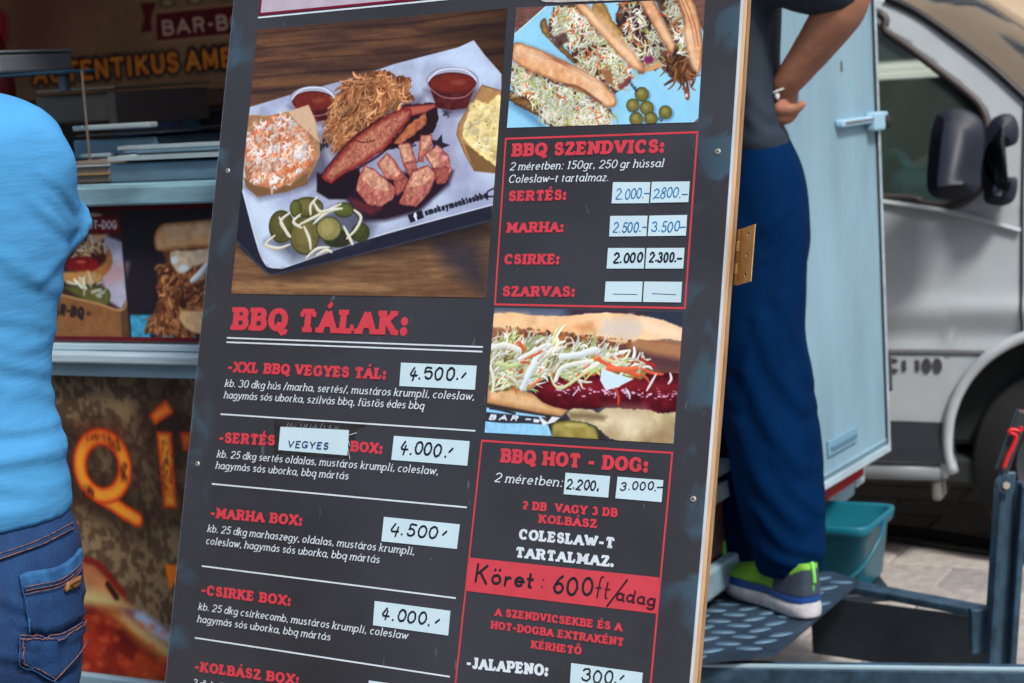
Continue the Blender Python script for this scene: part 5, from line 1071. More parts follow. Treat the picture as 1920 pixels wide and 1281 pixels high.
bc0 = zplane(1572, 1076, .3)
# step plate, drawbar, jack post with red-grip lever
ZS = .355
sp_ = [zplane(px, py, ZS) for px, py in ((1614, 1088), (1455, 1225), (1100, 1265), (1200, 1120), (1420, 1075), (1560, 1072))]
SF = Frame((1.0, 4.0, 0), (1, 0, 0), (0, 1, 0), (0, 0, 1)); step = thing('step_plate', 'blue-grey aluminium chequer plate step that the man stands on', 'step plate', SF)
M_chk = mat('chequer_aluminium', rgb(52, 72, 94), .5, metal=.3, var=.45, scale=9, bump=.3, bscale=50); M_chk2 = mat('chequer_bar', rgb(84, 118, 144), .55, metal=.2, var=.4, scale=25)
corner = [SF.loc(p_) for p_ in sp_]; poly = [(c_[0], c_[1]) for c_ in corner]
obj('plate', prism(bmesh.new(), poly[::-1], ZS-.006, ZS), M_chk, step)
P0 = np.array(poly)
def inside(x, y):
    s_ = False
    for i in range(len(P0)):
        a_, b_ = P0[i], P0[(i+1) % len(P0)]
        if (a_[1] > y) != (b_[1] > y) and x < (b_[0]-a_[0])*(y-a_[1])/(b_[1]-a_[1])+a_[0]: s_ = not s_
    return s_
chk = bmesh.new(); bmesh.ops.create_cone(chk, cap_ends=True, segments=14, radius1=.028, radius2=.022, depth=.0024, matrix=Matrix.Diagonal((1, .34, 1, 1)) @ Matrix.Translation((0, 0, .0012))); cm = bpy.data.meshes.new('tread_bar'); chk.to_mesh(cm); chk.free(); cm.materials.append(M_chk2); cnt = 0
lo_, hi_ = P0.min(0), P0.max(0)
allb = []
for i in range(40):
    for j in range(40):
        x = lo_[0]+.03+i*.076+(j % 2)*.038; y = lo_[1]+.02+j*.04
        if x < hi_[0]-.03 and y < hi_[1]-.02 and all(inside(x+a_, y+b_) for a_, b_ in ((.03, 0), (-.03, 0), (0, .02), (0, -.02))): allb.append((x, y, rnd.uniform(-.06, .06)+(.34 if (i+j) % 2 else -.22)))
allb.sort(key=lambda q: q[1])
for x, y, r_ in allb[:290]:
    o = bpy.data.objects.new('tread_bar', cm); COL.objects.link(o); o.parent = step; o.location = (x, y, ZS+.0003); o.rotation_euler = (0, 0, r_)
M_galv = mat('galvanised_steel', rgb(70, 100, 124), .45, metal=.4, var=.6, scale=22, bump=.3, bscale=40, detail=8)
M_galvd = mat('dark_steel', rgb(46, 56, 66), .5, metal=.3, var=.4, scale=9)
draw = thing('drawbar', 'galvanised steel trailer drawbar frame with dark inner plate', 'drawbar', SF)
f0, f1 = SF.loc(zplane(1290, 1244, .33)), SF.loc(zplane(2080, 1254, .33))
b_ = bmesh.new(); beam(b_, tuple(f0-np.array([0, 0, .04])), tuple(f1-np.array([0, 0, .04])), .05, .08, .004); obj('front_beam', b_, M_galv, draw)
b_ = bmesh.new(); beam(b_, tuple(f0+np.array([0, -.02, .003])), tuple(f1+np.array([0, -.02, .003])), .008, .008, .002); obj('beam_lip', b_, mat('bright_edge', rgb(196, 230, 246), .3, metal=.5), draw)
g0, g1 = SF.loc(zplane(1596, 1100, .30)), SF.loc(zplane(1850, 1148, .30))
b_ = bmesh.new(); beam(b_, tuple(g0), tuple(g1), .05, .018, .003); obj('rear_beam', b_, M_galv, draw)
h0, h1 = g0+np.array([-.1, -.03, -.075]), g1+np.array([0, -.03, -.075])
b_ = bmesh.new(); beam(b_, tuple(h0), tuple(h1), .008, .14, .002); obj('inner_plate', b_, M_galvd, draw)
k0 = [SF.loc(zplane(px, py, .17)) for px, py in ((1500, 1190), (1830, 1225))]
b_ = bmesh.new(); beam(b_, tuple(k0[0]), tuple(k0[1]), .35, .01, .002); 
bp0 = at(1838, 1180, 3.72); q = SF.loc(bp0)
obj('bracket', B((q[0]-.02, q[1]-.01, q[2]-.05), (q[0]+.03, q[1]+.02, q[2]+.045), .003), M_galv, draw)
# cross-brace under the frame
obj('rear_shelf', B(tuple(SF.loc((bc0[0]-.16, bc0[1]-.05, .238))), tuple(SF.loc((bc0[0]+.12, bc0[1]+.15, .26))), .003), M_galvd, draw)
# jack
pb, ptp = SF.loc(at(1880, 1262, 3.7)), SF.loc(at(1896, 897, 3.7))
jack = thing('jack_post', 'galvanised jack post with pivot bolt and red-gripped lever at the right edge', 'jack post', SF)
for dx0 in (-.026, .018):
    b_ = bmesh.new(); beam(b_, tuple(pb+np.array([dx0-.004, 0, 0])), tuple(ptp+np.array([dx0+.004, 0, -.01])), .014, .05, .004, up=(0, 1, 0)); obj('post_flange', b_, M_galv, jack)
b_ = bmesh.new(); beam(b_, tuple(pb+np.array([-.004, .012, 0])), tuple(ptp+np.array([-.004, .012, .012])), .034, .012, .004, up=(0, 1, 0)); obj('post_web', b_, mat('post_web_steel', rgb(74, 104, 126), .45, metal=.4, var=.4, scale=14), jack)
cc = SF.loc(at(1884, 908, 3.67)); b_ = bmesh.new(); bmesh.ops.create_cone(b_, cap_ends=True, segments=24, radius1=.018, radius2=.018, depth=.02, matrix=Matrix.Translation(cc) @ Matrix.Rotation(math.pi/2, 4, 'X')); obj('post_cap', b_, M_galv, jack)
b_ = bmesh.new(); bmesh.ops.create_cone(b_, cap_ends=True, segments=6, radius1=.008, radius2=.008, depth=.028, matrix=Matrix.Translation(cc) @ Matrix.Rotation(math.pi/2, 4, 'X')); obj('pivot_bolt', b_, M_steel, jack)
e0, e1 = SF.loc(at(1877, 885, 3.69)), SF.loc(at(1908, 800, 3.69))
b_ = bmesh.new(); beam(b_, tuple(e0), tuple(e1+(e1-e0)*.35), .026, .02, .004, up=(0, 1, 0)); lev = obj('lever', b_, mat('lever_black', (.03, .034, .042), .45), jack)
b_ = bmesh.new(); into(b_, tube([SF.loc(at(*q_, 3.665)) for q_ in ((1882, 878), (1890, 856), (1899, 838), (1905, 818), (1893, 811), (1898, 806), (1912, 808), (1914, 800))], .0045, n=10, sub=40)); obj('grip', b_, mat('red_grip', rgb(196, 28, 34), .5), lev, smooth=True)
s0, s1, s2 = SF.loc(at(1900, 925, 3.75)), SF.loc(at(1914, 975, 3.78)), SF.loc(at(1935, 1030, 3.8))
obj('brake_rod', tub([s0, s1, s2, SF.loc(at(1960, 1120, 3.8))], .007, n=10, sub=12), mat('rod_blue_steel', rgb(40, 70, 98), .4, metal=.4), jack)
# red toolbox-like jack head further right
tag(obj('red_coupling', B(tuple(at(1911, 800, 3.9)), tuple(at(1960, 765, 3.93)), .004), mat('red_paint', rgb(180, 20, 40), .4)), 'red painted coupling block at the right edge above the jack post', 'coupling')
# teal bucket
bc = zplane(1572, 1076, .3); bkt = thing('bucket', 'teal square plastic bucket with a carrying handle behind the step', 'bucket', Frame((bc[0]+.0, bc[1]+.08, 0), tx, ty, (0, 0, 1)))
M_teal = mat('teal_plastic', rgb(8, 102, 122), .4, var=.1, scale=6, spec=.5)
def sq(r, z, n=56, e=8, dx=0):
    a = np.arange(n)/n*2*math.pi; c_, s_ = np.cos(a), np.sin(a); q_ = (np.abs(c_)**e+np.abs(s_)**e)**(-1/e); return np.stack([q_*c_*r+dx, q_*s_*r, np.full(n, z)], 1)
zt_ = SF.loc(at(1600, 960, bc[1]+.08))[2]
rings = [sq(.001, .262), sq(.098, .262), sq(.102, .27), sq(.117, zt_-.03), sq(.12, zt_-.028), sq(.128, zt_-.026), sq(.132, zt_-.002), sq(.13, zt_), sq(.122, zt_), sq(.118, zt_-.005), sq(.1, .28), sq(.001, .28)]
obj('bucket_body', grid(np.array(rings), True), M_teal, bkt, smooth=True)
hp = [(-.133, 0, zt_-.014), (-.14, -.07, zt_-.07), (-.1, -.13, zt_-.13), (0, -.16, zt_-.16), (.1, -.13, zt_-.11), (.14, -.07, zt_-.04), (.133, 0, zt_-.014)]
obj('handle', tub(hp, .005, n=8, sub=30), mat('teal_dark', rgb(10, 92, 108), .4), bkt, smooth=True)
# cables on the ground
def gp(px, py, z=.012): p_ = zplane(px, py, z); return tuple(p_)
M_cab = mat('black_cable', (.018, .018, .02), .6, var=.3, scale=30)
for k, (lab, pts, r_) in enumerate((('flat black cable cover lying across the paving behind the bucket', [(1560, 985), (1640, 992), (1740, 1002), (1850, 1020), (1960, 1046)], .02), ('thin black cable looping beyond the cable cover', [(1600, 998), (1700, 1012), (1800, 1028), (1900, 1042), (1980, 1060)], .009))):
    tag(obj('cable', tub([gp(x, y, .014) for x, y in pts], r_, n=10, sub=40), M_cab, smooth=True), lab, 'cable')
tag(obj('hose', tub([gp(x, y, .02) for x, y in ((1725, 1232), (1745, 1222), (1790, 1217), (1840, 1222), (1900, 1226))], .011, n=10, sub=30), M_cab, smooth=True), 'black hose curled on the paving just behind the front drawbar beam', 'hose')
# ================================================================== VAN
VA = math.radians(24); vx = np.array([math.cos(VA), -math.sin(VA), 0]); vn = np.array([-math.sin(VA), -math.cos(VA), 0])
vp = at(1750, 640, 5.4); VF = Frame((vp[0], vp[1], 0), vx, np.array([0, 0, 1.]), vn)
VF.e = np.stack([vx, [0, 0, 1.], vn], 1)
van = thing('van', 'silver-grey van with black mirror parked behind the trailer door', 'van', VF)
def vl(px, py, off=0.): q = VF.loc(onplane(px, py, VF.o+vn*off, vn)); return np.array([q[0], q[1]])
topline = [(-3.4, 1.93)]+[tuple(vl(*q)) for q in ((1450, -88), (1560, -55), (1645, -2), (1700, 22), (1780, 75), (1850, 128), (1920, 190), (2000, 262), (2060, 318))]
xe = topline[-1]; topline += [(xe[0]+.35, xe[1]-.09), (xe[0]+.62, xe[1]-.24), (xe[0]+.72, xe[1]-.5)]
tX, tZ = np.array([q[0] for q in topline]), np.array([q[1] for q in topline])
wc = vl(2000, 838); WR = .335
ZSIL = .27
def sidey(x, z):                                   # outward shape of the flank
    h = np.interp(z, [.2, .3, .45, .8, 1.08, 1.2, 1.6, 1.95], [-.05, -.02, .0, .012, .0, -.02, -.1, -.2])
    cr = .012*np.exp(-((z-(.78+.0*x))/.035)**2)-.01*np.exp(-((z-.70)/.03)**2)
    return h+cr-np.clip(x-(xe[0]-.1), 0, 2)**2*.5
NX, NZ = 190, 76
xs_ = np.linspace(-3.4, tX[-1], NX); Pn = np.zeros((NX, NZ, 3))
for i, x in enumerate(xs_):
    zt = np.interp(x, tX, tZ); zb0 = ZSIL; dd_ = (WR**2-(x-wc[0])**2)
    if dd_ > 0: zb0 = max(zb0, wc[1]+math.sqrt(dd_))
    z = np.concatenate([zb0+(.82-zb0)*np.linspace(0, 1, 25)[:-1], .82+(zt-.82)*np.linspace(0, 1, NZ-24)]); Pn[i, :, 0] = x; Pn[i, :, 1] = z; Pn[i, :, 2] = sidey(x, z)
win = [vl(*q) for q in ((1500, -40), (1590, 14), (1648, 60), (1690, 88), (1755, 136), (1812, 180), (1836, 206), (1848, 240), (1850, 290), (1843, 342), (1818, 370), (1780, 385), (1730, 383), (1656, 371), (1500, 358))]
win = [np.array(w_) for w_ in win]; win[0][0] = win[-1][0] = -.95; wp = np.array(win)
def inpoly(x, z, Q):
    s_ = False
    for i in range(len(Q)):
        a_, b_ = Q[i], Q[(i+1) % len(Q)]
        if (a_[1] > z) != (b_[1] > z) and x < (b_[0]-a_[0])*(z-a_[1])/(b_[1]-a_[1])+a_[0]: s_ = not s_
    return s_
V = Pn.reshape(-1, 3); Fc = []
for i in range(NX-1):
    for j in range(NZ-1):
        c_ = (Pn[i, j]+Pn[i+1, j+1])/2
        if not inpoly(c_[0], c_[1], wp): Fc.append((i*NZ+j, (i+1)*NZ+j, (i+1)*NZ+j+1, i*NZ+j+1))
me = bpy.data.meshes.new('side'); me.from_pydata(V.tolist(), [], Fc)
M_van = mat('silver_paint', rgb(182, 192, 198), .33, metal=0, var=.1, scale=5, detail=10, coat=.35)
side_panel = obj('side_panel', me, M_van, van, smooth=True)
md = side_panel.modifiers.new('s', 'SOLIDIFY'); md.thickness = .02; md.offset = -1
VW = 1.75
V2 = V.copy(); V2[:, 2] = -VW-V2[:, 2]; me = bpy.data.meshes.new('side'); me.from_pydata(V2.tolist(), [], [f[::-1] for f in Fc]); obj('side_panel', me, M_van, van, smooth=True)
def skin(i0, i1, name, mm, push=0., nseg=12, bulge=.04):
    R = []
    for x in xs_[(xs_ >= i0) & (xs_ <= i1)]:
        z = np.interp(x, tX, tZ); y0 = sidey(x, z); row = []
        for k in range(nseg+1): f = k/nseg; row.append((x+push+bulge*2*math.sin(math.pi*f)*(1 if name == 'windscreen' else 0), z+bulge*math.sin(math.pi*f), y0*(1-f)+(-VW-y0)*f))
        R.append(row)
    return obj(name, grid(np.array(R)), mm, van, smooth=True)
M_ws = mat('windscreen_glass', (.012, .016, .018), .06, spec=.9)
xa0, xa1 = topline[3][0], xe[0]
skin(-3.4, xa0+.02, 'roof', M_van); skin(xa0, xa1+.03, 'windscreen', M_ws, push=.012); skin(xa1, 9, 'bonnet', M_van)
# pillar seal, window rubber, pane
def onside(pts, off=.004): return [(x, z, float(sidey(x, z))+off) for x, z in pts]
obj('pillar_seal', tub(onside([(a_, b_+.004) for a_, b_ in topline[3:10]], .006), .011, n=8, sub=50), mat('black_seal', (.012, .012, .014), .5), van, smooth=True)
ring = [tuple(w_) for w_ in spline(np.vstack([wp, wp[:1]]), 110)]
def ribbon3(pts, w, off, th):
    P_ = np.array(pts); T = np.gradient(P_, axis=0); T /= np.linalg.norm(T, axis=1)[:, None]+1e-9; N_ = np.stack([-T[:, 1], T[:, 0]], 1); R = []
    for p_, n_ in zip(P_, N_):
        R.append([(p_[0]+n_[0]*s_*w, p_[1]+n_[1]*s_*w, float(sidey(p_[0], p_[1]))+o_) for s_, o_ in ((-1, off-th), (-1, off), (-.3, off+.004), (1, off), (1, off-th))])
    return grid(np.array(R))
obj('window_rubber', ribbon3(ring, .012, .006, .03), mat('brown_black_rubber', rgb(52, 46, 46), .5), van, smooth=True)
nz = 20; R = []
for i in range(40):
    x = -.95+(wp[:, 0].max()+.95)*i/39; R.append([(x, z, float(sidey(x, z))-.012) for z in np.linspace(wp[:, 1].min(), wp[:, 1].max(), nz)])
G_ = np.array(R); Fc = []
for i in range(39):
    for j in range(nz-1):
        cs = [(G_[a_, b_, 0], G_[a_, b_, 1]) for a_, b_ in ((i, j), (i+1, j), (i+1, j+1), (i, j+1))]
        if any(inpoly(*c_, wp) for c_ in cs) or inpoly(np.mean([c_[0] for c_ in cs]), np.mean([c_[1] for c_ in cs]), wp): Fc.append((i*nz+j, (i+1)*nz+j, (i+1)*nz+j+1, i*nz+j+1))
me = bpy.data.meshes.new('pane'); me.from_pydata(G_.reshape(-1, 3).tolist(), [], Fc)
M_pane = bpy.data.materials.new('tinted_glass'); M_pane.use_nodes = True; t = M_pane.node_tree; p = t.nodes['Principled BSDF']
p.inputs['Base Color'].default_value = (.42, .62, .54, 1); p.inputs['Roughness'].default_value = .03; p.inputs['Transmission Weight'].default_value = .93; p.inputs['IOR'].default_value = 1.25
obj('door_window', me, M_pane, van, smooth=True)
# inside the cab
M_cab_ = mat('cab_dark', (.018, .022, .024), .8, var=.3, scale=6)
obj('cab_lining', B((-1.1, .35, -VW+.12), (xe[0]-.05, .9, -.12), .02), M_cab_, van)
obj('bulkhead', B((-1.15, .3, -VW+.1), (-1.1, 1.85, -.1), .01), M_cab_, van)
sc0 = vl(1690, 395, -.35)
obj('steering_wheel', tub([(sc0[0]+.17*math.cos(a_)*.55, sc0[1]-.02+.19*math.sin(a_), -.35+.16*math.cos(a_)) for a_ in np.linspace(0, 6.283, 30)], .016, n=8), mat('wheel_teal_grey', rgb(40, 120, 136), .5), van, smooth=True)
obj('dashboard', B((wp[:, 0].max()-.32, .9, -VW+.15), (xe[0]-.02, 1.18, -.16), .05), mat('dash_teal', rgb(18, 74, 90), .6, var=.3), van)
obj('dark_view_panel', B((-1.05, .9, -VW+.03), (wp[:, 0].max()+.1, 1.37, -VW+.1), .01), M_cab_, van)  # dark panel added at the far door so the lower window looks dark
seat = tub([(-.62, 1.0, -.5), (-.7, 1.25, -.5), (-.76, 1.5, -.5)], [.2, .22, .16], n=16, sub=12); obj('seat', seat, M_cab_, van, smooth=True)
# mirror
M_mir = mat('black_mirror_plastic', rgb(30, 38, 54), .55, var=.2, scale=20)
def vpoly(pts): return [tuple(vl(*q, .18)) for q in pts]
def sp2(pts, n=40): Q = np.array(pts); return [tuple(q) for q in spline(np.vstack([Q, Q[:1]]), n)[:-1]]
bm = prism(bmesh.new(), sp2(vpoly([(1760, 215), (1785, 205), (1815, 210), (1838, 228), (1845, 262), (1838, 320), (1836, 352), (1815, 368), (1775, 372), (1750, 364), (1742, 340), (1744, 300), (1750, 250)]), 60), .12, .25, bev=.035); mirror = obj('mirror_housing', bm, M_mir, van, smooth=True)
mv = lambda pts, y0, y1, bev: prism(bmesh.new(), sp2([tuple(vl(*q, .1)) for q in pts], 60), y0, y1, bev=bev)
obj('mirror_arm', mv([(1862, 222), (1880, 214), (1898, 222), (1906, 245), (1903, 268), (1890, 276), (1876, 278), (1868, 296), (1872, 318), (1886, 334), (1902, 336), (1902, 362), (1893, 382), (1870, 386), (1846, 378), (1843, 350), (1832, 330), (1818, 305), (1822, 284), (1840, 262), (1850, 240)], .02, .13, .03), M_mir, mirror, smooth=True)
# seams, trims, badge, sill
M_seam = mat('seam_dark', (.012, .014, .016), .7)
def vline(name, pts, w, mm, off=.003, sub=60):
    P_ = spline(np.array([vl(*q) for q in pts]), sub); return obj(name, ribbon3([tuple(q) for q in P_], w, off, .006), mm, van)
vline('belt_crease', [(1560, 364), (1656, 378), (1760, 393), (1830, 408), (1915, 432)], .007, M_van, off=.012)
vline('door_seam', [(1916, 198), (1917, 330), (1917, 480), (1917, 640)], .004, M_seam)
vline('rub_groove', [(1560, 659), (1700, 659), (1800, 660), (1862, 662)], .007, mat('groove_grey', rgb(92, 94, 100), .5))
vline('door_trim', [(1560, 826), (1650, 827), (1700, 828), (1790, 832)], .062, mat('dark_lower_trim', rgb(52, 56, 66), .5, var=.2), off=.008)
0 and vline('crease', [(1500, 571), (1660, 570), (1760, 570), (1830, 563), (1915, 538)], .005, mat('crease_paint', rgb(170, 188, 200), .3), off=.004)
lip = [(wc[0]+(WR+.004)*math.cos(a_), wc[1]+(WR+.004)*math.sin(a_)) for a_ in np.linspace(math.radians(-15), math.radians(195), 60)]
obj('arch_lip', tub(onside(lip, .006), .017, n=8), M_van, van, smooth=True)
obj('sill', tub([(x, ZSIL+.02, float(sidey(x, ZSIL+.02))-.01) for x in np.linspace(-3.3, wc[0]-WR-.03, 20)], .03, n=10), mat('sill_grey', rgb(120, 128, 134), .4), van, smooth=True)
mf = obj('mudflap', B((wc[0]-WR-.06, .2, -.2), (wc[0]-WR-.03, .5, -.02), .01), mat('flap_beige', rgb(110, 108, 104), .6), van)
a_, b_ = vl(1666, 699), vl(1768, 699)
zb1 = float(sidey(0, a_[1]))+.004
bdg = lettermesh('dCi 100' if False else 'CI 100', a_, b_, .045, tv=.16, th=.14, z=zb1, serif=0, track=.12) if 'i' in G else None
obj('badge', bdg, mat('badge_dark', rgb(70, 72, 80), .4), van, )['kind'] = 'stuff'
# wheel
def wheel(cx_, cy_, cz_, r_):
    prof = [(r_*.55, .02), (r_*.62, -.01), (r_*.95, .0), (r_, -.03), (r_, -.17), (r_*.95, -.2), (r_*.6, -.19)]
    a = np.linspace(0, 2*math.pi, 49)[:-1]
    P_ = np.array([[(cx_+q*math.cos(t_), cy_+q*math.sin(t_), cz_+h_) for t_ in a] for q, h_ in prof])
    w_ = obj('wheel', grid(P_, True), mat('tyre_rubber', (.018, .019, .021), .8, var=.2, scale=20), van, smooth=True)
    P_ = np.array([[(cx_+q*math.cos(t_), cy_+q*math.sin(t_), cz_+h_) for t_ in a] for q, h_ in ((r_*.56, .015), (r_*.5, .0), (r_*.42, -.05), (r_*.3, -.02), (r_*.12, .0), (.001, .005))])
    obj('rim', grid(P_, True), mat('steel_rim', rgb(70, 74, 80), .45, metal=.5), w_, smooth=True)
wheel(wc[0]+.02, .31, -.06, .305); wheel(wc[0]-2.9+.0, .31, -.06, .305)
P_ = [(wc[0]+(WR+.01)*math.cos(t_), wc[1]+(WR+.01)*math.sin(t_)) for t_ in np.linspace(-.2, math.pi+.2, 24)]
obj('wheel_housing', grid(np.array([[(x, z, -.02), (x, z, -.42)] for x, z in P_])), M_cab_, van)
obj('underbody', B((-3.3, .24, -VW+.05), (xe[0]+.6, .32, -.08), .01), M_cab_, van)
obj('nose', B((tX[-1]-.06, .26, -VW+.25), (tX[-1]+.02, tZ[-1]+.05, -.25), .03), M_van, van)
# ================================================================== BACKGROUND BUILDINGS
def facade(x0, x1, y, h, label, wallc, nx, nz, cat='building', flip=1, zr=None):
    root = thing('building', label, cat, Frame((x0, y, 0), (1, 0, 0), (0, 1, 0), (0, 0, 1))); Wd = x1-x0
    obj('wall', B((0, 0, -.05), (Wd, 4, h), .02), wallc, root)
    mw, mg_ = mat('window_frame_white', rgb(200, 196, 188), .5), mat('dark_window_glass', (.02, .025, .03), .08, spec=.8)
    for i in range(nx):
        for k in range(nz):
            cx_ = Wd*(i+.5)/nx; z0 = 1.0+k*3.1; f = obj('window', B((cx_-.62, -.05, z0), (cx_+.62, -.003, z0+1.75), .01), mw, root)
            for s_ in (-1, 1): obj('pane', B((cx_+s_*.29-.26, -.062, z0+.07), (cx_+s_*.29+.26, -.0505, z0+1.68)), mg_, f)
            obj('sill', B((cx_-.72, -.14, z0-.07), (cx_+.72, -.003, z0-.004), .01), mw, f)
    obj('cornice', B((-.2, -.3, h-.3), (Wd+.2, -.003, h-.05), .04), mat('cornice_grey', rgb(150, 150, 156), .6), root)
    obj('gutter', B((-.2, -.42, h-.05), (Wd+.2, .2, h+.1), .03), mat('gutter_blue_grey', rgb(112, 130, 150), .4), root)
    obj('roof', prism(bmesh.new(), [(0, h+.1), (0, h+.16), (3, h+2.0), (3, h+.1)], 0, Wd, M=Matrix(((0, 0, 1, 0), (1, 0, 0, 0), (0, 1, 0, 0), (0, 0, 0, 1)))), mat('roof_tile', rgb(140, 92, 74), .8, var=.3, scale=9), root)
    return root
facade(2.2, 16, 15.5, 8.4, 'tall cream building with a blue-grey gutter far behind the van windscreen', mat('cream_render', rgb(206, 184, 156), .85, var=.12, scale=3), 6, 2)
facade(-14, 14, -16, 7.6, 'long pale street building added unseen behind the viewer for reflections in the van glass', mat('pale_render', rgb(206, 188, 164), .85, var=.12, scale=3), 9, 2)  # unseen street front, added only to give the van glass something to mirror
# ================================================================== PEOPLE
def proj(P_):
    q = (P_-C0) @ RC; return 960+F*q[:, 0]/-q[:, 2], 640.5-F*q[:, 1]/-q[:, 2]
def loft(bm, rings, n=28, sub=None, cap=True, tw=0):     # rings: (x, y, z, rx, ry)
    R_ = spline(rings, sub or len(rings)*4); a = np.arange(n)/n*2*math.pi
    return into(bm, grid(np.stack([np.stack([r_[0]+r_[3]*np.cos(a), r_[1]+r_[4]*np.sin(a), np.full(n, r_[2])], 1) for r_ in R_]), True, cap))
def limb(bm, pts, rr, n=18, sub=24): into(bm, tube(pts, rr, n=n, sub=sub)); ball(bm, pts[0], rr[0]); return ball(bm, pts[-1], rr[-1])
def ball(bm, c_, r_, s_=(1, 1, 1), rot=None):
    M = Matrix.Translation(Vector(c_)) @ (rot or Matrix.Identity(4)) @ Matrix.Diagonal((*s_, 1)); bmesh.ops.create_uvsphere(bm, u_segments=18, v_segments=12, radius=r_, matrix=M); return bm
def foldfn(lines, namp=.003, nsc=9, seed=0, wpx=10, st=(1, 1, .6)):
    def fn(co):
        px, py = proj(co); d_ = np.zeros(len(co))
        for pts, A, w in lines:
            Q = spline(np.array(pts, float), 24); m_ = np.full(len(co), 1e9); sg = np.zeros(len(co))
            for i in range(len(Q)-1):
                a, b = Q[i], Q[i+1]; e = b-a; L2 = e@e+1e-9; t_ = np.clip(((px-a[0])*e[0]+(py-a[1])*e[1])/L2, 0, 1)
                dx, dy = px-a[0]-t_*e[0], py-a[1]-t_*e[1]; dd_ = np.hypot(dx, dy); q = dd_ < m_; m_ = np.where(q, dd_, m_); sg = np.where(q, np.sign(dy), sg)
            s_ = m_*sg/w; d_ += .8*A*np.exp(-s_**2)-A*.6*np.exp(-((s_-1.7)/1.1)**2)
        n1 = fbm(co[:, 0]*nsc*st[0]+co[:, 1]*nsc*st[1]+31, co[:, 2]*nsc*1.7+co[:, 1]*3+7, seed)-.5; n2 = fbm(co[:, 0]*nsc*3+50, co[:, 2]*nsc*2.4+co[:, 1]*nsc*2+9, seed+4)-.5
        return d_+namp*2*n1+namp*.8*n2
    return fn
def person(label, loc): r_ = thing('person', label, 'person', loc=loc); return r_
def child(name, me, mm, root, smooth=True):
    o = obj(name, me, mm, root, smooth=smooth); l_ = Matrix.Translation(-root.location)
    o.data.transform(l_ if root.type == 'EMPTY' else Matrix.Identity(4)); return o
M_skin = mat('skin', rgb(166, 114, 90), .55, var=.2, scale=14, bump=.15, bscale=120); M_hair = mat('dark_hair', (.02, .015, .012), .7, bump=.5, bscale=150, stretch=(1, 1, .2))
def head(bm, c_, f_):                                 # c_: head centre, f_: facing (unit, horizontal)
    f_ = np.array(f_, float); f_ /= np.linalg.norm(f_); s_ = np.array([-f_[1], f_[0], 0]); c_ = np.array(c_); u = np.array([0, 0, 1.]); P = lambda a, b, h: c_+f_*a+s_*b+u*h
    rot = Matrix([[f_[0], s_[0], 0, 0], [f_[1], s_[1], 0, 0], [0, 0, 1, 0], [0, 0, 0, 1]])
    ball(bm, P(-.01, 0, .02), .1, (.98, .78, 1.08), rot); ball(bm, P(.03, 0, -.055), .062, (1, .85, 1.05), rot); ball(bm, P(.055, 0, -.09), .03, (1, 1.1, .8), rot)
    ball(bm, P(.098, 0, -.015), .016, (1, .8, 1.7), rot); ball(bm, P(.088, 0, -.055), .02, (.6, 1.2, .5), rot)
    for k in (-1, 1): ball(bm, P(.0, k*.08, -.005), .026, (.7, .3, 1.2), rot); ball(bm, P(.082, k*.032, .018), .013, (.6, 1.1, .7), rot)
    into(bm, tube([P(-.03, 0, -.2), P(-.02, 0, -.05)], [.062, .055], n=18)); return P
def hand_(bm, w_, d_, n_, s=1., curl=.5, side=1):      # wrist point, finger direction, palm normal
    w_ = np.array(w_); d_ = np.array(d_, float); d_ /= np.linalg.norm(d_); n_ = np.array(n_, float); n_ -= d_*(n_@d_); n_ /= np.linalg.norm(n_); t_ = np.cross(d_, n_)*side
    into(bm, tube([w_, w_+d_*.04, w_+d_*.085], [.028, .036, .034], n=14)); 
    for k, (o_, L_) in enumerate(((-.03, .062), (-.01, .075), (.011, .07), (.03, .055))):
        p0 = w_+d_*.075+t_*o_; p1 = p0+(d_*math.cos(curl*.4)+n_*math.sin(curl*.4))*L_*.5*s; p2 = p1+(d_*math.cos(curl)+n_*math.sin(curl))*L_*.35*s; p3 = p2+(d_*math.cos(curl*1.6)+n_*math.sin(curl*1.6))*L_*.25*s
        limb(bm, [p0, p1, p2, p3], [.0105, .0095, .0088, .0078], n=10, sub=10)
    q0 = w_+d_*.02-t_*.025; q1 = q0-t_*.03+d_*.025+n_*.006; q2 = q1-t_*.018+d_*.03+n_*.01
    limb(bm, [q0, q1, q2], [.014, .0115, .009], n=10, sub=10)
# ---- man in navy (right), seen from the side, hand on his hip
YM = 4.0; RX = lambda px, py, Y=YM: at(px, py, Y)
def rr(px0, px1, py, ry, Y=YM):
    a_, b_ = at(px0, py, Y), at(px1, py, Y); c_ = (a_+b_)/2; return (c_[0], Y, c_[2], abs(b_[0]-a_[0])/2, ry)
mroot = person('standing man in navy T-shirt, blue track pants and green trainers with hand on hip', tuple(at(1440, 1140, YM)*np.array([1, 1, 0])+np.array([0, 0, ZS])))
M_pants = mat('blue_track_fabric', rgb(0, 36, 78), .85, var=.3, scale=6, bump=.3, bscale=26, stretch=(1.4, 1.4, .6), spec=.05); M_navy = mat('navy_shirt', rgb(30, 46, 62), .8, var=.2, scale=5, bump=.12, bscale=320)
bm = bmesh.new()
near = [rr(1424, 1543, 1074, .06, 3.9), rr(1418, 1545, 1060, .072, 3.9), rr(1408, 1547, 1030, .085, 3.9), rr(1390, 1549, 980, .092, 3.9), rr(1378, 1547, 920, .095, 3.9), rr(1365, 1542, 850, .095, 3.9), rr(1352, 1535, 780, .095, 3.9), rr(1346, 1521, 690, .098, 3.9), rr(1344, 1511, 620, .1, 3.9), rr(1338, 1512, 520, .105, 3.92), rr(1332, 1516, 430, .11, 3.93), rr(1332, 1508, 350, .1, 3.94)]
loft(bm, near, n=30)
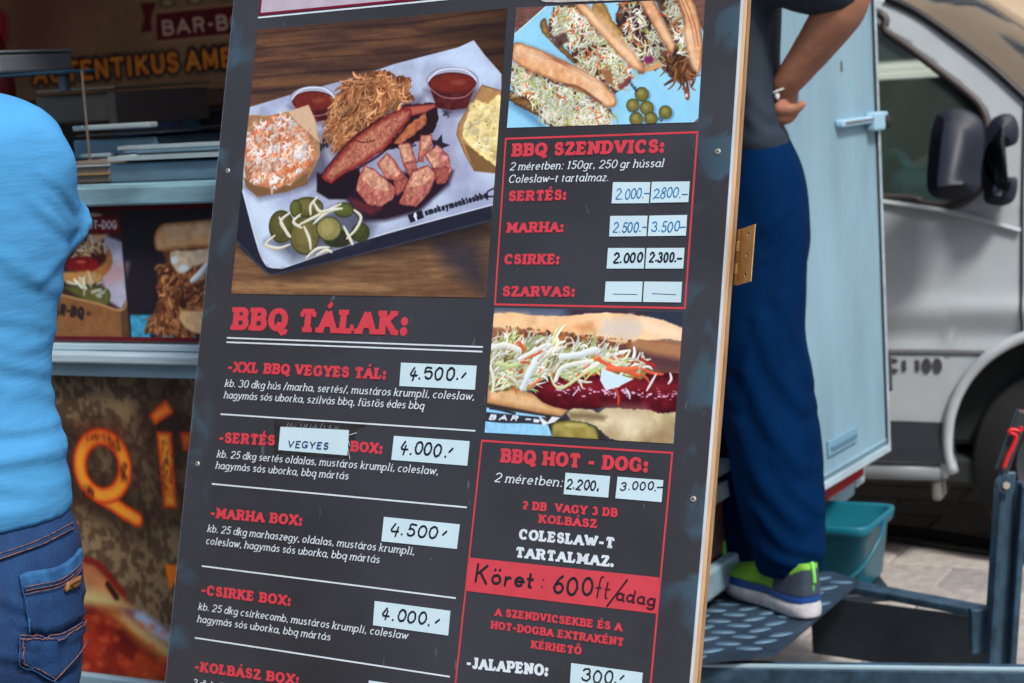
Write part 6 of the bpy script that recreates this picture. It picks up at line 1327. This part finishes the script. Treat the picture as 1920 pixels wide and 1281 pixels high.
far = [rr(1330, 1440, 1092, .06, 4.13), rr(1325, 1445, 1035, .08, 4.13), rr(1318, 1450, 920, .09, 4.12), rr(1312, 1460, 780, .092, 4.1), rr(1318, 1470, 620, .095, 4.08), rr(1325, 1500, 470, .1, 4.06), rr(1330, 1505, 350, .1, 4.05)]
loft(bm, far, n=30)
loft(bm, [rr(1336, 1500, 545, .1), rr(1330, 1514, 480, .17), rr(1328, 1518, 420, .185), rr(1328, 1510, 350, .185), rr(1332, 1496, 300, .178), rr(1338, 1478, 262, .168), rr(1345, 1466, 238, .15)], n=36)
pl = [([(1414, 494), (1460, 480), (1507, 425)], .004, 4), ([(1400, 440), (1450, 420), (1500, 380)], .003, 7), ([(1423, 600), (1450, 690), (1507, 769)], .006, 12), ([(1400, 700), (1440, 800), (1500, 880)], .007, 14), ([(1385, 800), (1420, 900), (1500, 990)], .006, 13), ([(1460, 560), (1500, 650), (1520, 720)], .004, 9), ([(1420, 960), (1470, 1020), (1540, 1040)], .006, 9), ([(1400, 1010), (1450, 1050), (1500, 1062)], .006, 7), ([(1450, 860), (1500, 930), (1540, 960)], .005, 10), ([(1430, 560), (1400, 680), (1385, 760)], .004, 10), ([(1470, 270), (1475, 330), (1480, 400)], .002, 5)]
child('track_pants', fuse(bm, .0085, 5, foldfn(pl, .0035, 7, 3), 2), M_pants, mroot)
bm = bmesh.new()
loft(bm, [rr(1340, 1478, 290, .165), rr(1338, 1480, 262, .18), rr(1336, 1470, 240, .178), rr(1330, 1458, 190, .17), rr(1322, 1460, 110, .172), rr(1314, 1464, 30, .178), rr(1308, 1468, -50, .185), rr(1312, 1464, -110, .19), rr(1335, 1440, -150, .16), rr(1350, 1420, -172, .09), rr(1362, 1412, -186, .06)], n=40)
sh, el = at(1405, -108, 3.86), at(1600, -30, 3.8)
limb(bm, [at(1392, -118, 3.9), sh, at(1490, -55, 3.82), at(1562, -32, 3.8)], [.08, .085, .08, .072], n=22)
limb(bm, [at(1395, -108, 4.14), at(1360, -20, 4.2), at(1330, 80, 4.2)], [.075, .08, .07], n=22)
sl_ = [([(1440, 40), (1430, 120), (1436, 230)], .004, 7), ([(1415, 20), (1405, 120), (1412, 240)], .004, 8), ([(1390, 150), (1420, 200), (1460, 225)], .005, 8), ([(1400, 220), (1430, 245), (1470, 252)], .004, 6), ([(1380, 60), (1390, 160), (1400, 230)], .004, 8)]
child('t_shirt', fuse(bm, .0085, 4, foldfn(sl_, .003, 8, 6), 4), M_navy, mroot)
bm = bmesh.new()
wr = at(1474, 158, 3.88)
limb(bm, [at(1400, -105, 3.9), at(1500, -55, 3.83), at(1592, -30, 3.8)], [.05, .048, .046])
limb(bm, [at(1592, -26, 3.8), at(1572, 22, 3.81), at(1530, 84, 3.84), tuple(wr)], [.05, .052, .042, .03])
hand_(bm, wr, at(1455, 212, 3.95)-wr, (-.5, .9, -.1), curl=.7, side=-1)
# thumb and the outer edge of the hand stand away from the hip
limb(bm, [at(1464, 205, 3.87), at(1480, 205, 3.86), at(1493, 204, 3.855), at(1505, 195, 3.85)], [.017, .014, .0115, .0085], n=12)
limb(bm, [at(1462, 220, 3.88), at(1477, 220, 3.87), at(1490, 212, 3.865)], [.018, .014, .0095], n=12)
limb(bm, [at(1398, -100, 4.14), at(1350, 30, 4.22), at(1330, 100, 4.2)], [.048, .044, .04]); limb(bm, [at(1330, 100, 4.2), at(1240, 110, 4.1), at(1170, 90, 4.0)], [.04, .038, .028]); hand_(bm, at(1170, 90, 4.0), (-1, -.1, .05), (0, 0, -1), curl=.6)
loft(bm, [rr(1350, 1455, 300, .14), rr(1340, 1450, 180, .14), rr(1330, 1450, 30, .15), rr(1325, 1450, -90, .16), rr(1360, 1415, -165, .09)], n=28)
limb(bm, [at(1420, 420, 3.93), at(1430, 700, 3.9), at(1478, 1080, 3.9)], [.07, .055, .04]); limb(bm, [at(1410, 420, 4.08), at(1390, 700, 4.1), at(1385, 1080, 4.13)], [.07, .055, .04])
head(bm, at(1375, -300, YM), (-1, .25, 0))
body = child('body', fuse(bm, .005, 2, lambda co: (fbm(co[:, 0]*40, co[:, 2]*40, 2)-.5)*.002), M_skin, mroot)
bm = ball(bmesh.new(), at(1388, -318, YM), .108, (1.0, .85, 1.02)); child('hair', bm, M_hair, mroot)
bm = bmesh.new(); into(bm, tube([np.array(wr)+np.array([-.004+.031*math.cos(a_), .0+.026*math.sin(a_), -.006+.012*math.cos(a_)]) for a_ in np.linspace(0, 6.28, 20)], .0022, n=8))
ball(bm, at(1457, 178, 3.865), .008, (.7, .7, 1.4)); child('wrist_watch', bm, mat('white_watch', rgb(226, 232, 236), .3), mroot)
# trainers: heel right-near, toe left-away
def shoe(heel, toe, root, name='trainer'):
    heel = np.array(heel); toe = np.array(toe); d_ = toe-heel; Ls = np.linalg.norm(d_); d_ /= Ls; s_ = np.array([-d_[1], d_[0], 0]); u = np.array([0, 0, 1.])
    def out(f, w): return heel+d_*Ls*f+s_*w
    fs = np.array([-.03, .0, .1, .25, .42, .6, .75, .88, .96, 1.0]); ws = np.array([.006, .024, .035, .036, .034, .043, .047, .042, .028, .006])
    def ringat(z, k, fsq=1.0):
        L_ = [out(f*fsq+(1-fsq)*.3, w*k)+u*z for f, w in zip(fs, ws)]+[out(f*fsq+(1-fsq)*.3, -w*k)+u*z for f, w in zip(fs[::-1], ws[::-1])]
        return spline(np.vstack([L_, L_[:1]]), 61)[:-1]
    curve = lambda r_: r_
    def flare(P_, amt):   # toe spring: lift the front of the sole a little
        f = ((P_-heel) @ d_)/Ls; P_ = P_.copy(); P_[:, 2] += np.clip(f-.72, 0, 1)**2*amt; return P_
    sole = np.stack([flare(ringat(z, k), .14) for z, k in ((.001, .0), (.001, .96), (.006, 1.08), (.022, 1.12), (.03, 1.06), (.034, .98))]); sole[1:, :, 2] += 0
    so = obj(name+'_sole', grid(sole, True), bpy.data.materials.get('sole_white') or mat('sole_white', rgb(206, 208, 214), .6, var=.3, scale=40), root, smooth=True)
    mid = np.stack([flare(ringat(z, k), .14) for z, k in ((.0345, 1.07), (.045, 1.05), (.05, .95))])
    mo = obj('midsole_band', grid(mid, True), bpy.data.materials.get('band_blue') or mat('band_blue', rgb(14, 62, 132), .5), so, smooth=True)
    zs_ = np.array([.05, .06, .075, .09, .105, .118]); up = []
    for i, z in enumerate(zs_):
        P_ = ringat(0, 1.0-.02*i); f = ((P_-heel) @ d_)/Ls
        top = np.interp(f, [0, .1, .3, .42, .6, .8, 1.0], [.118, .1, .088, .105, .088, .066, .052]); k = (z-.05)/(.118-.05); zz_ = .05+(top-.05)*k
        c_ = heel+d_*f[:, None]*Ls; inw = 1-.55*k**2.2*np.clip((f+.1), .25, 1)
        P_ = c_+(P_-c_)*inw[:, None]; P_[:, 2] = heel[2]+zz_; P_ = P_.copy(); up.append(flare(P_, .1))
    up = np.array(up); uo = obj(name+'_upper', grid(up, True, True), bpy.data.materials.get('trainer_green') or mat('trainer_green', rgb(120, 188, 56), .7, var=.35, scale=30, bump=.4, bscale=300), root, smooth=True)
    g = bpy.data.materials.get('trainer_grey') or mat('trainer_grey', rgb(56, 70, 88), .7, var=.3, scale=30, bump=.3, bscale=300)
    # dark heel quarter overlay and green V with pull tab
    q_ = up[:, [i for i in range(60)]]; fcen = ((q_[0]-heel) @ d_)/Ls; idx = [i for i in range(60) if fcen[i] < .34]
    idx = sorted(idx, key=lambda i: (i+30) % 60)
    ov = np.array([[heel+d_*(((q_[r_, i]-heel) @ d_))+(q_[r_, i]-(heel+d_*((q_[r_, i]-heel) @ d_)))*1.0+np.array([0, 0, 0]) for i in idx] for r_ in range(5)])
    cen = heel+d_*.35*Ls; ov = ov+np.array([(p_-cen)/np.linalg.norm(p_-cen)*.0025 for p_ in ov.reshape(-1, 3)]).reshape(ov.shape)
    obj('heel_quarter', grid(ov), g, uo, smooth=True)
    hb_ = heel-d_*.001; V_ = [hb_+s_*w+u*z-d_*b for w, z, b in ((-.026, .1, -.008), (-.01, .1, .0035), (0, .075, .012), (.01, .1, .0035), (.026, .1, -.008), (.012, .078, .006), (.0, .052, .01), (-.012, .078, .006))]
    me_ = bpy.data.meshes.new('v'); me_.from_pydata([tuple(v_) for v_ in V_], [], [(0, 1, 2, 7), (2, 3, 4, 5), (2, 5, 6, 7)])
    vo = obj('heel_chevron', me_, bpy.data.materials.get('bright_green') or mat('bright_green', rgb(120, 214, 98), .5), uo); vo.modifiers.new('s', 'SOLIDIFY').thickness = .003
    obj('pull_tab', tub([hb_+u*.078-d_*.013, hb_+u*.1-d_*.012, hb_+u*.122-d_*.006], .0045, n=8, sub=10), bpy.data.materials['bright_green'], uo, smooth=True)
    return so
hl = zplane(1522, 1158, ZS+.003); tl_ = zplane(1376, 1104, ZS+.003); dd_ = tl_-hl; dd_ = dd_/np.linalg.norm(dd_)
for hh_, tt_ in ((hl, hl+dd_*.29), (hl+np.array([-.16, .24, 0]), hl+np.array([-.16, .24, 0])+dd_*.29)):
    sroot = mroot; s_ = shoe(hh_-np.array(mroot.location), tt_-np.array(mroot.location), mroot)
# ---- man in blue (left), seen from behind
YL = 2.38; cxL = -150
def rl(edge, py, ry, Y=YL, cx_=cxL):
    a_, b_ = at(cx_, py, Y), at(edge, py, Y); return (a_[0], Y, a_[2], b_[0]-a_[0], ry)
lroot = person('man in light blue T-shirt and jeans seen from behind at the left edge', tuple(at(cxL, 900, YL)*np.array([1, 1, 0])))
M_tee = mat('light_blue_tee', rgb(76, 152, 208), .85, var=.08, scale=4, bump=.42, bscale=20, stretch=(.7, .7, 3.4), spec=.15); 
M_jean = mat('denim', rgb(16, 66, 118), .8, var=.45, scale=14, bump=.35, bscale=420, stretch=(1, 1, .35), col2=rgb(10, 42, 86))
bm = bmesh.new()
tee = [(139, 981, .153), (136, 965, .153), (133, 930, .15), (125, 890, .147), (126, 850, .147), (105, 795, .142), (97, 710, .138), (103, 620, .14), (117, 530, .145), (128, 460, .148), (130, 380, .15), (124, 300, .15), (108, 250, .142), (70, 215, .125), (20, 190, .1), (-40, 172, .08), (-80, 150, .065)]
loft(bm, [rl(e_, y_, r_) for e_, y_, r_ in tee], n=60)
limb(bm, [at(40, 262, 2.36), at(70, 310, 2.37), at(82, 370, 2.4), at(100, 418, 2.44)], [.048, .049, .044, .043], n=24)
ac, ad = at(100, 420, 2.445), at(100, 418, 2.44)-at(72, 330, 2.38); ad = ad/np.linalg.norm(ad); ae = np.cross(ad, (0, 1, 0)); ae /= np.linalg.norm(ae); af = np.cross(ad, ae)
into(bm, tube([ac+(.0445*math.cos(a_))*ae+(.0445*math.sin(a_))*af for a_ in np.linspace(0, 2*math.pi, 36)], .0075, n=10)); into(bm, tube([ac-ad*.03, ac+ad*.012], [.043, .0475], n=24))
limb(bm, [at(-340, 262, 2.36), at(-370, 330, 2.38), at(-380, 420, 2.44)], [.05, .052, .05], n=24)
fl = [([(0, 600), (60, 606), (110, 622)], .003, 8), ([(-20, 676), (50, 690), (90, 698)], .005, 11), ([(-20, 640), (40, 655), (90, 640)], .003, 12), ([(-20, 806), (40, 808), (85, 800), (104, 792)], .0055, 9), ([(-20, 872), (60, 858), (112, 848)], .0055, 10), ([(-20, 906), (60, 922), (118, 905)], .0035, 12), ([(-20, 975), (60, 955), (125, 932)], .0035, 12), ([(80, 330), (112, 352), (140, 392)], .005, 7), ([(90, 366), (118, 392), (136, 430)], .005, 6), ([(60, 380), (110, 420), (130, 440)], .005, 8), ([(70, 530), (100, 500), (128, 470)], .004, 9), ([(20, 745), (70, 730), (100, 742)], .004, 10), ([(0, 480), (60, 520), (115, 545)], .003, 14), ([(0, 836), (70, 834), (105, 820)], .002, 7)]
tee_me = fuse(bm, .0065, 3, foldfn(fl, .0032, 8, 12), 3)
child('t_shirt', tee_me, M_tee, lroot)
bm = bmesh.new()
jn = [(116, 940, .136), (124, 965, .14), (134, 990, .144), (145, 1018, .149), (151, 1050, .154), (155, 1100, .158), (158, 1160, .16), (158, 1210, .158), (153, 1262, .15), (150, 1300, .14), (140, 1345, .1)]
loft(bm, [rl(e_, y_, r_) for e_, y_, r_ in jn], n=60)
for cx_, w_ in ((18, 1), (-318, 1)):
    P_ = lambda py: at(cx_, py, YL)
    loft(bm, [(P_(1240)[0], YL, .86, .088, .11), (P_(1300)[0], YL, .78, .089, .105), (P_(1500)[0], YL-.01, .62, .08, .09), (P_(1700)[0], YL, .48, .07, .08), (P_(1900)[0], YL+.02, .3, .066, .07), (P_(2000)[0], YL+.02, .09, .062, .07)], n=30)
jl = [([(0, 1120), (60, 1140), (150, 1110)], .004, 12), ([(40, 1170), (100, 1178), (152, 1150)], .005, 8), ([(60, 1210), (110, 1200), (155, 1180)], .005, 9), ([(0, 1230), (50, 1235), (100, 1225)], .004, 10)]
jm = fuse(bm, .0065, 4, foldfn(jl, .002, 10, 20))
from mathutils.bvhtree import BVHTree
jb = bmesh.new(); jb.from_mesh(jm); bvh = BVHTree.FromBMesh(jb)
child('jeans', jm, M_jean, lroot); jeans = lroot.children[-1]
def onjean(px, py, off=.002):
    r_ = ray(px, py); r_ = r_/np.linalg.norm(r_); h = bvh.ray_cast(Vector(C0), Vector(r_)); 
    if h[0] is None:
        q = bvh.find_nearest(Vector(at(px, py, YL))); return np.array(q[0])+np.array(q[1])*off
    return np.array(h[0])+np.array(h[1])*off
d4 = lambda *p: [(x*.25834, 950+y*.25834) for x, y in p]
def patch(name, top, bot, mm, off=.003, n=20, k=8):
    T_, B_ = spline(np.array(top), n), spline(np.array(bot), n); lr = np.array(lroot.location)
    G_ = np.array([[onjean(*(T_[i]*(1-j/(k-1))+B_[i]*j/(k-1)), off=off)-lr for j in range(k)] for i in range(n)])
    o = obj(name, grid(G_), mm, lroot, smooth=True); s_ = o.modifiers.new('s', 'SOLIDIFY'); s_.thickness = off*.9; s_.offset = -1; return o
def stitch(pts, r_, mm, off=.004, name='stitching', sub=40, par=None):
    P_ = spline(np.array(pts), sub); lr = np.array(lroot.location)
    return obj(name, tub([onjean(*q, off=off)-lr for q in P_], r_, n=6), mm, lroot)
M_jl = mat('denim_light', rgb(40, 104, 158), .8, var=.5, scale=30, bump=.4, bscale=400, col2=rgb(16, 62, 112)); M_thr = mat('thread', rgb(150, 92, 52), .7, var=.6, scale=150, col2=rgb(20, 60, 100)); M_jd = mat('denim_dark', rgb(14, 56, 104), .8, var=.4, scale=20, bump=.3, bscale=400)
patch('waistband', d4((-40, 345), (100, 300), (300, 225), (505, 118)), d4((-40, 400), (100, 350), (300, 280), (515, 170)), M_jd, .004)
stitch(d4((-40, 392), (100, 342), (300, 272), (512, 163)), .0007, M_thr, .005); stitch(d4((-40, 352), (100, 306), (300, 231), (505, 124)), .0007, M_thr, .005)
patch('pocket', d4((130, 500), (200, 470), (400, 436), (520, 360), (565, 300)), d4((205, 900), (260, 925), (380, 930), (500, 880), (590, 810)), M_jean, .003)
patch('pocket_hem', d4((130, 500), (200, 470), (400, 436), (520, 360), (565, 300)), d4((150, 610), (230, 605), (400, 560), (530, 470), (580, 400)), M_jl, .0055, k=5)
for o_ in (35, 62, 84): stitch([(a_+.0, b_+o_*.25834) for a_, b_ in d4((165, 545), (240, 530), (400, 495), (520, 415), (570, 345))], .0006, M_thr, .0065)
stitch(d4((150, 600), (180, 720), (205, 900)), .0012, M_jl, .005)
patch('lower_pocket', d4((130, 935), (260, 940), (420, 930), (600, 830)), d4((135, 1130), (250, 1200), (380, 1260), (560, 1130)), M_jean, .0035)
for pts in (((130, 935), (260, 945), (420, 935), (600, 835)), ((135, 960), (260, 970), (420, 960), (600, 860)), ((130, 935), (126, 1040), (135, 1130), (250, 1200), (370, 1262), (430, 1280)), ((155, 960), (152, 1040), (160, 1115), (260, 1175), (380, 1240)), ((370, 1262), (450, 1180), (560, 1050), (610, 960))): stitch(d4(*pts), .0008, M_thr if pts[0][1] != 935 or len(pts) < 5 else M_jl, .0055)
patch('leather_tag', d4((458, 545), (552, 500)), d4((448, 618), (545, 575)), mat('tan_leather', rgb(140, 96, 54), .6, var=.3, scale=60), .0085, n=6, k=4)
stitch(d4((470, 570), (490, 555), (545, 530)), .0007, mat('tag_print', rgb(60, 40, 28), .6), .0095, 'tag_mark', 8); stitch(d4((470, 572), (500, 590), (545, 560)), .0007, bpy.data.materials['tag_print'], .0095, 'tag_mark', 8)
bm = bmesh.new()
limb(bm, [at(40, 262, 2.37), at(80, 370, 2.41), at(70, 470, 2.6)], [.04, .038, .035]); limb(bm, [at(70, 470, 2.6), at(30, 420, 2.8)], [.035, .024]); hand_(bm, at(30, 420, 2.8), (-.1, 1, .1), (0, 0, -1), curl=.5)
limb(bm, [at(-350, 262, 2.37), at(-380, 440, 2.46)], [.04, .038]); limb(bm, [at(-380, 440, 2.46), at(-320, 440, 2.75)], [.036, .024]); hand_(bm, at(-320, 440, 2.75), (.1, 1, .1), (0, 0, -1), curl=.5, side=-1)
loft(bm, [rl(90, 1000, .12), rl(75, 700, .11), rl(85, 400, .12), rl(30, 240, .1), rl(-70, 170, .06)], n=30)
for cx_ in (18, -318): limb(bm, [(at(cx_, 1300, YL)[0], YL, .8), (at(cx_, 1600, YL)[0], YL, .5), (at(cx_, 1900, YL)[0], YL+.02, .08)], [.07, .055, .04])
hc_ = at(cxL, -20, YL+.02); P_h = head(bm, hc_, (.3, 1, 0))
child('body', fuse(bm, .006, 3), M_skin, lroot)
child('hair', ball(bmesh.new(), hc_+np.array([-.005, -.018, .03]), .105, (.85, 1.0, 1.0)), M_hair, lroot)
for cx_ in (18, -318):
    b0 = np.array([at(cx_, 1900, YL)[0], YL-.06, .002])-np.array(lroot.location); shoe(b0, b0+np.array([.05, .27, 0]), lroot)
